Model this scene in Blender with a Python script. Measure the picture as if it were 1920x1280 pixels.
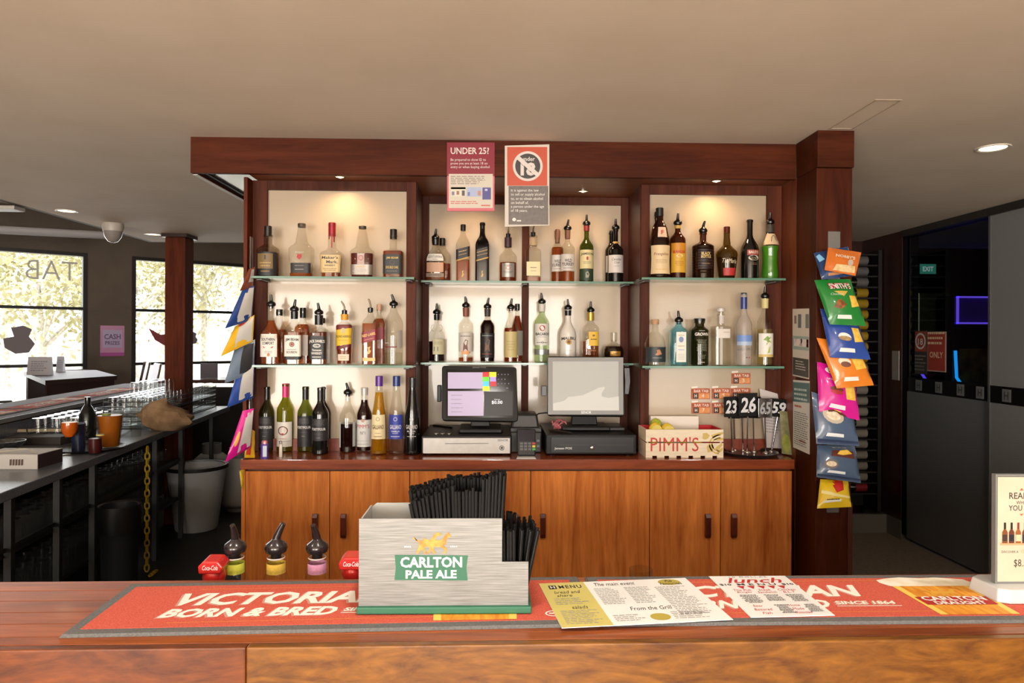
import bpy, bmesh, math, random
from mathutils import Vector, Matrix
random.seed(7)
for o in list(bpy.data.objects): bpy.data.objects.remove(o)
SC = bpy.context.scene; COL = SC.collection
# ---------------------------------------------------------------- camera, world, sun, area lights, exposure
EYE = 1.57; FPX = 1280.0; YAW = .0266; ROLL = .0047; HZ = 632.0
FW = Vector((math.sin(YAW), math.cos(YAW), 0)); R0 = Vector((math.cos(YAW), -math.sin(YAW), 0)); U0 = Vector((0, 0, 1))
RT = (R0 + ROLL*U0).normalized(); UP = (U0 - ROLL*R0).normalized()
cam = bpy.data.cameras.new('camera'); camo = bpy.data.objects.new('camera', cam); COL.objects.link(camo)
cam.sensor_width = 36; cam.lens = 36*FPX/1920; cam.shift_y = -8/1920; cam.clip_start = .02; cam.clip_end = 400
mw = Matrix.Identity(4)
for i in range(3): mw[i][0] = RT[i]; mw[i][1] = UP[i]; mw[i][2] = -FW[i]
mw[2][3] = EYE; camo.matrix_world = mw; SC.camera = camo
wd = bpy.data.worlds.new('sky'); SC.world = wd; wd.use_nodes = True
_b = wd.node_tree.nodes['Background']; _b.inputs[0].default_value = (.93, .97, 1, 1); _b.inputs[1].default_value = 3.4
def lamp(name, kind, loc, energy, color=(1, 1, 1), aim=None, **kw):
    l = bpy.data.lights.new(name, kind); l.energy = energy; l.color = color
    for k, v in kw.items(): setattr(l, k, v)
    o = bpy.data.objects.new(name, l); COL.objects.link(o); o.location = loc
    if aim is not None: o.rotation_euler = (Vector(aim)-Vector(loc)).to_track_quat('-Z', 'Y').to_euler()
    return o
lamp('sun_light', 'SUN', (-20, 30, 30), 5.0, (1, .95, .86), (-8, 30, 0), angle=.01)
# daylight entering by the windows in the wall behind the bar customers
for x, ax, e in ((-2.8, -1.4, 240), (.1, 0, 260), (2.9, .9, 80)): lamp('window_daylight', 'AREA', (x, -3.9, 1.35), e, (1, .95, .88), (ax, 3, 1.55), shape='RECTANGLE', size=2.3, size_y=1.7)
# daylight entering by the long window wall of the dining room
lamp('window_daylight', 'AREA', (-5.75, 9.15, 1.7), 80, (.95, .97, 1), (-3.3, 5.5, 1.6), shape='RECTANGLE', size=4.0, size_y=1.6)
# ceiling downlights over the customer side of the bar
for x in (-1.5, 0, 1.5): lamp('bar_lamp', 'SPOT', (x, .95, 2.4), 42, (1, .95, .88), (x, 1.35, 1.0), spot_size=2.4, spot_blend=1, shadow_soft_size=.06)
SC.view_settings.view_transform = 'Standard'; SC.view_settings.look = 'None'
SC.view_settings.gamma = 1; SC.view_settings.use_curve_mapping = False; SC.view_settings.exposure = 0.0
SC.cycles.max_bounces = 10; SC.cycles.diffuse_bounces = 4; SC.cycles.glossy_bounces = 4; SC.cycles.transmission_bounces = 8
SC.cycles.transparent_max_bounces = 40; SC.cycles.caustics_reflective = False; SC.cycles.caustics_refractive = False
SC.cycles.sample_clamp_indirect = 6
# ---------------------------------------------------------------- helpers
def ray(u, v): return FW + RT*((u-960)/FPX) - UP*((v-HZ)/FPX)
def at(u, v, Y):
    d = ray(u, v); t = Y/d.y; return Vector((d.x*t, Y, EYE+d.z*t))
def atz(u, v, z):
    d = ray(u, v); t = (z-EYE)/d.z; return Vector((d.x*t, d.y*t, z))
def atx(u, v, X):
    d = ray(u, v); t = X/d.x; return Vector((X, d.y*t, EYE+d.z*t))
def pxs(X, Y): return (X*FW.x+Y*FW.y)/FPX          # metres per pixel at a point
def lin(c):
    c /= 255.0
    return c/12.92 if c <= .04045 else ((c+.055)/1.055)**2.4
def rgb(c): return (lin(c[0]), lin(c[1]), lin(c[2]), 1)
MC = {}
def P(c, rough=.5, metal=0, spec=.5, coat=0, emit=0, key=None):
    k = (tuple(c), rough, metal, spec, coat, emit)
    if k in MC: return MC[k]
    m = bpy.data.materials.new('paint'); m.use_nodes = True; b = m.node_tree.nodes['Principled BSDF']
    b.inputs['Base Color'].default_value = rgb(c); b.inputs['Roughness'].default_value = rough
    b.inputs['Metallic'].default_value = metal; b.inputs['Specular IOR Level'].default_value = spec
    b.inputs['Coat Weight'].default_value = coat; b.inputs['Coat Roughness'].default_value = .06
    if emit: b.inputs['Emission Color'].default_value = rgb(c); b.inputs['Emission Strength'].default_value = emit
    MC[k] = m; return m
def wood(c1, c2, axis='X', scale=1.0, rough=.35, coat=0, coords='Object', figure=0):
    k = ('wood', tuple(c1), tuple(c2), axis, scale, rough, coat, figure)
    if k in MC: return MC[k]
    m = bpy.data.materials.new('timber'); m.use_nodes = True; nt = m.node_tree; N = nt.nodes; L = nt.links; b = N['Principled BSDF']
    tc = N.new('ShaderNodeTexCoord'); mp = N.new('ShaderNodeMapping'); L.new(tc.outputs[coords], mp.inputs[0])
    st = {'F': (4, 15, 15), 'X': (1.2, 14, 14), 'Y': (14, 1.2, 14), 'Z': (14, 14, 1.2)}[axis]
    mp.inputs['Scale'].default_value = [s*scale for s in st]
    oi = N.new('ShaderNodeObjectInfo'); mx = N.new('ShaderNodeVectorMath'); mx.operation = 'SCALE'
    cb = N.new('ShaderNodeCombineXYZ'); L.new(oi.outputs['Random'], cb.inputs[0]); L.new(oi.outputs['Random'], cb.inputs[1]); L.new(oi.outputs['Random'], cb.inputs[2])
    L.new(cb.outputs[0], mx.inputs[0]); mx.inputs['Scale'].default_value = 20; L.new(mx.outputs[0], mp.inputs['Location'])
    n1 = N.new('ShaderNodeTexNoise'); L.new(mp.outputs[0], n1.inputs[0]); n1.inputs['Scale'].default_value = 1.6; n1.inputs['Detail'].default_value = 7; n1.inputs['Distortion'].default_value = .6+figure*1.2; n1.inputs['Roughness'].default_value = .62
    n2 = N.new('ShaderNodeTexNoise'); L.new(mp.outputs[0], n2.inputs[0]); n2.inputs['Scale'].default_value = 9; n2.inputs['Detail'].default_value = 3
    ad = N.new('ShaderNodeMath'); ad.operation = 'MULTIPLY_ADD'; L.new(n2.outputs[0], ad.inputs[0]); ad.inputs[1].default_value = .35; L.new(n1.outputs[0], ad.inputs[2])
    rp = N.new('ShaderNodeValToRGB'); L.new(ad.outputs[0], rp.inputs[0]); e = rp.color_ramp.elements
    e[0].position = .46; e[0].color = rgb(c1); e[1].position = .9; e[1].color = rgb(c2)
    vr = N.new('ShaderNodeMath'); vr.operation = 'MULTIPLY_ADD'; L.new(oi.outputs['Random'], vr.inputs[0]); vr.inputs[1].default_value = .24; vr.inputs[2].default_value = .88
    sc = N.new('ShaderNodeMix'); sc.data_type = 'RGBA'; sc.blend_type = 'MULTIPLY'; sc.inputs[0].default_value = 1
    L.new(rp.outputs[0], sc.inputs[6]); L.new(vr.outputs[0], sc.inputs[7]); L.new(sc.outputs[2], b.inputs['Base Color'])
    b.inputs['Roughness'].default_value = rough; b.inputs['Coat Weight'].default_value = coat; b.inputs['Coat Roughness'].default_value = .08
    if rough >= .5: b.inputs['Specular IOR Level'].default_value = .12
    MC[k] = m; return m
def noisy(c1, c2, scale=30, rough=.6, bump=0, metal=0, stretch=(1, 1, 1), spec=.5, coat=0):
    k = ('noisy', tuple(c1), tuple(c2), scale, rough, bump, metal, stretch, spec, coat)
    if k in MC: return MC[k]
    m = bpy.data.materials.new('mottled'); m.use_nodes = True; nt = m.node_tree; N = nt.nodes; L = nt.links; b = N['Principled BSDF']
    tc = N.new('ShaderNodeTexCoord'); mp = N.new('ShaderNodeMapping'); L.new(tc.outputs['Object'], mp.inputs[0]); mp.inputs['Scale'].default_value = stretch
    n = N.new('ShaderNodeTexNoise'); n.inputs['Scale'].default_value = scale; n.inputs['Detail'].default_value = 5; L.new(mp.outputs[0], n.inputs[0])
    rp = N.new('ShaderNodeValToRGB'); e = rp.color_ramp.elements; e[0].position = .35; e[1].position = .65; e[0].color = rgb(c1); e[1].color = rgb(c2)
    L.new(n.outputs[0], rp.inputs[0]); L.new(rp.outputs[0], b.inputs['Base Color'])
    b.inputs['Roughness'].default_value = rough; b.inputs['Metallic'].default_value = metal; b.inputs['Specular IOR Level'].default_value = spec; b.inputs['Coat Weight'].default_value = coat
    if bump:
        bp = N.new('ShaderNodeBump'); bp.inputs['Strength'].default_value = bump; bp.inputs['Distance'].default_value = .004; L.new(n.outputs[0], bp.inputs['Height']); L.new(bp.outputs[0], b.inputs['Normal'])
    MC[k] = m; return m
def glass(c=(246, 248, 246), ior=1.45, body=0.0, bodyc=None, rough=.02, gl=1.0):
    """thin-walled glass or a clear drink: coloured transmission, Fresnel gloss on the outside, a little milky body"""
    k = ('glass', tuple(c), ior, body, bodyc, rough, gl)
    if k in MC: return MC[k]
    m = bpy.data.materials.new('glass'); m.use_nodes = True; nt = m.node_tree; N = nt.nodes; L = nt.links
    N.remove(N['Principled BSDF']); out = N['Material Output']
    t = N.new('ShaderNodeBsdfTransparent'); q = rgb(c); t.inputs[0].default_value = (q[0]**.5, q[1]**.5, q[2]**.5, 1)
    last = t
    if body:
        d = N.new('ShaderNodeBsdfDiffuse'); d.inputs[0].default_value = rgb(bodyc or c); mx = N.new('ShaderNodeMixShader'); mx.inputs[0].default_value = body
        L.new(t.outputs[0], mx.inputs[1]); L.new(d.outputs[0], mx.inputs[2]); last = mx
    g = N.new('ShaderNodeBsdfGlossy'); g.inputs['Roughness'].default_value = rough
    fr = N.new('ShaderNodeFresnel'); fr.inputs[0].default_value = ior
    ge = N.new('ShaderNodeNewGeometry'); mu = N.new('ShaderNodeMath'); mu.operation = 'SUBTRACT'; mu.inputs[0].default_value = 1; L.new(ge.outputs['Backfacing'], mu.inputs[1])
    mm = N.new('ShaderNodeMath'); mm.operation = 'MULTIPLY'; L.new(fr.outputs[0], mm.inputs[0]); L.new(mu.outputs[0], mm.inputs[1])
    m3 = N.new('ShaderNodeMath'); m3.operation = 'MULTIPLY'; L.new(mm.outputs[0], m3.inputs[0]); m3.inputs[1].default_value = gl
    mx2 = N.new('ShaderNodeMixShader'); L.new(m3.outputs[0], mx2.inputs[0]); L.new(last.outputs[0], mx2.inputs[1]); L.new(g.outputs[0], mx2.inputs[2]); L.new(mx2.outputs[0], out.inputs[0])
    MC[k] = m; return m
BLACK = P((18, 17, 17), .4); WHITE = P((235, 233, 228), .5); CHROME = P((205, 205, 205), .12, 1); STEEL = noisy((120, 122, 126), (165, 167, 170), 60, .28, 0, 1, (1, 1, 1))
DARKMETAL = P((62, 61, 60), .4, .7)
# ---------------------------------------------------------------- mesh builder
def wloc(o):
    v = Vector((0, 0, 0))
    while o is not None: v += o.location; o = o.parent
    return v
class MB:
    def __init__(s): s.v = []; s.f = []; s.mi = []
    def add(s, vs, fs, mi=0):
        n = len(s.v); s.v += [tuple(p) for p in vs]; s.f += [tuple(i+n for i in f) for f in fs]; s.mi += [mi]*len(fs); return s
    def box(s, x0, x1, y0, y1, z0, z1, mi=0):
        return s.add([(x0,y0,z0),(x1,y0,z0),(x1,y1,z0),(x0,y1,z0),(x0,y0,z1),(x1,y0,z1),(x1,y1,z1),(x0,y1,z1)],
                     [(0,3,2,1),(4,5,6,7),(0,1,5,4),(1,2,6,5),(2,3,7,6),(3,0,4,7)], mi)
    def hexa(s, low, high, mi=0):
        return s.add(list(low)+list(high), [(0,3,2,1),(4,5,6,7),(0,1,5,4),(1,2,6,5),(2,3,7,6),(3,0,4,7)], mi)
    def obox(s, c, ex, ey, ez, mi=0):      # oriented box: centre and three half vectors
        c = Vector(c); vs = []
        for k in (-1, 1):
            for a, b in ((-1,-1),(1,-1),(1,1),(-1,1)): vs.append(c+ex*a+ey*b+ez*k)
        return s.add(vs, [(0,3,2,1),(4,5,6,7),(0,1,5,4),(1,2,6,5),(2,3,7,6),(3,0,4,7)], mi)
    def lathe(s, prof, n=24, c=(0,0,0), sq=None, dy=None, mi=0, cap=True):
        rings = []; vs = []; fs = []
        for k, (r, z) in enumerate(prof):
            e = sq(r, z) if sq else 2.0; d = dy(r, z) if dy else 1.0
            if r < 1e-6: rings.append([len(vs)]); vs.append((c[0], c[1], c[2]+z)); continue
            rg = []
            for i in range(n):
                a = 2*math.pi*(i+.5)/n; ca, sa = math.cos(a), math.sin(a)
                x = r*math.copysign(abs(ca)**(2/e), ca); y = r*d*math.copysign(abs(sa)**(2/e), sa)
                rg.append(len(vs)); vs.append((c[0]+x, c[1]+y, c[2]+z))
            rings.append(rg)
        for A, B in zip(rings, rings[1:]):
            if len(A) == 1 and len(B) == 1: continue
            if len(A) == 1: fs += [(A[0], B[(i+1) % n], B[i]) for i in range(n)]
            elif len(B) == 1: fs += [(A[i], A[(i+1) % n], B[0]) for i in range(n)]
            else: fs += [(A[i], A[(i+1) % n], B[(i+1) % n], B[i]) for i in range(n)]
        if cap:
            if len(rings[0]) > 1: fs.append(tuple(reversed(rings[0])))
            if len(rings[-1]) > 1: fs.append(tuple(rings[-1]))
        return s.add(vs, fs, mi)
    def tube(s, pts, r, n=8, mi=0, cap=True):
        pts = [Vector(p) for p in pts]; rs = r if isinstance(r, (list, tuple)) else [r]*len(pts); rings = []; vs = []; fs = []; up = None
        for i, p in enumerate(pts):
            t = (pts[min(i+1, len(pts)-1)]-pts[max(i-1, 0)]).normalized()
            if up is None: up = Vector((0,0,1)) if abs(t.z) < .9 else Vector((1,0,0))
            x = t.cross(up).normalized(); y = x.cross(t).normalized(); up = y
            rings.append(list(range(len(vs), len(vs)+n)))
            vs += [p+(x*math.cos(2*math.pi*k/n)+y*math.sin(2*math.pi*k/n))*rs[i] for k in range(n)]
        for A, B in zip(rings, rings[1:]): fs += [(A[i], A[(i+1) % n], B[(i+1) % n], B[i]) for i in range(n)]
        if cap: fs += [tuple(reversed(rings[0])), tuple(rings[-1])]
        return s.add(vs, fs, mi)
    def prism(s, poly, f0, f1, mi=0):      # polygon in 2D swept between two maps
        n = len(poly); vs = [f0(*p) for p in poly]+[f1(*p) for p in poly]
        fs = [tuple(range(n)), tuple(range(2*n-1, n-1, -1))]+[(i, i+n, (i+1) % n+n, (i+1) % n) for i in range(n)]
        return s.add(vs, fs, mi)
    def sheet(s, f, nu, nv, mi=0):
        vs = [f(i/nu, j/nv) for j in range(nv+1) for i in range(nu+1)]; w = nu+1
        return s.add(vs, [(j*w+i, j*w+i+1, (j+1)*w+i+1, (j+1)*w+i) for j in range(nv) for i in range(nu)], mi)
    def flat(s, poly, f, mi=0): return s.add([f(*p) for p in poly], [tuple(range(len(poly)))], mi)
    def build(s, name, mats, parent=None, smooth=None, bevel=0, local=False, seg=2):
        me = bpy.data.meshes.new(name); off = Vector((0,0,0)) if (local or parent is None) else wloc(parent)
        me.from_pydata([(p[0]-off.x, p[1]-off.y, p[2]-off.z) for p in s.v], [], s.f)
        for m in (mats if isinstance(mats, (list, tuple)) else [mats]): me.materials.append(m)
        if any(s.mi): me.polygons.foreach_set('material_index', s.mi)
        bm = bmesh.new(); bm.from_mesh(me); bmesh.ops.recalc_face_normals(bm, faces=bm.faces)
        if bevel:
            es = [e for e in bm.edges if e.is_manifold and e.calc_face_angle(0) > .5]
            bmesh.ops.bevel(bm, geom=es, offset=bevel, segments=seg, profile=.5, affect='EDGES', clamp_overlap=True)
        bm.to_mesh(me); bm.free()
        if smooth is not None:
            me.polygons.foreach_set('use_smooth', [True]*len(me.polygons)); me.set_sharp_from_angle(angle=math.radians(smooth))
        o = bpy.data.objects.new(name, me); COL.objects.link(o)
        if parent is not None: o.parent = parent
        return o
def tag(o, label=None, cat=None, group=None, kind=None):
    if label: o['label'] = label
    if cat: o['category'] = cat
    if group: o['group'] = group
    if kind: o['kind'] = kind
    return o
def thing(name, label, cat, loc, group=None, rz=0):
    o = bpy.data.objects.new(name, None); COL.objects.link(o); o.location = loc; o.rotation_euler = (0, 0, rz); o.empty_display_size = .05
    return tag(o, label, cat, group)
def struct(o): o['kind'] = 'structure'; return o
def copy_tree(o, parent=None):
    c = o.copy(); COL.objects.link(c); c.parent = parent
    for ch in o.children: copy_tree(ch, c)
    return c
# ---------------------------------------------------------------- lettering
TX = {}
def text2d(s, bold=0, shear=0, space=1.0, font=None):
    k = (s, bold, shear, space)
    if k in TX: return TX[k]
    cu = bpy.data.curves.new('lettering', 'FONT'); cu.body = s; cu.size = 1; cu.offset = bold; cu.shear = shear; cu.resolution_u = 2; cu.space_character = space
    cu.align_x = 'LEFT'; o = bpy.data.objects.new('lettering', cu); COL.objects.link(o)
    dg = bpy.context.evaluated_depsgraph_get(); me = bpy.data.meshes.new_from_object(o.evaluated_get(dg))
    vs = [(v.co.x, v.co.y) for v in me.vertices]; fs = [tuple(p.vertices) for p in me.polygons]
    bpy.data.objects.remove(o); bpy.data.curves.remove(cu); bpy.data.meshes.remove(me)
    if not vs: vs = [(0, 0)]; fs = []
    x0 = min(v[0] for v in vs); x1 = max(v[0] for v in vs); y0 = min(v[1] for v in vs); y1 = max(v[1] for v in vs)
    TX[k] = ([(v[0]-x0, v[1]-y0) for v in vs], fs, max(x1-x0, 1e-6), max(y1-y0, 1e-6)); return TX[k]
def write(mb, s, x, y, w, h, f, bold=.02, shear=0, space=1.0, align='c', fit=True, mi=0, arc=0):
    """s inside a box of width w and height h whose lower centre (or lower left) is x, y; f maps (x, y) to 3D"""
    vs, fs, tw, th = text2d(s, bold, shear, space)
    sy = h/th; sx = w/tw if fit else min(w/tw, sy)
    if not fit: sy = sx
    ox = x-(tw*sx/2 if align == 'c' else 0)
    pts = []
    for p in vs:
        X = ox+p[0]*sx; Yy = y+p[1]*sy
        if arc: Yy -= arc*((X-x)/(w/2))**2
        pts.append(f(X, Yy))
    mb.add(pts, fs, mi); return mb
def lines(mb, x0, x1, y0, y1, n, f, fill=.45, mi=0, seed=1, ragged=.35, align='l', words=True):
    """rows of print too small to read: short dashes of word length"""
    r = random.Random(seed); dh = (y1-y0)/n
    for k in range(n):
        yb = y1-(k+1)*dh+dh*(1-fill)/2; L = (x1-x0)*(1-ragged*r.random()); xs = x0 if align == 'l' else (x0+x1-L)/2; xe = xs+L; x = xs
        while x < xe-1e-9:
            wl = min(xe-x, (x1-x0)*(r.uniform(.06, .2) if words else 2)); mb.add([f(x, yb), f(x+wl, yb), f(x+wl, yb+dh*fill), f(x, yb+dh*fill)], [(0,1,2,3)], mi); x += wl+(x1-x0)*.03
    return mb
def disc(n=20, cx=0, cy=0, rx=1, ry=1, a0=0, a1=2*math.pi):
    m = n if abs(a1-a0-2*math.pi) < 1e-6 else n+1
    return [(cx+rx*math.cos(a0+(a1-a0)*i/n), cy+ry*math.sin(a0+(a1-a0)*i/n)) for i in range(m)]
def ring(mb, f, cx, cy, rx, ry, t, n=28, a0=0, a1=2*math.pi, mi=0):
    o = disc(n, cx, cy, rx, ry, a0, a1); i = disc(n, cx, cy, rx-t, ry-t, a0, a1); m = len(o); full = abs(a1-a0-2*math.pi) < 1e-6
    mb.add([f(*p) for p in o+i], [(k, (k+1) % m, m+(k+1) % m, m+k) for k in range(m if full else m-1)], mi)
# ================================================================ ROOM SHELL
CZ = EYE+.847; UZ = 3.3
def pt(u, v, d): return Vector((0, 0, EYE))+ray(u, v)*d
PLASTER = noisy((232, 216, 196), (238, 223, 204), 3, .85); GREYWALL = noisy((96, 86, 76), (104, 93, 83), 4, .8)
TIMBER = wood((66, 25, 10), (104, 48, 24), 'X', 1, .5); TIMBERV = wood((68, 26, 12), (106, 48, 25), 'Z', 1, .5)
DARKT = wood((52, 22, 12), (84, 38, 22), 'Z', 1, .42); JARRAH = wood((96, 38, 10), (178, 92, 34), 'X', .8, .3, .12)
DOORW = wood((168, 86, 34), (228, 142, 70), 'Z', .7, .5); WORKT = wood((104, 42, 20), (150, 74, 38), 'X', 1, .24, .4)
struct(MB().box(-11, 8.2, -4.2, 14, -.06, 0).build('floor', noisy((146, 134, 120), (160, 148, 132), 40, .75)))
struct(MB().box(-10.5, 8.2, -4.05, 1.15, 0, .004).build('floor', noisy((176, 164, 146), (190, 178, 160), 3, .4)))  # unseen pale floor layer, added to bounce light up to the ceiling
struct(MB().box(-3.05, 1.22, 1.25, 6.9, 0, .006).build('floor', noisy((34, 33, 33), (44, 43, 42), 90, .55)))
e0 = atz(40, 390, CZ); e1 = atz(300, 453, CZ); YE = e1.y; XE = (e0.x+e1.x)/2
struct(MB().box(XE, 8.2, -4.2, YE, CZ, CZ+.05).build('ceiling', PLASTER))
struct(MB().box(XE-.04, XE, -4.2, YE, CZ, UZ).box(XE-.04, 8.2, YE, YE+.04, CZ, UZ).build('trim_1', GREYWALL))
# wall behind the customers, with two windows the daylight lamps stand for
struct(MB().box(-10.6, 8.2, -4.2, -4.05, 0, UZ).build('wall_front', PLASTER))
struct(MB().box(-10.6, -10.5, -4.2, 6.2, 0, UZ).build('wall_side', GREYWALL))
# oblique window wall of the dining room
W0 = pt(0, HZ, 8.95); W1 = pt(475, HZ, 11.04); eW = (W1-W0).normalized(); eW.z = 0; nW = Vector((eW.y, -eW.x, 0))
W0z = Vector((W0.x, W0.y, 0))
def onwall(u, v, off=0):
    q = ray(u, v); t = (nW.dot(W0z)+off)/nW.dot(q); p = Vector((0, 0, EYE))+q*t; return (p-W0z).dot(eW), p.z
def wp(s, z, off=0): return W0z+eW*s+nW*off+Vector((0, 0, z))
def wbox(mb, s0, s1, z0, z1, o0, o1, mi=0):
    return mb.hexa([wp(s0, z0, o0), wp(s1, z0, o0), wp(s1, z0, o1), wp(s0, z0, o1)], [wp(s0, z1, o0), wp(s1, z1, o0), wp(s1, z1, o1), wp(s0, z1, o1)], mi)
wa, wb = wp(-4.75, 0, -.1), wp(6.4, 0, -.1); cxi = at(475, 600, 3.1).x+.12; tt = (cxi-wa.x)/(wb.x-wa.x); wc = wa+(wb-wa)*tt
roof = [(-10.6, -4.2), (XE, -4.2), (XE, YE), (cxi, YE), (cxi, wc.y), (wa.x, wa.y), (-10.6, wa.y)]
struct(MB().prism(roof, lambda x, y: (x, y, UZ), lambda x, y: (x, y, UZ+.05)).box(cxi, 8.2, YE, 12, UZ, UZ+.05).build('ceiling', PLASTER))
ZT = onwall(100, 470)[1]; ZTR = onwall(100, 577)[1]; ZS = onwall(50, 686)[1]; ZB = .45
WIN = [(onwall(-330, 600)[0], onwall(163, 600)[0]), (onwall(247, 600)[0], onwall(344, 600)[0]), (onwall(350, 600)[0], onwall(560, 600)[0])]
m = MB(); wbox(m, -4.6, 6.4, 0, ZB, -.12, 0); wbox(m, -4.6, 6.4, ZT, UZ, -.12, 0)
ss = [-4.6]+[x for w in WIN for x in w]+[6.4]
for k in range(0, len(ss), 2): wbox(m, ss[k], ss[k+1], ZB, ZT, -.12, 0)
struct(m.build('wall_left', GREYWALL))
FRAME = P((40, 39, 38), .4, .3); PANE = glass((250, 252, 250), 1.3)
for i, (s0, s1) in enumerate(WIN):
    r = struct(thing('window_%d' % (i+1), None, None, wp((s0+s1)/2, ZB)))
    m = MB(); t = .05
    for a, b, c, d in ((s0, s1, ZB, ZB+t), (s0, s1, ZT-t, ZT), (s0, s0+t, ZB+t, ZT-t), (s1-t, s1, ZB+t, ZT-t)): wbox(m, a, b, c, d, -.11, .02)
    m.build('frame', FRAME, r)
    for z in (ZTR, ZS): m = MB(); wbox(m, s0+t, s1-t, z-.02, z+.02, -.1, 0); m.build('glazing_bar', FRAME, r)
    for a, b in ((ZB+t, ZS-.02), (ZS+.02, ZTR-.02), (ZTR+.02, ZT-t)): m = MB(); wbox(m, s0+t, s1-t, a, b, -.062, -.054); m.build('pane', PANE, r)
# frosted letters on the upper pane of window_1, read from outside
m = MB(); sB, zB = onwall(98, 524); hB = onwall(98, 488)[1]-zB; WL_ = onwall(148, 524)[0]-onwall(50, 524)[0]
write(m, 'TAB', 0, 0, WL_, hB, lambda x, y: wp(sB-x, zB+y, -.05), bold=-.01)
tag(m.build('window_lettering', P((215, 215, 215), .6)), 'pale grey mirrored letters stuck high on the dining room window', 'sticker')
# sleigh sticker on window 2
m = MB(); sx, sz = onwall(310, 640)
m.prism([(-.22, .2), (-.13, .02), (0, -.06), (.2, -.06), (.27, 0), (.27, .16), (.1, .12), (-.05, .1)], lambda x, y: wp(sx+x, sz+y, -.05), lambda x, y: wp(sx+x, sz+y, -.047))
tag(m.build('sleigh_sticker', P((150, 70, 66), .6)), 'reddish sleigh-shaped sticker on the window beside the dark column', 'sticker')
for u, v, lab, w in ((38, 640, 'grey rounded animal sticker low on the dining room window', 44), (362, 635, 'grey reindeer-like sticker just past the dark column', 22)):
    m = MB(); s_, z_ = onwall(u, v); q = w/1280*9.6
    m.prism([(-.5*q,-.25*q),(-.15*q,-.5*q),(.3*q,-.45*q),(.5*q,-.1*q),(.3*q,.2*q),(.4*q,.5*q),(.1*q,.65*q),(-.3*q,.55*q),(-.2*q,.2*q),(-.55*q,.12*q)], lambda x, y: wp(s_+x, z_+y, -.05), lambda x, y: wp(s_+x, z_+y, -.047))
    tag(m.build('animal_sticker', P((128, 120, 126), .6)), lab, 'sticker')
# poster on the window wall
s0, z1 = onwall(188, 610); s1, z0 = onwall(233, 667)
r = thing('wall_poster', 'small pink and mauve paper poster on the grey wall between the windows', 'poster', wp((s0+s1)/2, z0, .003))
m = MB(); wbox(m, s0, s1, z0, z1, .002, .005); m.build('sheet', P((205, 150, 190), .6), r)
m = MB(); wbox(m, s0+.03, s1-.03, z0+.12, z1-.06, .005, .006); m.build('print', P((190, 178, 214), .6), r)
m = MB(); pw = s1-s0; f = lambda x, y: wp(s0+x, z0+y, .007)
write(m, 'CASH', pw/2, .24, pw*.68, .075, f); write(m, 'PRIZES', pw/2, .16, pw*.6, .055, f); m.build('lettering', P((110, 82, 130), .6), r)
m = MB(); wbox(m, s0, s1, z0, z0+.05, .005, .006); m.build('print', P((178, 84, 160), .6), r)
# roller screen tube and small fittings
a_ = onwall(-120, 421, .22); b_ = onwall(201, 441, .22)
r = thing('screen_housing', 'long white roller screen housing high on the dining room wall', 'screen', wp(a_[0], a_[1], .22))
MB().tube([wp(a_[0], a_[1]-.02, .2), wp(b_[0], b_[1], .2)], .055, 12).build('housing', P((190, 190, 196), .4), r, smooth=40)
for s_ in (a_[0]+.5, b_[0]-.3): m = MB(); wbox(m, s_-.02, s_+.02, b_[1]-.05, b_[1]+.05, 0, .16); m.build('bracket', P((160, 160, 165), .4), r)
def downlight(u, v, lab, on=9):
    p = atz(u, v, CZ); r = thing('ceiling_downlight', lab, 'downlight', p, 'recessed ceiling downlights')
    MB().lathe([(.052, -.001), (.062, -.006), (.068, -.004), (.068, 0)], 24, p, cap=False).build('trim_ring', P((235, 228, 215), .4), r, smooth=50)
    MB().lathe([(0, -.0012), (.054, -.0012)], 24, p, cap=False).build('lamp', P((255, 226, 180), .5, emit=on), r)
downlight(125, 395, 'round lit downlight in the ceiling, by the long screen housing')
downlight(287, 439, 'round lit downlight in the ceiling between dome camera and dark column', 6)
downlight(1862, 277, 'round lit downlight in the ceiling above the frosted sliding door')
p = atz(212, 419, CZ); r = thing('security_camera', 'white dome security camera hanging from the ceiling', 'camera', p)
MB().lathe([(.07, 0), (.075, -.03), (.068, -.06)], 20, p).build('housing', P((196, 186, 176), .4), r, smooth=40)
MB().lathe([(.066, -.06), (.058, -.1), (.035, -.135), (0, -.148)], 20, p, cap=False).build('dome', P((150, 142, 136), .15), r, smooth=60)
p = atz(-10, 387, CZ); m = MB().box(p.x-.08, p.x+.16, p.y-.05, p.y+.06, CZ-.025, CZ-.0005)
tag(m.build('ceiling_vent', P((200, 195, 188), .5), bevel=.004), 'pale box fitting at the ceiling edge over the service counter', 'vent')
pa = atz(1555, 240, CZ); pb = atz(1690, 188, CZ)
m = MB(); x0, x1, y0, y1 = pa.x, pb.x, pa.y, pb.y
for q in ((x0, x1, y0, y0+.006), (x0, x1, y1-.006, y1), (x0, x0+.006, y0, y1), (x1-.006, x1, y0, y1)): m.box(q[0], q[1], q[2], q[3], CZ-.002, CZ-.0002)
tag(m.build('access_hatch', P((190, 172, 150), .8)), 'faint square access hatch outline in the ceiling above the chip bags', 'hatch')
# ---- dark timber column of the dining room
pc = pt(336, HZ, 5.75); r = thing('timber_column', 'square dark timber column standing before the dining room windows', 'column', (pc.x, pc.y, 0))
MB().box(pc.x-.083, pc.x+.083, pc.y-.083, pc.y+.083, 0, CZ-.03).build('shaft', TIMBERV, r, bevel=.006)
MB().box(pc.x-.105, pc.x+.105, pc.y-.105, pc.y+.105, CZ-.03, CZ-.0005).build('collar', P((50, 28, 22), .4), r)
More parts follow.
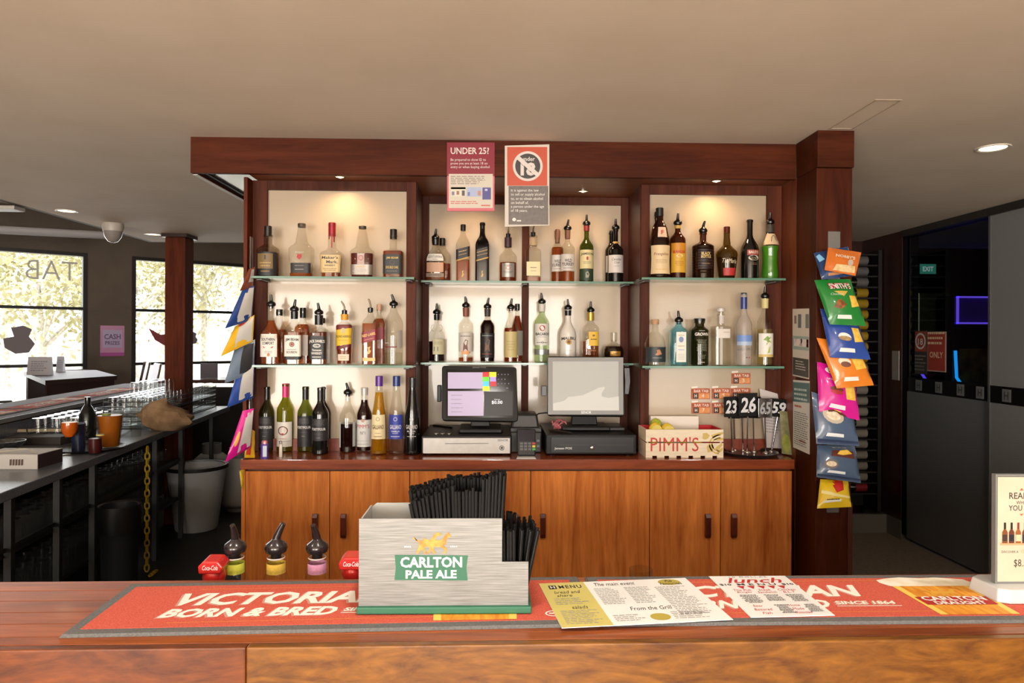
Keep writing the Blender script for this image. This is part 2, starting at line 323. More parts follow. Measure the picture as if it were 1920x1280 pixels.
# ---- inner walls
CX0 = at(475, 600, 3.1).x; CX1 = at(1530, 600, 2.75).x
struct(MB().box(CX0+.06, CX0+.12, 3.55, 14, 0, UZ).build('wall_inner', GREYWALL))
struct(MB().box(CX0+.06, CX1, 3.5, 3.55, 0, CZ).build('wall_back', GREYWALL))
YR = 5.55; DX = 3.2
struct(MB().box(CX1-.12, CX1-.04, 3.55, YR+.35, 0, CZ).build('wall_inner', GREYWALL))
DK = wood((42, 19, 13), (66, 31, 22), 'Z', .8, .35, .1)
struct(MB().box(CX1-.12, DX+.1, YR+.3, YR+.38, 0, CZ).build('wall_back', DK))
px0 = at(1692, HZ, 5.27).x; struct(MB().box(px0, DX-.004, 5.27, YR+.3, 0, CZ).build('wall_right', DK))
struct(MB().box(px0-.012, DX-.006, 5.255, 5.27, 0, .15).box(px0-.012, px0-.0005, 5.2705, YR+.24, 0, .15).box(CX1-.04, px0-.013, YR-.1, YR-.06, 0, .15).build('baseboard_right', P((112, 108, 102), .5)))
p = atx(1674, 657, px0-.004); q = atx(1687, 713, px0-.004); tag(MB().box(px0-.012, px0-.001, q.y, p.y, q.z, p.z).build('switch_plate', P((150, 146, 140), .4), bevel=.003), 'tall pale switch plate on the dark timber wall', 'switch')
# ---- sliding door screen on the right
FROST = noisy((106, 108, 110), (112, 114, 116), 300, .45); CLEAR = glass((150, 150, 160), 1.5)
struct(MB().box(DX, DX+.09, -4.05, 1.2, 0, CZ).build('wall_right', GREYWALL))
struct(MB().box(DX-.02, DX+.1, 1.2, 5.26, CZ-.05, CZ-.001).build('trim_2', P((58, 54, 50), .4, .4)))
ym = atx(1856, 600, DX).y; zb0 = atx(1712, 735, DX).z; zb1 = atx(1712, 708, DX).z
r = struct(thing('door_1', None, None, (DX, (ym+5.25)/2, 0)))
MB().box(DX+.03, DX+.045, ym, 5.25, zb1, CZ-.05).build('pane', CLEAR, r)
MB().box(DX+.03, DX+.045, ym, 5.25, .02, zb0).build('frosted_pane', FROST, r)
MB().box(DX+.028, DX+.047, ym, 5.25, zb0, zb1).build('frieze', P((20, 20, 21), .25), r)
r2 = struct(thing('door_2', None, None, (DX, (ym+1.2)/2, 0)))
MB().box(DX+.0, DX+.015, 1.2, ym, zb1, CZ-.05).box(DX+.0, DX+.015, 1.2, ym, .02, zb0).build('frosted_pane', noisy((132, 133, 131), (140, 141, 138), 300, .4), r2)
MB().box(DX-.002, DX+.017, 1.2, ym, zb0, zb1).build('frieze', P((20, 20, 21), .25), r2)
struct(MB().box(DX-.004, DX+.02, ym-.006, ym+.012, .02, CZ-.05).build('trim_3', P((120, 120, 118), .35, .5)))
zc = (zb0+zb1)/2; hh = (zb1-zb0)*.36; k = 0; y = 5.1
while y > 2.6:
    rr, xf = (r, DX+.027) if y > ym+.1 else (r2, DX-.003)
    MB().box(xf-.002, xf, y-hh*.9, y+hh*.9, zc-hh, zc+hh).build('tile', P((118, 119, 121), .35), rr)
    m = MB(); write(m, 'H', 0, -hh*.62, hh*.95, hh*1.24, lambda a, b: (xf-.003, y-a, zc+b)); m.build('lettering', P((62, 63, 65), .35), rr)
    y -= .232
# signs stuck on the clear door
a_ = atx(1716, 620, DX+.029); b_ = atx(1738, 702, DX+.029)
r = thing('door_sign', 'small under 18 notice on the clear glass door, beside the red sign', 'sign', (DX+.03, (a_.y+b_.y)/2, b_.z))
MB().box(DX+.026, DX+.029, b_.y, a_.y, b_.z, a_.z).build('sheet', P((56, 54, 54), .5), r)
zm = a_.z*.52+b_.z*.48; yc = (a_.y+b_.y)/2
MB().box(DX+.0245, DX+.026, b_.y+.006, a_.y-.006, zm, a_.z-.006).build('print', P((150, 66, 48), .5), r)
m = MB(); ring(m, lambda x, z: (DX+.024, yc-x, (zm+a_.z)/2+z), 0, 0, .062, .062, .014); m.build('print', P((205, 200, 195), .5), r)
m = MB(); write(m, '18', 0, -.03, .06, .05, lambda x, z: (DX+.0238, yc-x, (zm+a_.z)/2+z)); m.build('lettering', P((205, 200, 195), .5), r)
m = MB(); lines(m, -.07, .07, 0, .13, 5, lambda x, z: (DX+.0245, yc-x, b_.z+.02+z)); m.build('print', P((120, 116, 112), .5), r)
a_ = atx(1740, 622, DX+.029); b_ = atx(1774, 698, DX+.029); yc = (a_.y+b_.y)/2
r = thing('door_sign', 'red notice reading ONLY on the clear glass door', 'sign', (DX+.03, yc, b_.z))
MB().box(DX+.026, DX+.029, b_.y, a_.y, b_.z, a_.z).build('sheet', P((176, 150, 140), .5), r)
MB().box(DX+.0245, DX+.026, b_.y+.008, a_.y-.008, b_.z+.008, a_.z-.008).build('print', P((160, 62, 52), .5), r)
m = MB(); g = lambda x, z: (DX+.0238, yc-x, b_.z+z); write(m, 'ONLY', 0, .1, .15, .045, g); lines(m, -.1, .1, .19, .3, 3, g, seed=4, ragged=.2); m.build('lettering', P((222, 190, 150), .5), r)
# ---- gaming room seen through the door
struct(MB().box(7.6, 7.7, 1.0, 12, 0, UZ).build('wall_east', P((34, 28, 32), .8)))
struct(MB().box(DX+.1, 5.92, 9.4, 9.5, 0, UZ).box(6.45, 7.7, 9.4, 9.5, 0, UZ).box(5.92, 6.45, 9.4, 9.5, 0, 1.66).box(5.92, 6.45, 9.4, 9.5, 2.22, UZ).build('wall_north', P((40, 34, 36), .8)))
struct(MB().box(5.92, 6.45, 9.44, 9.45, 1.66, 2.22).build('window_4', glass((78, 82, 54), 1.4)))  # made-up window imitating a greenish outdoor reflection in the door glass
struct(MB().box(DX+.1, 7.7, 1.0, 1.1, 0, CZ).build('wall_south', P((34, 28, 32), .8)))
struct(MB().box(DX+.1, DX+.18, YR-.2, 9.5, 0, UZ).build('wall_west', P((40, 34, 36), .8)))
def machine(u, d, lab, hue, edge, w=.62, head=True):
    p = pt(u, HZ, d); x, y = p.x, p.y; r = thing('gaming_machine', lab, 'machine', (x, y, 0), 'gaming machines beyond the glass door')
    MB().box(x-w/2, x+w/2, y, y+.55, .0, 1.0).box(x-w/2, x+w/2, y+.28, y+.55, 1.0, 2.0 if head else 1.52).build('body', P((24, 22, 28), .3), r, bevel=.02)
    MB().hexa([(x-w/2, y-.16, .8), (x+w/2, y-.16, .8), (x+w/2, y+.02, .8), (x-w/2, y+.02, .8)], [(x-w/2, y-.16, .86), (x+w/2, y-.16, .86), (x+w/2, y+.02, .94), (x-w/2, y+.02, .94)]).build('button_deck', P((40, 36, 44), .3), r)
    for k in range(5): MB().lathe([(.03, 0), (.03, .015), (0, .02)], 10, (x-.22+k*.11, y-.08, .9)).build('button', P([(90, 80, 255), (80, 255, 140), (255, 120, 60)][k % 3], .4, emit=2.5), r)
    MB().box(x-w/2+.07, x+w/2-.07, y+.27, y+.28, 1.08, 1.48).build('screen', noisy((120, 50, 30), (220, 140, 60), 7, .3), r)
    if head: MB().box(x-w/2+.07, x+w/2-.07, y+.27, y+.28, 1.74, 1.97).build('screen', P((60, 36, 120), .3, emit=.25), r)
    m = MB(); a, b, c, d2 = x-w/2+.03, x+w/2-.03, 1.72, 1.99
    for q in ((a, b, c, c+.016), (a, b, d2-.016, d2), (a, a+.016, c, d2), (b-.016, b, c, d2)): m.box(q[0], q[1], y+.25, y+.27, q[2], q[3])
    if head: m.build('light_frame', P(hue, .4, emit=1.6), r)
    for s in (-1, 1): MB().tube([(x+s*(w/2+.01), y+.22, 1.46), (x+s*(w/2+.01), y+.2, 1.2), (x+s*(w/2+.01), y-.1, .94)], .014, 6).build('light_strip', P(edge, .4, emit=2.2), r)
    return r
machine(1884, 6.4, 'gaming machine with purple lit frame, just behind the frosted door edge', (120, 90, 255), (30, 170, 255))
machine(1800, 7.6, 'gaming machine with violet edge strips, deeper behind the clear door', (110, 80, 255), (100, 80, 255), head=False)
p = pt(1766, 500, 9.2); r = thing('exit_sign', 'small lit green exit sign seen through the clear door', 'sign', (p.x, 9.38, p.z))
MB().box(p.x-.12, p.x+.12, 9.34, 9.38, p.z-.075, p.z+.075).build('housing', P((210, 215, 210), .4), r)
MB().box(p.x-.112, p.x+.112, 9.335, 9.34, p.z-.067, p.z+.067).build('face', P((60, 150, 120), .4, emit=.9), r)
m = MB(); write(m, 'EXIT', p.x, p.z-.032, .15, .064, lambda x, z: (x, 9.333, z)); m.build('lettering', P((220, 235, 225), .4, emit=.9), r)
# ---- wine rack in the recess
rx0, rx1 = pt(1598, HZ, YR).x-.2, px0-.014
r = thing('wine_rack', 'tall dark wine rack in the recess behind the chip bags', 'rack', ((rx0+rx1)/2, YR, 0))
MB().box(rx0, rx0+.03, YR-.02, YR+.24, .15, 2.3).build('side_panel', P((26, 20, 19), .5), r); MB().box(rx1-.03, rx1, YR-.02, YR+.24, .15, 2.3).build('side_panel', P((26, 20, 19), .5), r)
MB().box(rx0, rx1, YR+.2, YR+.24, .15, 2.3).build('back_panel', P((18, 14, 14), .6), r)
zs = [.3+.0895*k for k in range(23)]
for k, z in enumerate(zs): MB().box(rx0+.03, rx1-.03, YR-.01, YR+.2, z-.012, z).build('shelf', P((30, 24, 22), .5), r)
la, lb = pt(1618, HZ, YR).x, pt(1640, HZ, YR).x
for k, z in enumerate(zs[:-1]):
    y = z > 1.33; colr = (176, 140, 30) if y and z < 1.95 else (150, 142, 128) if not y else (110, 105, 104)
    if k == 0: colr = (150, 30, 40)
    w = thing('wine_bottle', None, 'bottle', (la, YR+.05, z+.0405), 'wine bottles lying in the rack')
    nm = ['lowest', 'second', 'third', 'fourth', 'fifth', 'sixth', 'seventh', 'eighth', 'ninth', 'tenth', 'eleventh', 'twelfth', 'thirteenth', 'fourteenth', 'fifteenth', 'sixteenth', 'seventeenth', 'eighteenth', 'nineteenth', 'twentieth', 'twenty-first', 'twenty-second'][k]
    w['label'] = 'dark bottle with %s label lying on the %s shelf of the wine rack' % ('a red' if k == 0 else 'a yellow' if colr[0] == 176 else 'a pale', nm)
    MB().tube([(la-.2, YR+.05, z+.0405), (la-.08, YR+.05, z+.0405), (la-.04, YR+.05, z+.0405), (lb+.006, YR+.05, z+.0405)], [.014, .015, .037, .037], 12).build('body', P((20, 24, 18), .15), w, smooth=50)
    MB().tube([(la, YR+.05, z+.0405), (lb, YR+.05, z+.0405)], .0385, 12).build('label', P(colr, .6), w, smooth=50)
# ================================================================ OUTSIDE
struct(MB().box(-60, 30, 12, 90, -.2, -.1).build('ground', noisy((196, 190, 172), (214, 208, 192), 1.5, .9)))
rnd = random.Random(3)
BARK = noisy((170, 162, 150), (220, 212, 200), 12, .9)
def tree(x, y, h, lab, c1, c2, n=420, spread=2.2, low=.35):
    r = thing('gum_tree', lab, 'tree', (x, y, -.1), 'trees outside the dining room windows'); m = MB(); tips = []
    m.tube([(x, y, -.1), (x+rnd.uniform(-.2, .2), y, h*.3), (x+rnd.uniform(-.3, .3), y, h*.62)], [.11, .09, .06], 7); b0 = Vector((x, y, h*.25))
    for k in range(9):
        a = rnd.uniform(0, 6.28); z = h*rnd.uniform(.25, .6); q = Vector((x, y, z)); e = q+Vector((math.cos(a)*spread*rnd.uniform(.5, 1), math.sin(a)*spread*rnd.uniform(.5, 1), h*rnd.uniform(.15, .4)))
        m.tube([q, (q+e)/2+Vector((0, 0, .15)), e], [.045, .03, .012], 5); tips.append(e)
    m.build('trunk', BARK, r, smooth=60)
    f = MB()
    for k in range(n):
        t = rnd.choice(tips); p = Vector((t.x+rnd.gauss(0, spread*.3), t.y+rnd.gauss(0, spread*.3), max(h*low*.5, t.z+rnd.gauss(0, h*.11))))
        a = Vector((rnd.gauss(0, 1), rnd.gauss(0, 1), rnd.gauss(0, 1))).normalized(); b = a.orthogonal().normalized(); L = rnd.uniform(.05, .11)
        f.add([p-a*L, p+b*L*.45, p+a*L, p-b*L*.45], [(0, 1, 2, 3)])
    tag(f.build('foliage', noisy(c1, c2, .8, .8), r), kind='stuff')
spots = [(14, 21, 7), (80, 16.5, 4.6), (128, 29, 9), (258, 17.5, 5.4), (300, 25, 8), (385, 19.5, 6), (446, 25, 9), (66, 36, 11)]
tl = ['pale olive gum tree outside, seen at the far edge of the big window', 'low bushy olive tree outside, below the window lettering', 'tall thin-leaved tree outside, at the edge of the big window near the poster', 'low yellow-green tree outside in the narrow window', 'tall sparse tree outside, beside the dark column', 'yellow-green tree outside, just past the dark column', 'tall white-limbed gum tree outside, beside the hanging chip bags', 'distant tall gum tree in the middle of the big window']
for (u, d, h), lab in zip(spots, tl):
    p = pt(u, HZ, d); tree(p.x, p.y, h, lab, (146, 140, 96), (198, 190, 148), n=2200, spread=1.2+d*.02)
for k in range(5):
    p = pt(-40+k*120, HZ, 15.5); q = pt(80+k*120, HZ, 15.5)
    r = thing('fence_panel', 'white post and rail fence bay outside, %s' % ['under the big window', 'below the window letters', 'behind the poster wall', 'in the narrow window', 'past the dark column'][k], 'fence', (p.x, p.y, -.1), 'white fence outside')
    for z in (.55, .95): MB().tube([(p.x+.045, p.y, z), (q.x-.045, q.y, z)], .03, 6).build('rail', P((220, 220, 216), .5), r)
    MB().box(p.x-.04, p.x+.04, p.y-.04, p.y+.04, -.1, 1.05).build('post', P((220, 220, 216), .5), r)
# ================================================================ FRONT BAR
ZT_ = 1.055
bar = thing('bar_counter', 'long varnished orange-brown timber bar counter across the front', 'counter', (0, 1.148, 0), rz=.01)
FRONTW = wood((78, 37, 6), (140, 88, 24), 'F', .9, .3, .15, figure=1.2)
y = 0.0145
for k, w in enumerate((.0305, .054, .052, .056, .054, .053)):
    MB().box(-2.4, 2.4, y+.0004, y+w-.0004, ZT_-.035, ZT_).build('top_board', JARRAH, bar, local=True, bevel=.0012); y += w
MB().box(-2.4, -.408, -.004, .014, .86, ZT_).build('front_board', wood((72, 28, 8), (134, 68, 26), 'F', .8, .3, .15, figure=1.2), bar, local=True, bevel=.003)
MB().box(-.4075, 2.4, -.004, .014, .86, ZT_).build('front_board', FRONTW, bar, local=True, bevel=.003)
MB().box(-2.4, 2.4, .03, .06, 0, .86).box(-2.4, 2.4, .02, .30, .84, .86).build('carcass', DARKT, bar, local=True)
# work shelf behind the bar
ub = thing('under_bar_bench', 'steel work bench hidden just behind the front bar', 'bench', (0, 1.65, 0))
MB().box(-1.9, 2.3, 1.50, 1.9, .80, .83).build('top', STEEL, ub, bevel=.003)
for x in (-1.8, 0, 2.2): MB().box(x-.02, x+.02, 1.84, 1.88, .006, .80).build('leg', STEEL, ub)
# ---- bar runners
RUBBER = noisy((92, 91, 90), (110, 109, 107), 260, .7, .3); MATRED = noisy((192, 76, 58), (216, 100, 78), 320, .9, .3); CREAMW = P((246, 240, 228), .7); GOLD = P((226, 168, 60), .6)
def runner(O, ang, L, W, lab, z=ZT_, full=True):
    e = Vector((math.cos(ang), math.sin(ang), 0)); n = Vector((-e.y, e.x, 0)); O = Vector((O[0], O[1], z))
    r = thing('bar_runner', lab, 'mat', O+e*L/2+n*W/2, 'rubber backed red bar runners')
    f = lambda s, t, h=.0062: O+e*s+n*t+Vector((0, 0, h))
    MB().hexa([f(0, 0, .0003), f(L, 0, .0003), f(L, W, .0003), f(0, W, .0003)], [f(.004, .004, .005), f(L-.004, .004, .005), f(L-.004, W-.004, .005), f(.004, W-.004, .005)]).build('rubber_border', RUBBER, r)
    b = .023; MB().hexa([f(b, b, .0048), f(L-b, b, .0048), f(L-b, W-b, .0048), f(b, W-b, .0048)], [f(b, b, .0058), f(L-b, b, .0058), f(L-b, W-b, .0058), f(b, W-b, .0058)]).build('red_pile', MATRED, r)
    m = MB(); sh = .32
    g2 = lambda h: (lambda s, t: f(s, t, h))
    sk = P((236, 150, 120), .8)
    for off, mt, h in ((-.004, P((206, 150, 136), .8), .0061), (0, CREAMW, .0064)):
        m = MB(); q = lambda s, t: f(s+off, t+off*.7, h)
        write(m, 'VICTORIAN', .342, .118, .41, .062, q, bold=.035, shear=.25)
        write(m, 'BORN & BRED', .292, .062, .318, .041, q, bold=.04, shear=.3)
        write(m, 'SINCE 1864', .522, .078, .118, .017, q, bold=.03, shear=.2)
        m.build('lettering', mt, r)
    m = MB(); m.flat([(.46, .069), (.585, .069), (.585, .0715), (.46, .0715)], g2(.0064)); m.build('rule', CREAMW, r)
    m = MB()
    for t in (.04, .2): m.flat([(.16, t), (.66, t+.004), (.66, t+.0055), (.16, t+.0015)], g2(.0062))
    m.build('rule', P((232, 150, 60), .8), r)
    # beer glass print
    m = MB(); m.flat([(.632, .027), (.782, .027), (.79, .175), (.625, .175)], g2(.0063)); m.build('beer_print', noisy((214, 128, 30), (238, 172, 58), 18, .6, 0, 0, (6, 1, 1)), r)
    m = MB()
    for s_ in (.632, .768):
        m = MB(); m.flat([(s_, .027), (s_+.014, .027), (s_+.014+(.008 if s_ > .7 else -.006), .175), (s_+(.008 if s_ > .7 else -.006), .175)], g2(.0065)); m.build('beer_print', P((248, 206, 96), .6), r)
    m = MB(); m.flat([(.622, .17), (.794, .17), (.806, .19), (.80, .207), (.775, .213), (.745, .219), (.71, .215), (.67, .221), (.635, .214), (.612, .205), (.61, .19)], g2(.0066)); m.build('foam_print', noisy((236, 224, 196), (250, 244, 226), 40, .7), r)
    m = MB(); m.flat([(.637, .072), (.776, .072), (.778, .112), (.635, .112)], g2(.0067)); m.build('label_print', P((176, 44, 40), .6), r)
    m = MB(); write(m, 'CARLTON', .707, .092, .125, .022, g2(.0069), bold=.03); write(m, 'DRAUGHT', .707, .073, .10, .016, g2(.0069), bold=.03); m.build('lettering', CREAMW, r)
    m = MB(); horses(m, lambda x, y: f(.668+x*.075, .114+y*.042, .0068)); m.build('emblem', GOLD, r)
    m = MB(); ring(m, g2(.0066), .852, .048, .016, .013, .003); m.flat([(.843, .046), (.861, .046), (.861, .051), (.843, .051)], g2(.0066)); m.build('emblem', CREAMW, r)
    return r
def horses(m, f):
    """two trotting horses side by side, in a unit box"""
    back = [(.02,.78),(.0,.68),(.08,.62),(.16,.66),(.2,.58),(.24,.6),(.3,.74),(.36,.66),(.46,.62),(.5,.75),(.6,.97),(.7,.95),(.76,.88),(.7,.8),(.62,.8),(.58,.6),(.55,.4),(.46,.3),(.34,.34),(.3,.24),(.34,.08),(.36,.0),(.3,.0),(.26,.16),(.2,.2),(.14,.02),(.08,.02),(.12,.2),(.16,.36),(.15,.55),(.1,.56),(.06,.68)]
    front = [(.42,.56),(.46,.64),(.6,.62),(.74,.62),(.8,.76),(.88,.92),(.92,.98),(.96,.9),(1.0,.78),(.96,.72),(.92,.76),(.88,.62),(.86,.46),(.8,.36),(.86,.3),(.9,.18),(.84,.02),(.78,.02),(.84,.18),(.78,.24),(.72,.32),(.6,.3),(.56,.36),(.54,.2),(.6,.02),(.54,.0),(.48,.18),(.44,.06),(.4,.0),(.36,.04),(.42,.2),(.44,.36),(.4,.44)]
    m.flat(back, f); m.flat(front, lambda x, y: Vector(f(x, y))+Vector((0, -.0002, .0002)))
runner((-.737, 1.180), .033, .928, .246, 'red bar runner with dark rubber border, lying under the straw caddy')
runner((.197, 1.211), .004, .928, .243, 'red bar runner with beer glass print, lying beside the upright drinks card')
# ---- menus
MENUW = P((250, 250, 247), .25, coat=.3); INK = P((60, 58, 56), .6); INKL = P((150, 148, 146), .6)
def card(name, lab, cat, px, z, mat, h=.0012):
    A, B, C, D = [Vector((*p, z)) for p in px]; r = thing(name, lab, cat, (A+B+C+D)/4)        # far-left, far-right, near-right, near-left
    def f(s, t, dz=.0004):    # s 0..1 across, t 0..1 from near to far
        p = (D*(1-s)+C*s)*(1-t)+(A*(1-s)+B*s)*t; return p+Vector((0, 0, h+dz))
    MB().hexa([f(0,0,-h), f(1,0,-h), f(1,1,-h), f(0,1,-h)], [f(0,0,0), f(1,0,0), f(1,1,0), f(0,1,0)]).build('sheet', mat, r); return r, f
zc_ = ZT_+.0068
r, f = card('menu_card', 'large laminated food menu with yellow-green strip lying on the bar', 'menu', [(.095, 1.404), (.407, 1.434), (.434, 1.221), (.121, 1.190)], zc_, MENUW)
m = MB(); m.flat([(0, 0), (.297, 0), (.297, 1), (0, 1)], lambda s, t: f(s, t, .0002)); m.build('print', P((216, 202, 112), .25, coat=.3), r)
g = lambda s, t: f(s, t, .0005)
m = MB(); m.flat([(.05, .84), (.1, .84), (.1, .93), (.05, .93)], g); m.build('emblem', P((30, 30, 30), .5), r)
m = MB(); write(m, 'H', .075, .855, .03, .06, lambda s, t: f(s, t, .0007)); m.build('lettering', WHITE, r)
m = MB(); write(m, 'MENU', .19, .845, .15, .08, g, bold=.02, space=1.2); write(m, 'bread and', .15, .72, .17, .07, g, bold=0, shear=.3); write(m, 'share', .12, .645, .1, .06, g, bold=0, shear=.3)
write(m, 'salads', .17, .36, .1, .07, g, bold=0, shear=.3); write(m, 'The main event', .49, .87, .27, .08, g, bold=0, shear=.3); write(m, 'From the Grill', .59, .27, .26, .08, g, bold=0, shear=.3)
m.build('lettering', INK, r)
m = MB(); m.flat(disc(20, .86, .9, .075, .075), g); m.flat(disc(20, .6, .12, .06, .07), g); m.build('print', P((186, 168, 72), .4), r)
m = MB(); write(m, 'Pub', .86, .9, .05, .055, lambda s, t: f(s, t, .0007), bold=.01, shear=.3); write(m, 'Favourites', .86, .83, .15, .06, lambda s, t: f(s, t, .0007), bold=0, shear=.3); m.build('lettering', INK, r)
m = MB(); k = 0
for (a, b, c, d, n) in ((.04, .27, .46, .62, 4), (.04, .27, .05, .34, 9), (.33, .5, .42, .82, 11), (.53, .7, .42, .82, 11), (.73, .95, .14, .8, 18), (.33, .52, .06, .2, 4), (.68, .92, .06, .22, 5)):
    lines(m, a, b, c, d, n, g, .32, seed=k); k += 1
m.build('print', INKL, r)
r, f = card('menu_card', 'white lunch menu sheet with red heading lying across the bar runner', 'menu', [(.460, 1.443), (.624, 1.444), (.628, 1.237), (.470, 1.230)], zc_, MENUW)
g = lambda s, t: f(s, t, .0004)
RED = P((190, 40, 40), .6)
m = MB(); write(m, 'lunch', .52, .8, .72, .14, g, bold=.012, shear=.35)
for k in range(5): m.flat([(.22+k*.13, .72), (.27+k*.13, .64), (.32+k*.13, .72)], g)
m.build('lettering', RED, r)
m = MB(); write(m, '$10', .1, .73, .15, .055, g, bold=.03); write(m, 'M E N U', .5, .735, .5, .05, g, bold=.02); write(m, '$10', .9, .73, .15, .055, g, bold=.03); write(m, '10 DOLLAR', .5, .95, .5, .03, g, bold=0, space=1.4)
lines(m, .12, .36, .3, .5, 8, g, .5, seed=11, align='c'); lines(m, .42, .64, .34, .5, 6, g, .5, seed=12, align='c'); lines(m, .7, .93, .32, .5, 7, g, .5, seed=13, align='c'); lines(m, .42, .6, .06, .26, 7, g, .5, seed=14, align='c'); lines(m, .76, .95, .08, .26, 6, g, .5, seed=15, align='c')
m.build('lettering', P((70, 60, 60), .6), r)
m = MB()
for t_, s_, tt, w in (('The Pub', .24, .59, .22), ('Burger', .24, .53, .2), ('Steak', .52, .59, .16), ('Sandwich', .52, .53, .24), ('Chicken', .8, .59, .22), ('B.L.T', .8, .53, .16), ('Beer', .22, .21, .12), ('Battered', .24, .13, .22), ('Fish', .24, .05, .12), ('Home', .66, .21, .14), ('Made', .66, .13, .14), ('Rissoles', .68, .05, .2)): write(m, t_, s_, tt, w, .05, g, bold=0, shear=.3)
m.build('lettering', P((196, 84, 84), .6), r)
# ---- upright drinks card in plastic stand
Ys = 1.33; r = thing('drinks_card_stand', 'upright acrylic drinks card on a thick white plastic foot', 'stand', (1.04, 1.33, zc_-.006))
X0 = at(1866, 1000, Ys).x; X1 = X0+.1; Z0 = at(1880, 1107, Ys).z; Z1 = at(1880, 890, Ys).z; zf = ZT_+.0062
A, B = at(1845, 1108, 1.33), at(1845, 1132, 1.30)
m = MB(); poly = [(A.x, 1.295), (A.x+.02, 1.285), (A.x+.125, 1.285), (A.x+.143, 1.3), (A.x+.143, 1.37), (A.x+.125, 1.385), (A.x+.02, 1.385), (A.x-.004, 1.37)]
m.prism(poly, lambda x, y: (x, y, zf), lambda x, y: (A.x+.07+(x-A.x-.07)*.93, 1.335+(y-1.335)*.9, zf+.026)); m.build('foot', P((200, 200, 199), .35), r, bevel=.003)
zs_ = zf+.026
MB().box(X0-.002, X1+.002, Ys-.004, Ys+.003, zs_, Z1).build('acrylic_holder', glass((232, 240, 236), 1.45), r, bevel=.001)
e = P((120, 120, 118), .3)
m = MB()
for q in ((X0-.004, X0, zs_, Z1+.002), (X1, X1+.004, zs_, Z1+.002), (X0, X1, Z1-.002, Z1+.002), (X0, X1, zs_, zs_+.004)): m.box(q[0], q[1], Ys-.006, Ys+.005, q[2], q[3])
m.build('frame', e, r)
MB().box(X0+.001, X1-.001, Ys-.0052, Ys-.0042, zs_+.004, Z1-.003).build('sheet', noisy((186, 176, 152), (198, 188, 166), 12, .6), r)
H_ = Z1-zs_; yc = -.0054+Ys; g = lambda x, z: (X0+x, yc, zs_+z); mi_ = .049
m = MB(); write(m, 'READY', mi_, H_*.783, .05, .0125, g, bold=.01); write(m, 'WHEN', mi_+.002, H_*.733, .026, .0068, g, bold=.005); write(m, 'YOU ARE', mi_+.001, H_*.673, .054, .011, g, bold=.01); write(m, '$8.50', mi_+.002, H_*.147, .034, .0165, g, bold=.0)
write(m, 'DISCOVER A', .026, H_*.283, .034, .0045, g, bold=.003); m.build('lettering', P((56, 40, 36), .6), r)
m = MB(); write(m, 'KENTUCKY', .066, H_*.28, .036, .008, g, bold=0, shear=.3); m.build('lettering', P((206, 160, 110), .6), r)
for q in (((.045, H_*.86), (.053, H_*.86), (.049, H_*.885)), ((.045, H_*.645), (.053, H_*.645), (.049, H_*.625))): m = MB(); m.flat(list(q), g); m.build('print', P((200, 90, 60), .6), r)
m = MB(); m.flat([(.006, H_*.355), (.094, H_*.355), (.094, H_*.378), (.006, H_*.378)], g); m.build('print', P((196, 150, 110), .6), r)
for k, (bc, cc, lc) in enumerate((((120, 64, 22), (20, 20, 20), (60, 40, 30)), ((96, 44, 20), (20, 20, 20), (30, 28, 30)), ((140, 80, 32), (130, 24, 32), (206, 186, 150)), ((104, 48, 24), (30, 40, 90), (30, 36, 60)), ((120, 64, 22), (20, 20, 20), (80, 30, 30)), ((110, 54, 22), (20, 20, 20), (40, 40, 40)))):
    x = .0155+k*.0135; hb = H_*.373
    m = MB(); m.flat([(x-.0055, hb), (x+.0055, hb), (x+.0055, hb+.022), (x+.002, hb+.028), (x-.002, hb+.028), (x-.0055, hb+.022)], lambda a, b: (X0+a, yc-.0001, zs_+b)); m.build('print', P(bc, .6), r)
    m = MB(); m.flat([(x-.0022, hb+.028), (x+.0022, hb+.028), (x+.0022, hb+.041), (x-.0022, hb+.041)], lambda a, b: (X0+a, yc-.0002, zs_+b)); m.build('print', P(cc, .6), r)
    m = MB(); m.flat([(x-.005, hb+.004), (x+.005, hb+.004), (x+.005, hb+.017), (x-.005, hb+.017)], lambda a, b: (X0+a, yc-.0003, zs_+b)); m.build('print', P(lc, .6), r)
# ---- straw and napkin caddy
BRUSH = noisy((108, 107, 104), (146, 145, 142), 26, .42, 0, .25, (.6, 10, 34)); GREEN = P((34, 100, 72), .45); BRW = P((180, 178, 173), .45)
cy0, cy1 = 1.262, 1.385; zb_ = ZT_+.0066; r = thing('straw_caddy', 'brushed steel straw and napkin caddy with green base', 'caddy', (-.09, 1.32, zb_))
a_, b_ = at(668, 1140, 1.255), at(997, 1140, 1.255)
zg = at(800, 1137, 1.257).z
MB().box(a_.x, b_.x, 1.254, 1.392, zb_, zg).build('base', GREEN, r, bevel=.0025)
x0, x1, x2 = at(673, 1000, cy0).x, at(941.5, 1000, cy0).x, at(991, 1000, cy0).x; zt = at(800, 972, cy0).z; zst = at(960, 1053, cy0).z
pl = [(x0, zg), (x2, zg), (x2, zst), (x1, zst), (x1, zt), (x0, zt)]
MB().prism(pl, lambda x, z: (x, cy0, z), lambda x, z: (x, cy0+.003, z)).build('front_plate', BRUSH, r)
MB().prism([(x0, zg), (x2, zg), (x2, zst), (x1, zst), (x1, zt), (x0+.012, zt), (x0, zt-.01)], lambda x, z: (x, cy1-.003, z), lambda x, z: (x, cy1, z)).build('back_plate', BRW, r)
MB().box(x0, x0+.003, cy0+.003, cy1-.003, zg, zt-.004).build('side_plate', BRW, r); MB().box(x2-.003, x2, cy0+.003, cy1-.003, zg, zst-.004).build('side_plate', BRW, r)
xd = at(776, 1000, 1.3).x
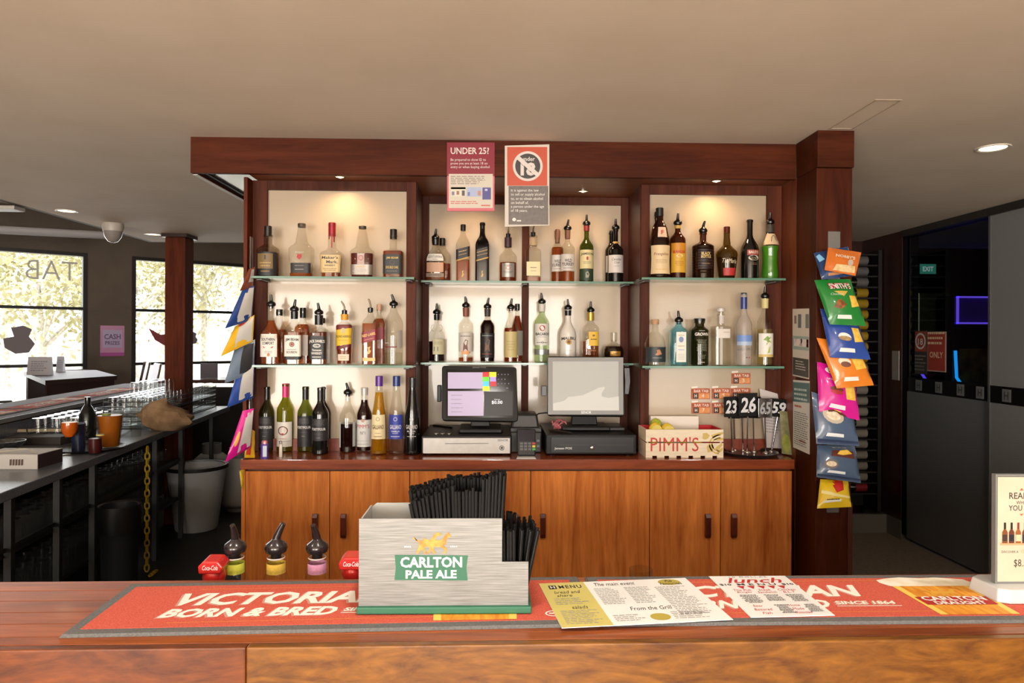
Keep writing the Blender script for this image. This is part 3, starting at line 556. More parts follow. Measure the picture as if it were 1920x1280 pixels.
MB().box(x1-.003, x1, cy0+.003, cy1-.003, zg, zt-.002).build('divider', BRW, r); MB().box(xd-.003, xd, cy0+.003, cy1-.003, zg, zt-.01).build('divider', BRW, r)
g = lambda u, v: at(u, v, cy0-.0006)
m = MB(); m.flat([(740, 1040), (877.5, 1041), (874.5, 1064), (877, 1088), (739.5, 1087), (742, 1064)], g); m.build('badge', P((32, 98, 70), .45), r)
q_ = lambda x, y: Vector(at(808.5, 1064, cy0-.0011))+Vector((x, 0, y))
k_ = pxs(0, cy0)
m = MB(); write(m, 'CARLTON', 0, .3*k_, 115*k_, 20*k_, q_, bold=.03); write(m, 'PALE ALE', 0, -20*k_, 95*k_, 15.5*k_, q_, bold=.03); m.build('lettering', P((240, 238, 232), .5), r)
m = MB(); horses(m, lambda x, y: Vector(at(774+x*72, 1038.5-y*42, cy0-.0008))); m.build('emblem', noisy((170, 112, 26), (204, 152, 60), 90, .45), r)
m = MB(); write(m, 'SINCE', -44*k_, 42*k_-.004, 13*k_, 3*k_, q_); write(m, '1864', 42*k_, 42*k_-.004, 13*k_, 3*k_, q_); m.build('lettering', P((236, 234, 228), .5), r)
# straws: every straw is a thing of its own, all sharing one mesh
SW = P((11, 10, 10), .45, 0, .3); ms = MB(); n_ = 8; R_ = .0033
for rr_, in ((R_,),):
    ms.add([(R_*math.cos(2*math.pi*k/n_), R_*math.sin(2*math.pi*k/n_), z) for z in (0, 1) for k in range(n_)]+[(R_*.8*math.cos(2*math.pi*k/n_), R_*.8*math.sin(2*math.pi*k/n_), z) for z in (1, .9) for k in range(n_)],
           [(k, (k+1) % n_, n_+(k+1) % n_, n_+k) for k in range(n_)]+[(n_+k, n_+(k+1) % n_, 2*n_+(k+1) % n_, 2*n_+k) for k in range(n_)]+[(2*n_+k, 2*n_+(k+1) % n_, 3*n_+(k+1) % n_, 3*n_+k) for k in range(n_)])
straw0 = ms.build('drinking_straw', SW, smooth=40)
first = True; rs = random.Random(5)
def straw(base, top, lab, grp):
    global first
    o = straw0 if first else straw0.copy()
    if not first: COL.objects.link(o)
    first = False; d = Vector(top)-Vector(base); o.location = base; o.scale = (1, 1, d.length); o.rotation_mode = 'QUATERNION'; o.rotation_quaternion = Vector((0, 0, 1)).rotation_difference(d.normalized())
    tag(o, lab, 'straw', grp)
zb2 = zg+.004; xa, xb = xd+.032, x1-.007
for j in range(8):
    yb = cy0+.010+j*.0146
    for i in range(26):
        s = min((i+.5*(j % 2))/25.3, 1); xb_ = xa+(xb-xa)*s
        fan = (1-min(s, .42)/.42); ut = 785+s*162-16*fan+rs.uniform(-1, 1); yt = yb-.004+.02*(j/7)*0+rs.uniform(-.001, .001)
        vt = 900-1.3*j-(8 if s > .82 else 0)+(34*fan*(1-j/16) if s < .42 else 0)+(22 if .42 < s < .74 and j < 3 else 9 if s < .42 and j < 2 else 0)+rs.uniform(-2.2, 2.2)-(6 if rs.random() < .07 else 0)
        t = at(ut, vt, yt); straw((xb_, yb, zb2), t, 'black drinking straw packed in the wide middle compartment of the caddy', 'straws in the middle of the caddy')
xa, xb = x1+.006, x2-.008
for j in range(7):
    yb = cy0+.010+j*.0162
    for i in range(7):
        s = i/6; xb_ = xa+(xb-xa)*s; lean = max(0, s-.55)/.45; ut = 945+s*40+lean*26*(1-j/9)+rs.uniform(-1.5, 1.5)
        vt = 994-4.6*j+(2 if s > .5 else 0)+rs.uniform(-2.5, 2.5)-(8 if j > 4 and s < .6 else 0); t = at(ut, vt, yb)
        straw((xb_, yb, zb2), t, 'short black straw packed in the low end compartment of the caddy', 'straws in the low end of the caddy')
# ---- bottles with pourers, tap heads and a glass standing behind the bar
GLC = glass((240, 244, 242), 1.5); POUR = P((38, 30, 30), .25, coat=.4)
def pourer(mb, c, k=1.0, lean=0, toward=0):
    """bulb and bent spout; k scales, lean is sideways, toward is towards the customer"""
    mb.lathe([(.012*k, -.012*k), (.0125*k, 0), (.0235*k, .003*k), (.0265*k, .012*k), (.0235*k, .022*k), (.012*k, .030*k), (.009*k, .034*k)], 18, c)
    p = Vector(c); mb.tube([p+Vector((0, 0, .028*k)), p+Vector((lean*.003*k, -toward*.002*k, .040*k)), p+Vector((lean*.011*k, -toward*.010*k, .056*k)), p+Vector((lean*.019*k, -toward*.020*k, .070*k))], [.010*k, .0088*k, .0075*k, .006*k], 10)
for u, lean, tw, bandc, lab in ((441, 0, .9, (222, 224, 84), 'yellow-green'), (518, .9, .1, (240, 200, 84), 'orange-yellow'), (595, -.3, .8, (240, 168, 206), 'pink')):
    Y = 1.60; X = at(u, 1000, Y).x; zt = at(u, 1036, Y).z; r = thing('syrup_bottle', 'clear bottle with dark pourer and %s paper band, behind the bar' % lab, 'bottle', (X, Y, .83), 'pourer bottles behind the bar')
    H = zt-.83; MB().lathe([(.038, 0), (.04, .01), (.04, H-.12), (.036, H-.085), (.024, H-.045), (.0195, H-.03), (.0185, H-.008), (.0195, H-.006), (.0195, H), (.016, H)], 24, (X, Y, .83), cap=False).build('glass_body', GLC, r, smooth=40)
    m = MB(); pourer(m, (X, Y, zt), .98, lean, tw); m.build('pourer', POUR, r, smooth=45)
    MB().lathe([(.0215, H-.045), (.0213, H-.022)], 20, (X, Y, .83), cap=False).build('paper_band', noisy(bandc, [min(255, int(c*1.06)) for c in bandc], 300, .8), r, smooth=60)
    MB().lathe([(.0198, H-.012), (.0205, H-.0105), (.0198, H-.009)], 20, (X, Y, .83), cap=False).build('neck_ring', P((225, 210, 205), .4), r)
for u, v, lab in ((402, 1058, 'red soft drink tap head beside the first pourer bottle behind the bar'), (662, 1051, 'red soft drink tap head peeking out beside the straw caddy')):
    Y = 1.56; c = at(u, v, Y); k = pxs(c.x, Y); r = thing('tap_head', lab, 'tap', (c.x, Y, .83), 'red tap heads behind the bar'); RD = P((206, 42, 38), .3, coat=.3)
    MB().lathe([(.012, 0), (.012, c.z-.83-.05), (.02, c.z-.83-.045)], 14, (c.x, Y, .83)).build('stem', CHROME, r, smooth=40)
    MB().lathe([(.014, -.048), (.022, -.04), (.0255, -.026), (.023, -.012), (.014, -.004)], 20, (c.x, Y, c.z)).build('ball', RD, r, smooth=50)
    hx = [(-.026, -.014), (.022, -.014), (.028, .0), (.016, .014), (-.016, .014), (-.028, .002)]
    MB().prism(hx, lambda x, z: (c.x+x, Y-.024, c.z+z), lambda x, z: (c.x+x, Y+.02, c.z+z+.004)).build('head', RD, r, bevel=.003)
    m = MB(); write(m, 'Coca-Cola', 0, -.005, .034, .011, lambda x, z: (c.x+x, Y-.0245, c.z+z), bold=.01, shear=.35); m.build('lettering', WHITE, r)
c = at(1202, 1066, 1.66)
r = thing('glass_tumbler', 'upturned clear tumbler rim just showing behind the bar', 'glass', (c.x, 1.66, .83))
MB().lathe([(.026, 0), (.029, c.z-.83), (.027, c.z-.83), (.024, .01), (0, .01)], 28, (c.x, 1.66, .83)).build('bowl', GLC, r, smooth=40)
# ================================================================ BACK BAR
YF, YB, YC, YBM, YP = 2.87, 3.10, 3.40, 2.94, 2.75
xa = lambda u, Y, v=600: at(u, v, Y).x
za = lambda u, v, Y: at(u, v, Y).z
ZCT = 1.055; ZSF = za(900, 328, YBM)
# cabinets
xl, xr = xa(457, 2.885), xa(1487, 2.885)
cuts = [(461, 769.5, (619.5,), (592, 645)), (769.5, 1220, (996.5,), (968, 1020)), (1220, 1487, (1353,), (1330, 1379))]
labs = ['two-door timber cupboard at the chip bag end, under the wine bottles', 'wide two-door timber cupboard under the tills', 'two-door timber cupboard under the crate and number stands']
HNDL = wood((70, 22, 12), (104, 40, 22), 'Z', 3, .35)
for (u0, u1, us, hs), lab in zip(cuts, labs):
    X0, X1 = xa(u0, 2.885), xa(u1, 2.885); r = thing('bar_cabinet', lab, 'cabinet', ((X0+X1)/2, 2.98, 0))
    MB().box(X0, X1, 2.906, 3.08, .08, 1.012).build('carcass', DARKT, r); MB().box(X0, X1, 2.94, 3.07, 0, .08).build('plinth', DARKT, r)
    e = [X0]+[xa(u, 2.885) for u in us]+[X1]
    for k in range(len(e)-1):
        d = MB().box(e[k]+.0015, e[k+1]-.0015, 2.886, 2.905, .09, 1.004).build('door', DOORW, r, bevel=.0015)
        hx = xa(hs[k], 2.87); zt = za(hs[k], 963, 2.87); zb = za(hs[k], 1009, 2.87)
        MB().prism([(2.886, zb+.004), (2.872, zb), (2.864, zb+.016), (2.864, zt-.016), (2.872, zt), (2.886, zt-.004)], lambda y, z: (hx-.011, y, z), lambda y, z: (hx+.011, y, z)).build('handle', HNDL, d, bevel=.002)
X0 = xa(457, 2.89)
tag(MB().box(X0-.006, xa(461, 2.885)-.0005, 2.886, 3.5, 0, 1.012).build('cabinet_end_panel', DOORW, bevel=.002), 'narrow timber end panel of the back bar cupboards by the white bins', 'panel')
# worktop
bx0, bx1 = xa(450, YF, 863), xa(1490, YF, 863); cx0, cx1 = xa(782, YB), xa(1199, YB)
r = thing('counter_top', 'polished red-brown timber worktop of the back bar', 'worktop', ((bx0+bx1)/2, 3.0, 1.014))
MB().box(bx0, bx1, YF+.012, 3.08, 1.0145, ZCT).build('top', WORKT, r)
MB().box(cx0+.02, cx1-.02, 3.08, 3.383, 1.0145, ZCT).build('top', WORKT, r)
MB().box(bx0, bx1, YF, YF+.012, 1.0145, ZCT).build('edge_strip', wood((112, 46, 20), (158, 76, 36), 'X', 1, .26, .4), r, bevel=.002)
# display shelving: cream lit panels in dark timber frames
CREAM = P((178, 159, 135), .3, coat=.5); FRM = wood((60, 28, 18), (92, 48, 33), 'Z', 1, .55)
ds = thing('display_shelving', 'dark timber framed display shelving with lit cream back panels', 'shelving', ((bx0+bx1)/2, 3.2, ZCT))
def bay(uL, uR, cl, cr, vt, Y, mids=()):
    zt = za((cl+cr)/2, vt, Y); zk = ZCT+.055 if Y < 3.2 else ZCT+.02
    MB().box(xa(uL, Y)+.01, xa(uR, Y)-.01, Y+.001, Y+.012, ZCT+.0005, ZSF-.001).build('back_panel', CREAM, ds)
    for a, b in [(uL, cl), (cr, uR)]+list(mids): MB().box(xa(a, Y), xa(b, Y), Y-.016, Y-.0002, ZCT+.0005, ZSF-.0005).build('stile', FRM, ds, bevel=.001)
    ed = [cl]+[x for q in mids for x in q]+[cr]
    for k in range(0, len(ed), 2):
        MB().box(xa(ed[k], Y)+.0005, xa(ed[k+1], Y)-.0005, Y-.015, Y-.0002, zt, ZSF-.0005).build('rail', FRM, ds)
        MB().box(xa(ed[k], Y)+.0005, xa(ed[k+1], Y)-.0005, Y-.015, Y-.0002, ZCT+.0005, zk).build('rail', wood((112, 42, 22), (140, 60, 34), 'X', 1, .4), ds)
bay(475, 780, 502, 762, 358, YB); bay(1200, 1462, 1216, 1435, 366, YB)
bay(789, 1181, 804, 1163, 384, YC, [(978, 991)])
RET = wood((58, 26, 18), (86, 42, 29), 'Z', 1, .4, .1)
xq0, xq1 = xa(780, YB), xa(1200, YB)
MB().box(xq0-.018, xq0, YB+.013, YC+.02, ZCT+.0005, ZSF-.001).build('return_panel', RET, ds); MB().box(xq1, xq1+.018, YB+.013, YC+.02, ZCT+.0005, ZSF-.001).build('return_panel', RET, ds)
MB().box(xa(475, YB)-.016, xa(475, YB)-.0005, 3.02, YC+.06, ZCT+.0005, ZSF-.001).build('end_panel', TIMBERV, ds)
MB().box(CX1+.0005, CX1+.03, YP+.19, YC+.06, 0, ZSF-.001).build('end_panel', wood((96, 44, 26), (132, 70, 44), 'Z', .7, .4), ds)
SCREW = P((170, 160, 150), .3, .8)
for (u, Y, vs) in ((491, YB, (384, 595)), (771, YB, (385, 597)), (797, YC, (404, 598, 786)), (1172, YC, (404, 598)), (1208, YB, (390, 599)), (984.5, YC, (532, 684))):
    for v in vs: p = at(u, v, Y-.017); MB().lathe([(0, 0), (.0035, 0), (.0025, .0015), (0, .0018)], 8, (0, 0, 0)).build('screw', SCREW, ds).matrix_local = Matrix.Translation(p-wloc(ds)) @ Matrix.Rotation(math.radians(90), 4, 'X')
# canopy
cxl, cxr = xa(357, YBM, 290), CX1
cn = thing('bar_canopy', 'long dark timber bulkhead running over the back bar shelves', 'canopy', ((cxl+cxr)/2, 3.0, ZSF))
MB().box(cxl, cxr, YBM, YBM+.025, ZSF-.004, CZ-.0005).build('fascia', wood((56, 22, 9), (90, 40, 18), 'X', .8, .55), cn, bevel=.002)
MB().box(cxl, cxl+.02, YBM+.026, 3.7, ZSF-.004, CZ-.0005).build('end_board', TIMBER, cn)
sxl = xa(475, YBM+.1); MB().box(sxl, cxr, YBM+.026, YC+.03, ZSF, ZSF+.018).build('soffit', wood((104, 52, 28), (140, 80, 46), 'X', .8, .45), cn)
MB().box(cxl+.021, sxl-.0005, YBM+.026, 3.69, ZSF+.012, ZSF+.02).build('soffit_panel', P((206, 208, 210), .22, .7), cn)
MB().box(cxl+.0005, cxl+.0195, YBM+.0265, 3.7, ZSF-.0065, ZSF-.0042).build('edge_strip', P((235, 232, 226), .5), cn)
MB().box(cxl+.021, cxl+.05, YBM+.026, 3.69, ZSF+.004, ZSF+.0115).build('black_strip', BLACK, cn)  # plain black strip between the white edge and the soffit panel
# warm downlights over the bays
for u, Y, lab, e in ((636, 3.0, 'the whisky bay by the hanging chip bags', 4.6), (884, 3.24, 'the middle bay behind the UNDER 25 notice', 3.8), (1092, 3.24, 'the middle bay past the UNDER 18 notice', 3.8), (1342, 3.0, 'the liqueur bay beside the timber post', 4.6)):
    X = xa(u, Y); r = thing('shelf_downlight', 'small warm downlight under the canopy over %s' % lab, 'downlight', (X, Y, ZSF), 'downlights under the canopy')
    MB().lathe([(.018, -.0003), (.019, -.004), (.026, -.003), (.026, -.0002)], 20, (X, Y, ZSF), cap=False).build('trim_ring', CHROME, r, smooth=40)
    MB().lathe([(0, -.0006), (.0185, -.0006)], 16, (X, Y, ZSF), cap=False).build('lamp', P((255, 214, 150), .5, emit=14), r)
    l = lamp('shelf_lamp', 'SPOT', (X, Y, ZSF-.012), e, (1, .66, .36), (X, Y+.02, 1.0), spot_size=2.7, spot_blend=.9, shadow_soft_size=.02); l.parent = r; l.location = (0, 0, -.012)
# post at the end of the back bar
p0, p1 = xa(1530, YP), xa(1597, YP); zc = za(1565, 315, YP)
r = thing('timber_post', 'square red-brown timber post at the end of the back bar, hung with chip bags', 'post', ((p0+p1)/2, 2.81, 0))
MB().box(p0, p1, YP, YP+.184, 0, zc).build('shaft', wood((50, 18, 7), (82, 36, 17), 'Z', .8, .5), r, bevel=.002)
MB().box(p0-.002, xa(1600, YP-.01), YP-.012, YP+.185, zc+.0005, CZ-.0005).build('capital', wood((52, 20, 8), (82, 37, 18), 'X', .8, .5), r, bevel=.002)
MB().box(p1-.016, p1+.004, YP-.006, YP-.0002, 0, .9).build('corner_strip', DARKT, r)
# glass shelves
SHG = glass((196, 226, 208), 1.5, .12, (120, 160, 138)); EDG = P((92, 132, 112), .15)
SH = {}
for key, u0, u1, v, Yf, Yb, lab in (('LT', 470, 776, 518, 2.95, 3.083, 'upper glass shelf of the whisky bay by the hanging chip bags'), ('LM', 470, 774, 684.5, 2.95, 3.083, 'lower glass shelf of the bay above the wine bottles'),
        ('CT', 789, 1188, 526.5, 3.24, 3.383, 'upper glass shelf across the middle bay'), ('CM', 789, 1188, 680, 3.24, 3.383, 'lower glass shelf across the middle bay, behind the tills'),
        ('RT', 1203, 1473, 520.5, 2.95, 3.083, 'upper glass shelf of the liqueur bay beside the post'), ('RM', 1205, 1471, 686, 2.95, 3.083, 'lower glass shelf of the gin bay above the crate')):
    X0, X1 = xa(u0, Yf), xa(u1, Yf); z = za((u0+u1)/2, v, Yf); SH[key] = (z, Yb-.057, Yb); r = thing('glass_shelf', lab, 'shelf', ((X0+X1)/2, Yb, z), 'glass shelves')
    MB().box(X0, X1, Yf+.0012, Yb, z-.0095, z-.0003).build('plate', SHG, r); MB().box(X0, X1, Yf, Yf+.0012, z-.0095, z-.0003).build('polished_edge', EDG, r)
    for x in (X0+.028, X1-.028)+(((xa(984.5, Yf)),) if key[0] == 'C' else ()):
        MB().box(x-.012, x+.012, Yf+.02, Yb+.0, z-.018, z-.0098).build('bracket', P((60, 56, 54), .3, .6), r, bevel=.002)
# ---- notices hung on the canopy
Yn = YBM-.006
def board(name, lab, cat, u0, u1, v0, v1, Y, mat, skew=0):
    A, B, C, D = at(u0, v0, Y), at(u1, v0+skew, Y), at(u1, v1+skew, Y), at(u0, v1, Y); r = thing(name, lab, cat, (C+D)/2)
    f = lambda u, v, o=.0006: Vector(at(u, v, Y))-Vector((0, o, 0))
    o = Vector((0, .003, 0)); MB().hexa([D, C, C+o, D+o], [A, B, B+o, A+o]).build('sheet', mat, r); return r, f
def R4(m, f, u0, u1, v0, v1, o=.0006, mi=0): m.flat([(u0, v1), (u1, v1), (u1, v0), (u0, v0)], lambda u, v: f(u, v, o), mi); return m
def up(f, uc, vb, o): k = 1; return lambda x, y: f(uc+x, vb-y, o)
r, f = board('age_notice', 'dark red UNDER 25 notice hanging from the canopy fascia', 'notice', 838, 927.5, 267, 396, Yn, P((132, 16, 40), .5))
R4(MB(), f, 838.5, 927, 330, 395.5, .0003).build('print', noisy((196, 84, 96), (210, 122, 126), 5, .5), r)
R4(MB(), f, 841.5, 924, 326, 390).build('print', P((204, 194, 178), .5), r)
m = MB(); WR = P((214, 204, 196), .5)
write(m, 'UNDER 25?', 0, 0, 72, 12.5, up(f, 881, 289, .001), bold=.02); write(m, 'Be prepared to show ID to', 0, 0, 66, 6.4, up(f, 878, 303.3, .001), bold=.003); write(m, 'prove you are at least 18 on', 0, 0, 69, 6.4, up(f, 879.5, 310, .001), bold=.003); write(m, 'entry or when buying alcohol', 0, 0, 73, 6.4, up(f, 881.5, 316.8, .001), bold=.003); m.build('lettering', WR, r)
m = MB(); lines(m, 845, 912, -346, -329, 5, lambda x, y: f(x, -y, .001), .35, seed=3, ragged=.25); m.build('print', P((120, 104, 100), .6), r)
m = MB(); lines(m, 845, 896, -383, -376, 2, lambda x, y: f(x, -y, .001), .45, seed=5, ragged=.1); R4(m, f, 902, 919, 384, 386.5, .001); m.build('print', P((200, 110, 100), .6), r)
for q, c in (((845.5, 873, 351, 368), (214, 208, 186)), ((845.5, 873, 351, 354.5), (206, 196, 80)), ((875, 903, 351, 368.5), (168, 178, 206)), ((904.5, 920.5, 351.5, 374), (84, 80, 140)), ((847, 852, 359, 366), (130, 120, 150)), ((856, 861, 358, 365), (160, 110, 100)), ((866, 871.5, 357, 367), (90, 86, 90)), ((896, 901.5, 358, 366.5), (190, 130, 110)), ((877, 881, 360, 367), (110, 120, 170)), ((909, 914, 354, 358), (190, 186, 216))):
    R4(MB(), f, *q, .0008 if q[1]-q[0] > 10 else .0012).build('print', P(c, .5), r)
r, f = board('age_notice', 'orange and grey UNDER 18 notice with crossed circle hanging from the canopy', 'notice', 946.5, 1030, 273, 425, Yn, P((206, 196, 182), .5), -2.5)
R4(MB(), f, 951, 1026, 275.5, 348).build('print', noisy((186, 70, 42), (196, 84, 56), 3, .5), r)
R4(MB(), f, 953.5, 1028, 348.5, 421).build('print', noisy((104, 96, 91), (116, 107, 102), 60, .5), r)
m = MB(); m.flat(disc(32, 0, 0, 28, 28), lambda x, y: f(989.5+x, 311.5-y, .0009)); m.build('print', WR, r)
m = MB(); m.flat(disc(32, 0, 0, 23.5, 23.5), lambda x, y: f(989.5+x, 311.5-y, .0012)); m.build('print', P((62, 58, 56), .5), r)
m = MB(); write(m, 'under', 0, 0, 25, 8, up(f, 990.5, 302, .0015), bold=.02); write(m, '18', 0, 0, 28, 25, up(f, 990, 329.5, .0015), bold=.05); m.build('lettering', WR, r)
m = MB(); m.flat([(-20.5, 13), (-16.5, 19.5), (20.5, -13), (16.5, -19.5)], lambda x, y: f(989.5+x, 311.5-y, .0018)); m.build('print', WR, r)
m = MB(); m.flat([(-19, 10.5), (-20.5, 13), (16.5, -19.5), (18, -21)], lambda x, y: f(989.5+x-.3, 311.5-y+1, .0017)); m.build('print', P((62, 58, 56), .5), r)
m = MB()
for k, (s, w) in enumerate((('It is against the law', 52), ('to sell or supply alcohol', 63), ('to, or to obtain alcohol', 60), ('on behalf of,', 33), ('a person under the age', 62), ('of 18 years.', 31))): write(m, s, 0, 0, w, 6.2, up(f, 958, 360.5+k*7.6, .001), bold=.003, align='l')
m.flat(disc(10, 964, 411.5, 3.6, 3.4), lambda x, y: f(x, y, .001)); R4(m, f, 969, 977, 412.5, 415, .001); m.build('lettering', P((226, 220, 212), .5), r)
# ---- papers on the inner face of the post panel
Xs = CX1-.0006
def side_sheet(name, lab, u0, u1, v0, v1, v2, v3, c):
    A, B, C, D = atx(u0, v0, Xs), atx(u1, v1, Xs), atx(u1, v3, Xs), atx(u0, v2, Xs); r = thing(name, lab, 'notice', (C+D)/2); o = Vector((.0005, 0, 0))
    MB().hexa([D, C, C+o, D+o], [A, B, B+o, A+o]).build('sheet', P(c, .5), r)
    return r, (lambda s, t, h=.0004: ((D*(1-s)+C*s)*(1-t)+(A*(1-s)+B*s)*t)-Vector((h, 0, 0)))
r, f = side_sheet('wall_notice', 'tall pale notice with grey and red blocks on the post panel, above the other', 1486, 1517, 579, 578, 704, 711, (206, 196, 184))
for q, c in (((0, 1, .4, .6), (150, 166, 160)), ((.1, .95, .45, .56), (222, 206, 200)), ((.02, .98, .02, .28), (66, 60, 58)), ((.35, .55, .72, .92), (96, 104, 106)), ((.8, 1, .72, .92), (110, 122, 124)), ((.14, .3, .47, .56), (190, 110, 106)), ((.42, .6, .46, .56), (90, 76, 74)), ((.86, .98, .45, .56), (176, 60, 70)), ((.12, .26, .78, .9), (130, 110, 104))):
    m = MB(); m.flat([(q[0], q[2]), (q[1], q[2]), (q[1], q[3]), (q[0], q[3])], lambda s, t: f(s, t, .0004 if q[1]-q[0] > .5 and q[3]-q[2] > .15 else .0008)); m.build('print', P(c, .5), r)
m = MB(); lines(m, .2, .9, .1, .25, 4, lambda s, t: f(s, t, .0008), .4, seed=2); m.build('print', P((190, 184, 178), .5), r)
r, f = side_sheet('wall_notice', 'tall white notice with teal heading on the post panel, beside the number stands', 1487, 1518, 712, 714, 838, 852, (214, 210, 200))
m = MB(); m.flat([(.0, .68), (1, .7), (1, .97), (0, .97)], lambda s, t: f(s, t)); m.build('print', P((72, 108, 108), .5), r)
m = MB(); lines(m, .08, .9, .7, .9, 3, lambda s, t: f(s, t, .0008), .45, seed=8); m.build('print', P((190, 204, 200), .5), r)
m = MB(); lines(m, .08, .94, .06, .55, 16, lambda s, t: f(s, t, .0008), .4, seed=9); m.build('print', P((110, 108, 104), .5), r)
m = MB(); lines(m, .1, .6, .6, .65, 1, lambda s, t: f(s, t, .0008), .6, seed=9); lines(m, .4, .8, .12, .16, 1, lambda s, t: f(s, t, .0008), .6, seed=9); m.build('print', P((196, 90, 70), .5), r)
# ================================================================ TILLS AND CLUTTER
def plane3(P0, ex, ey, en): return lambda x, y, o=0: P0+ex*x+ey*y+en*o
def monitor(name, lab, corners, Y0, Y1, depth, mats):
    """tilted screen from its four front corners (u, v); bottom at depth Y0, top at Y1"""
    (a, b, c, d) = corners; A, B, C, D = at(*a, Y1), at(*b, Y1), at(*c, Y0), at(*d, Y0)
    ex = (C-D); w = ex.length; ex = ex/w; ey = ((A+B)/2-(C+D)/2); h = ey.length; ey = ey/h; en = ex.cross(ey).normalized()      # en faces the customer
    r = thing(name, lab, 'till screen', ((C+D)/2)); f = plane3(D, ex, ey, en)
    m = MB(); rr = .012
    poly = [(rr*.3, rr*.3), (rr, 0), (w-rr, 0), (w-rr*.3, rr*.3), (w, rr), (w, h-rr), (w-rr*.3, h-rr*.3), (w-rr, h), (rr, h), (rr*.3, h-rr*.3), (0, h-rr), (0, rr)]
    m.prism(poly, lambda x, y: f(x, y, 0), lambda x, y: f(x, y, -depth)); m.build('casing', mats[0], r, bevel=.003)
    pv = [(x*.99, y*.99) for x, y in poly]
    return r, f, w, h, ey, en
# cash drawer and screen, first till
def drawer(lab, u0, u1, vb, vt, yf, yb, bodym, frontm):
    z0 = ZCT+.008; zt = za((u0+u1)/2, vt, yf); X0, X1 = xa(u0, yf), xa(u1, yf); r = thing('cash_drawer', lab, 'cash drawer', ((X0+X1)/2, yf+.18, ZCT))
    MB().box(X0, X1, yf+.004, yb, z0, zt).build('casing', bodym, r, bevel=.004)
    for x in (X0+.03, X1-.03):
        for y in (yf+.04, yb-.04): MB().lathe([(.012, 0), (.014, .0078)], 10, (x, y, ZCT+.0001)).build('foot', BLACK, r)
    return r, X0, X1, z0, zt
r, X0, X1, z0, zt = drawer('cash drawer with silver front under the black till screen', 791, 960.5, 853, 818, 2.975, 3.37, P((18, 15, 15), .45), None)
zf0, zf1 = za(880, 850, 2.972), za(880, 821, 2.972); xf0, xf1 = xa(794, 2.972), xa(957.5, 2.972)
fp = MB().box(xf0, xf1, 2.971, 2.9785, zf0, zf1).build('front_panel', noisy((196, 192, 186), (204, 200, 194), 40, .4, 0, .3), r, bevel=.0015)
g = lambda u, v: at(u, v, 2.9705)
m = MB(); m.flat([(834.5, 832), (916, 831.5), (916, 830.5), (834.5, 831)], g); m.build('slot', P((70, 66, 64), .5), fp)
m = MB(); ring(m, lambda x, y: g(941+x, 839.5-y), 0, 0, 4.6, 4.6, 1.2); m.flat(disc(12, 941, 839.5, 2.2, 2.2), g); m.build('lock', P((60, 58, 56), .3), fp)
m = MB(); write(m, 'SENOR', 0, 0, 20, 4, lambda x, y: g(943+x, 827-y), bold=.01); m.build('lettering', P((80, 76, 74), .4), fp)
BLK = P((12, 11, 11), .4, 0, .3)
r, f, w, h, ey, en = monitor('till_screen', 'black till screen showing lilac panels and coloured keys', [(829, 687), (968, 686), (971.5, 790), (828.5, 787.5)], 3.09, 3.16, .034, [BLK])
def scr(u, v, o): # pixel to screen plane
    q = ray(u, v); n = en; D0 = f(0, 0, 0); t = (D0-Vector((0, 0, EYE))).dot(n)/q.dot(n); return Vector((0, 0, EYE))+q*t+n*o
def S4(u0, u1, v0, v1, c, name='display', o=.0016, e=0.0, rough=.25, par=None):
    m = MB(); m.flat([(u0, v1), (u1, v1), (u1, v0), (u0, v0)], lambda u, v: scr(u, v, o)); return m.build(name, P(c, rough, emit=e), par)
S4(836, 963, 693, 783, (16, 15, 16), 'screen', .0012, .0, .12, r)
S4(839.8, 905, 698, 728.5, (176, 162, 190), 'display', .0018, .4, .3, r); S4(839.8, 906.5, 733, 779.5, (176, 162, 190), 'display', .0018, .4, .3, r); S4(907.5, 961, 734, 779, (34, 31, 33), 'display', .0018, .1, .3, r)
for (u0, u1, v0, v1, c) in ((905, 917.3, 697.5, 706.5, (196, 44, 52)), (917.3, 930.5, 697.5, 706.5, (222, 222, 50)), (905, 917.3, 706.5, 715, (100, 208, 56)), (918.5, 930, 706.5, 715, (170, 146, 224)), (905, 917.3, 715, 724, (84, 190, 232)), (918.5, 930.5, 715, 724, (186, 50, 52)), (905, 918, 724, 732.5, (226, 226, 46))): S4(u0, u1, v0, v1, c, 'screen_key', .0022, .4, .3, r)
m = MB()
for v, us in ((702, (933.5, 940, 946, 952)), (711, (933.5, 940, 946)), (719, (933.5, 940, 946, 953)), (727.5, (934, 949, 951))):
    for u in us: m.flat([(u, v+1), (u+1.6, v+1), (u+1.6, v-1), (u, v-1)], lambda a, b: scr(a, b, .0022))
lines(m, 846, 868, -776, -737, 5, lambda x, y: scr(x, -y, .0022), .12, seed=21, ragged=.3); m.build('print', P((128, 118, 134), .5, emit=.3), r)
m = MB(); write(m, '$0.00', 0, 0, 20, 7, lambda x, y: scr(932+x, 758-y, .0022), bold=.008); write(m, 'Change', 0, 0, 11, 2.2, lambda x, y: scr(932+x, 750-y, .0022), bold=0); m.build('lettering', P((236, 234, 238), .5, emit=.7), r)
m = MB(); write(m, 'Jensen POS', 0, 0, 25, 3.2, lambda x, y: scr(898.5+x, 690.5-y, .0016), bold=.02); m.build('lettering', P((130, 126, 124), .5), r)
MB().box(xa(820.5, 3.12), xa(828.5, 3.12)-.001, 3.11, 3.15, za(825, 753, 3.12), za(825, 722, 3.12)).build('card_reader', BLK, r, bevel=.003)
c0 = f(w/2, .0, -.04); ztd = zt+.0005
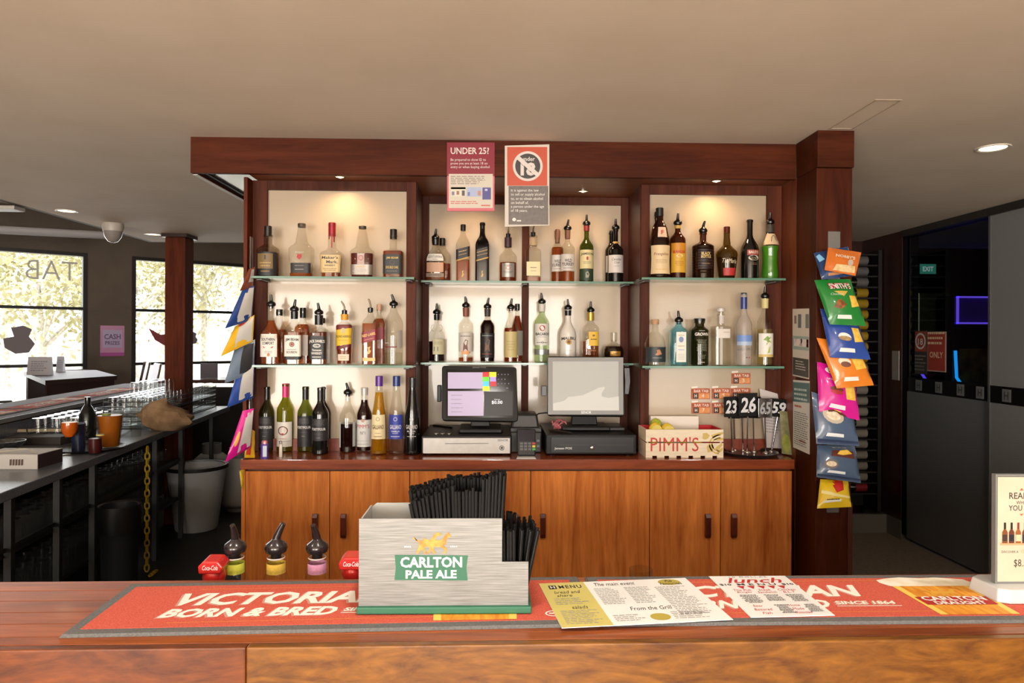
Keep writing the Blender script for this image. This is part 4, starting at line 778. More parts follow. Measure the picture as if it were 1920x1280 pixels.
MB().hexa([(c0.x-.045, 3.15, ztd+.02), (c0.x+.045, 3.15, ztd+.02), (c0.x+.045, 3.19, ztd+.02), (c0.x-.045, 3.19, ztd+.02)], [(c0.x-.04, 3.165, c0.z+.06), (c0.x+.04, 3.165, c0.z+.06), (c0.x+.04, 3.195, c0.z+.06), (c0.x-.04, 3.195, c0.z+.06)]).build('neck', BLK, r, bevel=.004)
MB().box(xa(861, 3.08), xa(943, 3.08), 3.06, 3.26, ztd, ztd+.02).build('stand_foot', BLK, r, bevel=.006)
# pen and coins on the drawer
a_, b_ = atz(812, 797, zt+.004), atz(848, 801, zt+.004)
tag(MB().tube([a_, b_], .004, 8).build('pen', BLACK, smooth=40), 'black pen lying on the silver fronted cash drawer', 'pen')
for k, u in enumerate((818, 830, 842)):
    p = atz(u, 813, zt+.0004); r = tag(MB().lathe([(0, 0), (.011, 0), (.011, .002), (0, .002)], 14, p).build('coin', P((176, 170, 160), .25, 1), smooth=40), 'silver coin lying on the silver fronted cash drawer', 'coin', 'coins on the cash drawer')
# second till
r, X0, X1, z0, zt2 = drawer('all black cash drawer under the silver till screen', 1025, 1195, 854, 815, 2.95, 3.36, BLK, None)
g = lambda u, v: at(u, v, 2.9475)
fp = MB().box(xa(1034, 2.948), xa(1190, 2.948), 2.9485, 2.9535, za(1100, 848.5, 2.948), za(1100, 819, 2.948)).build('front_panel', P((16, 15, 15), .4), r, bevel=.0015)
m = MB(); R_ = [(1048, 1105), (1120, 1175)]
for q in R_: m.flat([(q[0], 834.5), (q[1], 834.5), (q[1], 833.5), (q[0], 833.5)], g)
m.build('slot', P((60, 57, 56), .3), fp)
m = MB(); write(m, 'Jensen POS', 0, 0, 33, 5.5, lambda x, y: g(1056+x, 843.5-y), bold=.025); m.build('lettering', P((206, 204, 202), .5), fp)
p = at(1110, 839.5, 2.9478); o = MB().lathe([(0, 0), (.0095, 0), (.008, .006), (.004, .008), (0, .008)], 16).build('lock', CHROME, fp, smooth=40, local=True); o.matrix_local = Matrix.Translation(p-wloc(fp)) @ Matrix.Rotation(math.radians(90), 4, 'X')
r, f, w, h, ey, en = monitor('till_screen', 'silver framed till screen with pale reflection painted on, beside the card terminal', [(1025.5, 668), (1169.5, 668), (1172.5, 779.5), (1027, 778)], 3.05, 3.13, .032, [P((20, 20, 20), .3)])
S4(1027.5, 1168.5, 670, 777, (150, 150, 149), 'bezel', .0012, 0, .3, r)
S4(1036.3, 1159.5, 677.5, 769.5, (178, 179, 175), 'screen', .002, .15, .1, r)  # ceiling reflection on the screen, painted as pale colour and faint glow
m = MB(); m.flat([(1037, 756), (1048, 754), (1058, 751), (1066, 744), (1078, 743), (1092, 741), (1110, 733), (1122, 727), (1133, 725), (1134, 728), (1128, 737), (1128, 743), (1140, 746), (1160, 743), (1160.5, 769.5), (1037.5, 769.5)], lambda u, v: scr(u, v, .0026)); m.build('display', P((196, 196, 190), .25, emit=.2), r)  # brighter wave of that reflection, painted as a glowing shape
m = MB(); write(m, 'SENOR', 0, 0, 19, 5, lambda x, y: scr(1099+x, 775.5-y, .0018), bold=.015); m.build('lettering', P((236, 236, 236), .4), r)
MB().box(xa(1015.5, 3.08), xa(1026, 3.08)-.001, 3.07, 3.105, za(1020, 742, 3.08), za(1020, 723, 3.08)).build('card_reader', P((84, 84, 86), .4), r, bevel=.003)
m = MB()
for k in range(3): m.tube([at(1172.5+k*3, 690, 3.1), at(1174+k*3, 715, 3.09), at(1173+k*2, 738, 3.1)], .004, 6)
m.build('cable', P((120, 122, 126), .4), r, smooth=50)
ztd = zt2+.0005; c0 = f(w/2, 0, -.04)
MB().hexa([(c0.x-.06, 3.12, ztd+.02), (c0.x+.06, 3.12, ztd+.02), (c0.x+.06, 3.17, ztd+.02), (c0.x-.06, 3.17, ztd+.02)], [(c0.x-.05, 3.115, c0.z+.05), (c0.x+.05, 3.115, c0.z+.05), (c0.x+.05, 3.16, c0.z+.05), (c0.x-.05, 3.16, c0.z+.05)]).build('neck', BLK, r, bevel=.004)
MB().box(c0.x-.11, c0.x+.11, 3.06, 3.24, ztd, ztd+.02).build('stand_foot', BLK, r, bevel=.006)
# clutter on the black drawer
rr = random.Random(4); p = atz(1048, 801, ztd+.012)
m = MB()
for k in range(22):
    c = p+Vector((rr.gauss(0, .016), rr.gauss(0, .012), rr.uniform(-.008, .03))); a = rr.uniform(0, 6.28); dx = Vector((math.cos(a), math.sin(a), rr.uniform(-.5, .5)))*.014
    m.tube([c-dx, c+Vector((0, 0, .006)), c+dx], [.003, .005, .003], 5)
tag(m.build('cloth_scrunchie', noisy((170, 84, 92), (206, 130, 134), 200, .9), smooth=60), 'crumpled pink cloth band lying on the black cash drawer', 'cloth')
p = atz(1095, 800, ztd); tag(MB().box(p.x-.032, p.x+.03, p.y-.02, p.y+.02, ztd+.0003, ztd+.022).build('sweet_packet', noisy((70, 84, 60), (120, 124, 96), 60, .35), bevel=.006), 'small green packet lying on the black cash drawer', 'packet')
p = atz(1145, 806, ztd); tag(MB().box(p.x-.07, p.x+.06, p.y-.03, p.y+.03, ztd+.0003, ztd+.016).build('bill_folder', P((34, 32, 33), .45), bevel=.005), 'black folder lying flat on the black cash drawer', 'folder')
a_, b_ = atz(1030, 806, ztd+.006), atz(1072, 812, ztd+.006)
tag(MB().tube([a_, (a_+b_)/2+Vector((0, .01, 0)), b_], [.005, .007, .004], 8).build('waiters_knife', P((60, 50, 48), .3, .6), smooth=40), 'dark waiter knife lying before the pink cloth band', 'corkscrew')
tag(MB().tube([at(1002, 781, 3.2), at(1010, 775, 3.22), at(1024, 773.5, 3.2), at(1040, 776, 3.18)], .003, 6).build('till_cable', BLACK, smooth=50), 'thin black cable looping behind the receipt printer', 'cable')
# receipt printer and card terminal
GR = P((50, 49, 49), .45); yp = 3.04
X0, X1 = xa(958.5, yp), xa(1016.5, yp); zt3 = za(985, 798, yp); r = thing('receipt_printer', 'dark grey receipt printer standing between the two tills', 'printer', ((X0+X1)/2, yp+.08, ZCT))
MB().box(X0, X1, yp, yp+.17, ZCT+.0005, zt3-.03).build('casing', GR, r, bevel=.006)
MB().box(X0, X1, yp+.012, yp+.06, zt3-.0295, zt3-.012).build('paper_slot', P((44, 43, 44), .4), r, bevel=.002)
MB().hexa([(X0+.004, yp+.06, zt3-.0295), (X1-.004, yp+.06, zt3-.0295), (X1-.004, yp+.17, zt3-.0295), (X0+.004, yp+.17, zt3-.0295)], [(X0+.01, yp+.075, zt3+.045), (X1-.014, yp+.075, zt3+.045), (X1-.02, yp+.16, zt3+.05), (X0+.01, yp+.16, zt3+.05)]).build('lid', P((28, 27, 28), .4), r, bevel=.01)
m = MB()
for v in (826, 836): p = at(1009, v, yp-.001); m.box(p.x-.006, p.x+.006, yp-.0015, yp-.0002, p.z-.005, p.z+.005)
m.build('button', P((130, 138, 146), .4), r)
p0 = atz(988, 861, ZCT); r = thing('card_terminal', 'small card payment terminal on a white stand between the tills', 'terminal', (p0.x, 2.93, ZCT))
MB().hexa([(p0.x-.045, 2.882, ZCT+.0005), (p0.x+.04, 2.882, ZCT+.0005), (p0.x+.035, 2.98, ZCT+.0005), (p0.x-.035, 2.98, ZCT+.0005)], [(p0.x-.04, 2.888, ZCT+.006), (p0.x+.035, 2.888, ZCT+.006), (p0.x+.03, 2.975, ZCT+.012), (p0.x-.03, 2.975, ZCT+.012)]).build('stand', P((190, 190, 188), .4), r)
tf = lambda x, t, o: Vector((p0.x+x, 2.902+t*.045, ZCT+.014+t*.105))+Vector((0, -.919, .394))*o
m = MB(); m.hexa([tf(-.037, 0, 0), tf(.037, 0, 0), tf(.037, 0, -.03), tf(-.037, 0, -.03)], [tf(-.04, 1, 0), tf(.04, 1, 0), tf(.04, 1, -.03), tf(-.04, 1, -.03)]); m.build('body', P((16, 16, 17), .35), r, bevel=.004)
m = MB(); m.flat([(-.032, .52), (.032, .52), (.034, .95), (-.034, .95)], lambda x, t: tf(x, t, .0006)); m.build('display', P((40, 36, 48), .15), r)
for i in range(4):
    for j in range(3):
        c = (96, 98, 102) if i < 3 else [(70, 170, 70), (220, 200, 60), (190, 50, 50)][j]; x = -.028+i*.0175; t = .18+j*.11
        m = MB(); m.flat([(x, t), (x+.013, t), (x+.013, t+.08), (x, t+.08)], lambda a, b: tf(a, b, .0012)); m.build('key', P(c, .4), r)
# ---- bar tab cards stuck on the cream panel
yk = YB-.0012
for k, (u0, u1, v0, v1, n) in enumerate(((1371.7, 1407, 699, 719.5, '3'), (1296, 1331, 727.8, 748, '4'), (1334.7, 1369, 727.3, 747.5, '5'), (1370.2, 1407, 727, 747, '6'), (1296.7, 1332, 754.5, 775, '7'), (1334.7, 1369.5, 754.5, 775, '8'))):
    A, B = at(u0, v0, yk), at(u1, v1, yk); r = thing('bar_tab_card', 'orange-brown BAR TAB voucher stuck on the cream panel, %s' % ['topmost, alone in its row', 'upper one above the crate', 'middle of the upper row of three', 'partly behind the black number cards', 'lower row, over the crate middle', 'lower row, beside the black number cards'][k], 'voucher', (A.x, yk, B.z), 'bar tab vouchers')
    g = lambda u, v, o: Vector(at(u, v, yk))-Vector((0, o, 0))
    MB().box(A.x, B.x, yk-.0008, yk+.001, B.z, A.z).build('sheet', noisy((150, 66, 42), (196, 104, 64), 60, .6, 0, 0, (1, 1, 3)), r)
    m = MB(); m.flat([(u0+14, v1-1), (u1-1, v1-1), (u1-1, v0+9), (u0+14, v0+9)], lambda u, v: g(u, v, .0011)); m.build('print', noisy((206, 124, 66), (224, 150, 90), 40, .6), r)
    m = MB(); m.flat([(u0+3.5, v1-1), (u0+13, v1-1), (u0+13, v0+9), (u0+3.5, v0+9)], lambda u, v: g(u, v, .0013)); m.build('emblem', P((40, 36, 36), .6), r)
    m = MB(); write(m, 'H', 0, 0, 4.6, 6.5, lambda x, y: g(u0+8.2+x, v1-3-y, .0017), bold=.03); write(m, 'BAR TAB', 0, 0, 27, 5, lambda x, y: g((u0+u1)/2+1+x, v0+7.4-y, .0015), bold=.02); write(m, n, 0, 0, 4.5, 7, lambda x, y: g(u0+22+x, v1-3-y, .0017), bold=.02); m.build('lettering', P((228, 206, 190), .6), r)
    m = MB(); m.flat([(u0, v0+.5), (u0+12, v0-.5), (u0+12, v0-4), (u0, v0-3.5)], lambda u, v: g(u, v, .0014)); m.build('tape', P((232, 222, 208), .4), r)
p = at(1262, 790, 3.05); tag(MB().box(xa(1221, 3.05), xa(1311, 3.05), 3.05, 3.083, ZCT+.0005, za(1260, 780, 3.05)).build('carton', P((228, 218, 206), .6), bevel=.002), 'plain white carton standing behind the citrus crate', 'carton')
# ---- citrus crate
p = atz(1285, 858, ZCT); yf = p.y; X0, X1 = xa(1212, yf), xa(1357.5, yf); Xl = xa(1199, yf+.15)
CRW = noisy((226, 208, 178), (236, 220, 194), 14, .6, 0, 0, (1, 1, 5)); CRR = P((196, 30, 44), .5); yb = yf+.15; zA = za(1285, 830.5, yf); zB = za(1285, 828, yf); zC = za(1285, 805, yf)
r = thing('fruit_crate', 'pale timber crate with red lettering, holding citrus, on the back bar', 'crate', ((X0+X1)/2, yf+.08, ZCT))
kx = X1-X0; feet = [(X0, ZCT+.0005)]; n = 6
for k in range(n):
    xx = X0+kx*(.085+k*.155); feet += [(xx, ZCT+.0005), (xx, ZCT+.0085), (xx+kx*.06, ZCT+.0085), (xx+kx*.06, ZCT+.0005)]
lowp = feet+[(X1, ZCT+.0005), (X1, zA), (X0, zA)]
MB().prism(lowp, lambda x, z: (x, yf, z), lambda x, z: (x, yf+.006, z)).build('slat', CRW, r)
MB().box(X0, X1, yf, yf+.006, zB, zC).build('slat', CRW, r, bevel=.0008)
for xs in (X0+.006, X1-.012): MB().box(xs, xs+.006, yf+.0062, yf+.02, ZCT+.01, zC-.002).build('corner_batten', CRW, r)
MB().box(X0, X1, yb, yb+.006, ZCT+.0005, zC).build('slat', CRR, r)
for xs in (X0, X1-.006):
    for z0_, z1_ in ((ZCT+.0005, zA), (zB, zC)): MB().box(xs, xs+.006, yf+.0065, yb-.0005, z0_, z1_).build('slat', CRW if xs == X0 else CRR, r)
MB().box(X0+.006, X1-.006, yf+.007, yb-.001, ZCT+.009, ZCT+.014).build('base_board', CRR, r)
def clipz(mb_src, lo, hi, dst):   # keep the part of flat triangles between two heights
    for fce in mb_src.f:
        poly = [Vector(mb_src.v[i]) for i in fce]
        for z, sg in ((lo, 1), (hi, -1)):
            out = []
            for i in range(len(poly)):
                a, b = poly[i], poly[(i+1) % len(poly)]; da, db = (a.z-z)*sg, (b.z-z)*sg
                if da >= 0: out.append(a)
                if (da >= 0) != (db >= 0): out.append(a+(b-a)*(da/(da-db)))
            poly = out
            if not poly: break
        if len(poly) > 2: dst.add(poly, [tuple(range(len(poly)))])
g = lambda u, v: at(u, v, yf-.0007)
m = MB(); write(m, "PIMM'S", 0, 0, 90, 27, lambda x, y: g(1265+x, 846-y), bold=0); d = MB(); clipz(m, ZCT, zA, d); clipz(m, zB, zC, d); d.build('lettering', P((196, 52, 44), .5), r)
m = MB(); fx = lambda x, y: g(1339+x, 830+y)
for R__ in (18, 13): ring(m, lambda x, y: g(1357+x-6, 833-y), 0, 0, R__+4, R__+1, 2.6, 16, math.pi*.5, math.pi*1.45)
for pts in ([(-21, -18), (-14, -19), (-8, -14), (-12, -8), (-18, -6), (-22, -8)], [(-14, 6), (-4, 2), (0, 8), (-4, 16), (-12, 18)], [(2, 10), (14, 0), (16, 4), (6, 16)], [(4, 18), (16, 8), (16, 14), (8, 20)], [(-6, -14), (8, -19), (17, -20), (17, -17), (6, -13), (-2, -8)], [(-2, -6), (10, -10), (17, -9), (17, -5), (8, -4)]): m.flat(pts, fx)
d = MB(); clipz(m, ZCT+.009, zA, d); clipz(m, zB, zC, d); d.build('emblem', P((206, 176, 96), .5), r)
YEL = noisy((228, 190, 40), (240, 206, 70), 60, .4, .15); LIM = noisy((150, 170, 40), (190, 196, 60), 60, .4, .15)
def fruit(x, y, z, R_, mat, lab, cut=False, nm='lemon'):
    r = thing(nm, lab, 'fruit', (x, y, z-R_), 'citrus in the timber crate')
    MB().lathe([(0, -R_*1.02)]+[(R_*math.cos(a), R_*math.sin(a)*1.08) for a in [math.radians(t) for t in range(-75, 76, 15)]]+[(0, R_*1.18)], 16, (x, y, z)).build('skin', mat, r, smooth=60)
    if cut: m = MB(); m.flat(disc(18, 0, 0, R_*.86, R_*.86), lambda a, b: (x+a, y-R_*1.003, z+b)); m.build('flesh', P((206, 186, 80), .35), r)
z_ = ZCT+.014
fruit(xa(1230, yf+.04), yf+.045, zC-.006, .028, YEL, 'halved lemon at the near corner of the crate, cut face showing', True)
fruit(xa(1253, yf+.04), yf+.046, zC-.01, .029, YEL, 'halved lemon beside another half in the crate, toward its middle', True)
fruit(xa(1232, yf+.09), yf+.10, zC+.006, .027, LIM, 'whole yellow-green lemon on top of the crate', False, 'lemon')
for u, mt, lb in ((1228, YEL, 'lemon showing through the crate gap, under the first letter'), (1256, YEL, 'lemon showing through the crate gap, below the middle letters'), (1284, LIM, 'lime showing through the crate gap, below the last letters'), (1310, YEL, 'lemon showing through the crate gap, beside the gold crest')):
    fruit(xa(u, yf+.04), yf+.05, z_+.027, .0262, mt, lb, nm='lime' if mt is LIM else 'lemon')
# ---- table number stands on a black tray
pf = atz(1411, 861, ZCT); rx = (xa(1465, pf.y+.1)-xa(1357, pf.y+.1))/2*.95; tcx, tcy = xa(1411, pf.y+.1), pf.y+.125
tr = thing('serving_tray', 'round black tray under the table number stands', 'tray', (tcx, tcy, ZCT)); trr = rx
MB().lathe([(0, .001), (rx*.93, .001), (rx, .014), (rx*.985, .015), (rx*.92, .004), (0, .004)], 40, (tcx, tcy, ZCT)).build('dish', P((28, 27, 28), .3, coat=.3), tr, smooth=40)
ztz = ZCT+.0045; CARD = P((8, 8, 9), .55, 0, .2); NUM = P((208, 206, 208), .5)
def stand(ub, vb, ut, vt, w, h, txt, lab, tilt=0, card=True, yaw=0):
    b = atz(ub, vb, ztz); t = at(ut, vt, b.y-.004); r = thing('number_stand', lab, 'table number', b, 'table number stands on the black tray')
    MB().lathe([(0, 0), (.014, 0), (.013, .004), (.0045, .008)], 16, b).build('foot', CHROME, r, smooth=40)
    MB().tube([b+Vector((0, 0, .006)), b+(t-b)*.5, t], .0036, 8).build('rod', CHROME, r, smooth=50)
    k = pxs(t.x, t.y); W, H = w*k, h*k; cc = Vector((t.x, t.y-.004, t.z+H*.5-.02)); ex = Vector((math.cos(yaw), math.sin(yaw), 0))*math.cos(tilt)+Vector((0, 0, math.sin(tilt))); ez = Vector((0, 0, 1))*math.cos(tilt)-Vector((math.cos(yaw), math.sin(yaw), 0))*math.sin(tilt); en = ez.cross(ex).normalized()*-1
    if en.y > 0: en = -en
    c = MB().obox(cc, ex*W/2, en*.002, ez*H/2).build('number_card', CARD if card else CHROME, r, bevel=.0012)
    g = lambda x, y: cc+en*.0026+ex*x+ez*y
    m = MB(); write(m, txt, 0, -H*.33, W*.8, H*.66, g, bold=.03, shear=.12); m.build('numeral', NUM if card else P((150, 150, 152), .4), c)
    MB().lathe([(0, .006), (.006, .003), (.007, 0), (.006, -.004), (0, -.006)], 10, t+Vector((0, -.008, 0))).build('clip', CHROME, r, smooth=50)
stand(1378, 843.5, 1376, 776, 22, 38, '2', 'number stand with upright card reading 2, behind the 26', 0)
stand(1373, 846, 1370, 773, 27, 38, '23', 'number stand with black card reading 23, at the crate side of the tray', .02)
stand(1393, 844, 1391, 775, 30, 36, '28', 'number stand with black card hidden behind the 26', .03)
stand(1401, 848, 1402, 772, 36, 44, '26', 'number stand with black card reading 26, foremost on the tray', .03)
stand(1414, 847, 1412, 775, 30, 40, '48', 'number stand with card tucked just behind the 26', -.05, yaw=.25)
stand(1405, 842, 1407, 774, 24, 36, '33', 'number stand at the back of the tray, behind the 26', 0)
stand(1436, 849.5, 1434, 774, 26, 36, '65', 'number stand with mirror-bright card reading 65', 0, False)
stand(1447, 847, 1459, 773, 34, 34, '59', 'number stand with tilted black card reading 59', -.1)
# leaflets leaning by the number stands
def leaflet(lab, pts, y0, y1, c, extra=()):
    A, B, C, D = at(*pts[0], y1), at(*pts[1], y1), at(*pts[2], y0), at(*pts[3], y0); C.z = max(C.z, ZCT+.001); D.z = max(D.z, ZCT+.001); r = thing('leaflet', lab, 'leaflet', (C+D)/2); o = Vector((0, .002, 0))
    MB().hexa([D, C, C+o, D+o], [A, B, B+o, A+o]).build('sheet', c, r)
    f = lambda s, t, h=.0008: ((D*(1-s)+C*s)*(1-t)+(A*(1-s)+B*s)*t)-Vector((0, h, 0)); return r, f
r, f = leaflet('white printed leaflet leaning behind the number stands', [(1424, 728), (1458, 738), (1476, 841), (1436, 839)], 3.06, 3.078, P((196, 186, 184), .5))
m = MB(); lines(m, .1, .9, .25, .85, 12, lambda s, t: f(s, t), .35, seed=31); m.build('print', P((150, 140, 142), .5), r)
r, f = leaflet('olive green picture leaflet leaning against the post panel', [(1462, 770), (1488, 772), (1490, 858), (1466, 850)], 2.97, 3.02, noisy((104, 104, 66), (146, 140, 104), 22, .5))
m = MB(); m.flat(disc(14, .35, .25, .3, .22), lambda s, t: f(s, t)); m.build('print', noisy((120, 126, 40), (150, 150, 70), 30, .5), r)
# lighters in front of the wine bottles
for u, v0, v1, w, c, lab in ((494.5, 825, 859.5, 14, (84, 56, 150), 'purple cigarette lighter with pale label before the first wine bottle'), (525, 826, 857.5, 6.5, (196, 186, 172), 'slim cream lighter before the pink capped wine bottle')):
    p = atz(u, v1, ZCT); k = pxs(p.x, p.y); H = (v1-v0)*k*.98; W = w*k/2; r = thing('cigarette_lighter', lab, 'lighter', p); yy = p.y+.01
    MB().lathe([(W*.98, .0005), (W, .003), (W, H*.78), (W*.9, H*.8)], 16, (p.x, yy, ZCT), dy=lambda a, b: .55).build('body', P(c, .3), r, smooth=40)
    MB().lathe([(W*.8, H*.8), (W*.8, H*.93), (W*.5, H)], 12, (p.x, yy, ZCT), dy=lambda a, b: .6).build('cap', P((190, 120, 130) if w > 10 else (120, 112, 104), .3, .5), r, smooth=40)
    if w > 10: m = MB(); m.flat([(-W*.3, H*.1), (W*.75, H*.1), (W*.75, H*.7), (-W*.3, H*.7)], lambda x, z: (p.x+x, yy-W*.56, ZCT+z)); m.build('label', P((196, 206, 216), .5), r)
# ================================================================ BOTTLES
CLR = glass((232, 230, 222), 1.6); SMK = glass((190, 180, 165), 1.5); LIME = glass((150, 150, 30), 1.5, .25, (96, 104, 14)); OLV = glass((70, 66, 20), 1.5, .3, (44, 46, 16))
GRN = glass((120, 130, 40), 1.5, .3, (62, 74, 18)); BLU = glass((150, 206, 216), 1.5, .12, (120, 186, 200)); BRN = glass((110, 52, 20), 1.5, .3, (54, 26, 12)); FROSTG = glass((230, 222, 212), 1.45, .28, (206, 198, 192), .3)
AMB = glass((206, 120, 52), 1.35, .34, (168, 82, 28)); AMD = glass((180, 84, 34), 1.35, .36, (140, 56, 20)); REDL = glass((140, 40, 36), 1.35, .35, (104, 24, 26)); DRK = glass((60, 20, 18), 1.3, .5, (38, 16, 16)); YLL = glass((236, 190, 50), 1.35, .3, (204, 150, 24))
WAT = glass((240, 240, 232), 1.33); DBLK = P((12, 11, 10), .14, coat=.4); TAN = glass((196, 120, 60), 1.35, .3, (150, 84, 40)); PGRN = glass((206, 220, 180), 1.5, .15, (170, 196, 150))
CB = P((16, 15, 14), .35, coat=.1); PB = P((12, 11, 11), .3, coat=.25)
c_ = lambda *a: P(a, .5)
LW, LC, LBK, LGOLD, LSIL = c_(226, 220, 210), c_(222, 204, 160), c_(30, 28, 28), c_(190, 150, 72), P((150, 140, 130), .35, .3)
IW, IK, IR, IG = c_(232, 226, 216), c_(48, 42, 38), c_(176, 36, 40), c_(206, 166, 84)
def interp(prof, z):
    for (r0, z0), (r1, z1) in zip(prof, prof[1:]):
        if z0 <= z <= z1 and z1 > z0: return r0+(r1-r0)*(z-z0)/(z1-z0)
    return prof[-1][0]
def bottle(lab, S, u, vb, vt, w, gl, sh=None, sl=None, nk=9, liq=None, cap=None, labels=(), texts=(), sq=2, dy=1, bot=1, top=1, prof=None, dyo=0, name='spirit_bottle', band=None, group=None, extra=None, nb=None):
    """pixel heights are read on the bottle's own depth; S is a shelf key or None for the worktop"""
    if S:
        z0, Y, Yk = SH[S]; z0 += .0006; Y += dyo*1.3
        if dyo > .02: w *= .86
        Y = min(Y, Yk-w*pxs(xa(u, Y), Y)/2*dy-.004)
    else: p = atz(u, vb, ZCT); z0 = ZCT+.0008; Y = p.y+w*pxs(p.x, p.y)/2*.95+dyo
    X = xa(u, Y); k = pxs(X, Y); R = w*k/2; Z = lambda v: (vb-v)*k; H = Z(vt); N = nk*k/2
    if S and S[0] == 'C': group = group or 'bottles on the middle bay shelves'
    group = group or ('bottles on the back bar worktop' if not S else 'bottles on the whisky bay shelves' if S[0] == 'L' else 'bottles on the liqueur and gin bay shelves')
    r = thing(name, lab, 'bottle', (X, Y, z0), group)
    if prof is None:
        zs, zn = Z(sh), Z(sl); pr = [(0, 0), (R*.9*bot, 0), (R*bot, .004), (R*(bot+top)/2, zs*.5), (R*top, zs)]
        NB = (nb or nk)*k/2
        for t in (.2, .4, .6, .8, 1): pr.append((R*top+(NB-R*top)*(3*t*t-2*t**3), zs+(zn-zs)*t))
        if H-zn > .012: pr += [(N, H-.010), (N*1.16, H-.009), (N*1.16, H)]
        else: pr += [(N, H)]
    else: pr = [(a*R, Z(v)) for a, v in prof]; pr = [(0, 0), (pr[0][0]*.92, 0)]+[(a, max(b, .003)) for a, b in pr]; H = pr[-1][1]
    sqf = (lambda a, z: sq if a > R*.72 else 2) if sq != 2 else None
    dyf = (lambda a, z: 1+(dy-1)*max(0, min(1, (a-N)/(R*.95-N+1e-6)))) if dy != 1 else None
    MB().lathe(pr, 28 if sq == 2 else 32, (X, Y, z0), sqf, dyf).build('glass_body', gl, r, smooth=35)
    if liq:
        lm, lv = liq; zl = Z(lv); q = [(0, .004)]+[(max(a*.93-.0004, .001), max(b, .004)) for a, b in pr[1:] if b < zl and a > 0]+[(max(interp(pr, zl)*.93-.0004, .001), zl), (0, zl)]
        MB().lathe(q, 28, (X, Y, z0), sqf, dyf).build('liquid', lm, r, smooth=35)
    def surf(x, z, off):
        a = interp(pr, max(z, .003)); e = sqf(a, z) if sqf else 2; d = dyf(a, z) if dyf else 1; x_ = max(-.985, min(.985, x/a)); return (X+x_*a, Y-d*a*(max(1-abs(x_)**e, 0))**(1/e)-off, z0+z)
    for L in labels:
        mt, v0, v1, wf = L[:4]; xo = L[4] if len(L) > 4 else 0; sl_ = L[5] if len(L) > 5 else 0; m = MB()
        def lf(s, t):
            zz = Z(v1)+(Z(v0)-Z(v1))*t; a = interp(pr, max(zz, .003)); x = (xo+(s*2-1)*wf)*a; return surf(x, zz+sl_*k*(s-.5), .0007+.0003*len(L[6:]))
        m.sheet(lf, 14, 4); m.build('label', mt, r, smooth=50)
    for T in texts:
        s, v, h, ww, mt = T[:5]; o = T[5] if len(T) > 5 else {}; m = MB(); xo = o.pop('x', 0); tilt = o.pop('tilt', 0); ff = lambda x, y: surf(x, y+tilt*x, .0016)
        if s is None: lines(m, xo*k-ww*k/2, xo*k+ww*k/2, Z(v)-h*k/2, Z(v)+h*k/2, o.get('n', 3), ff, .4, seed=int(u), align='c', ragged=.3)
        elif s == 'O': m.flat(disc(16, xo*k, Z(v), ww*k/2, h*k/2), ff)
        elif s == 'OO': ring(m, ff, xo*k, Z(v), ww*k/2, h*k/2, ww*k*.1)
        elif s == '#': m.flat([((xo+a*ww)*k, Z(v)+b*h*k) for a, b in o['poly']], ff)
        else: write(m, s, xo*k, Z(v)-h*k/2, ww*k, h*k, ff, **{'bold': .02, **o})
        m.build('lettering' if s not in (None, 'O', 'OO', '#') else 'print', mt, r)
    if band: mt, v0, v1, ww = band; m = MB(); zz0, zz1 = Z(v1), Z(v0); m.lathe([(max(interp(pr, zz0), ww*k/2)+.0006, zz0), (max(interp(pr, zz1), ww*k/2)+.0006, zz1)], 20, (X, Y, z0), cap=False); m.build('neck_band', mt, r, smooth=50)
    if cap:
        if cap[0] == 'screw': _, mt, v0, v1, ww = cap; MB().lathe([(ww*k/2, Z(v1)), (ww*k/2, Z(v0)-.0015), (ww*k/2-.0015, Z(v0)), (0, Z(v0))], 20, (X, Y, z0)).build('cap', mt, r, smooth=40)
        if cap[0] == 'pour': m = MB(); sz = cap[2] if len(cap) > 2 else 1; pourer(m, (X, Y, z0+H), .74*sz, cap[1], .3); m.build('pourer', PB, r, smooth=45)
        if cap[0] == 'steel':
            m = MB(); m.lathe([(.008, -.004), (.0115, 0), (.0115, .016), (.008, .018)], 14, (X, Y, z0+H)); m.build('stopper', PB, r, smooth=40)
            l = cap[1]; b = Vector((X, Y, z0+H+.016)); MB().tube([b, b+Vector((l*.001, 0, .014)), b+Vector((l*.006, -.002, .028)), b+Vector((l*.014, -.004, .04))], [.0045, .0042, .0038, .0034], 8).build('spout', P((110, 92, 76), .25, .8), r, smooth=50)
    if extra: extra(r, X, Y, z0, k, R, Z, surf, interp, pr)
    return r
# --- whisky bay, upper shelf
bL = 515
bottle('squat clear bottle with black and tan label, at the chip bag end of the shelf', 'LT', 502, bL, 436, 42, SMK, 464, 452, 15, (AMD, 470), ('screw', CB, 419, 438, 13.5), [(LBK, 469, 513, .9), (c_(120, 96, 58), 472, 500, .68, -.05, 0, 1)], [('1', 479, 8, 3, c_(60, 50, 44)), (None, 492, 11, 24, c_(176, 146, 90), {'n': 2}), (None, 505, 6, 18, c_(140, 110, 60), {'n': 1})], dy=.8)
bottle('wide clear whiskey bottle, nearly empty, with small red shield and black lower label', 'LT', 565, bL, 414, 45, CLR, 463, 447, 13, (AMB, 507), ('screw', c_(70, 58, 46), 414, 421, 14.5), [(LBK, 489, 507.5, .84, .08)], [('#', 478, 10, 9, IR, {'poly': [(-.5, .5), (.5, .5), (.5, -.1), (0, -.5), (-.5, -.1)]}), ('JIM BEAM', 470, 4, 16, c_(200, 190, 176), {'bold': 0}), (None, 501, 3, 22, c_(170, 160, 150), {'n': 1}), (None, 494, 4, 22, c_(120, 110, 100), {'n': 1})], sq=4, dy=.7, bot=.94, top=1, nb=22)
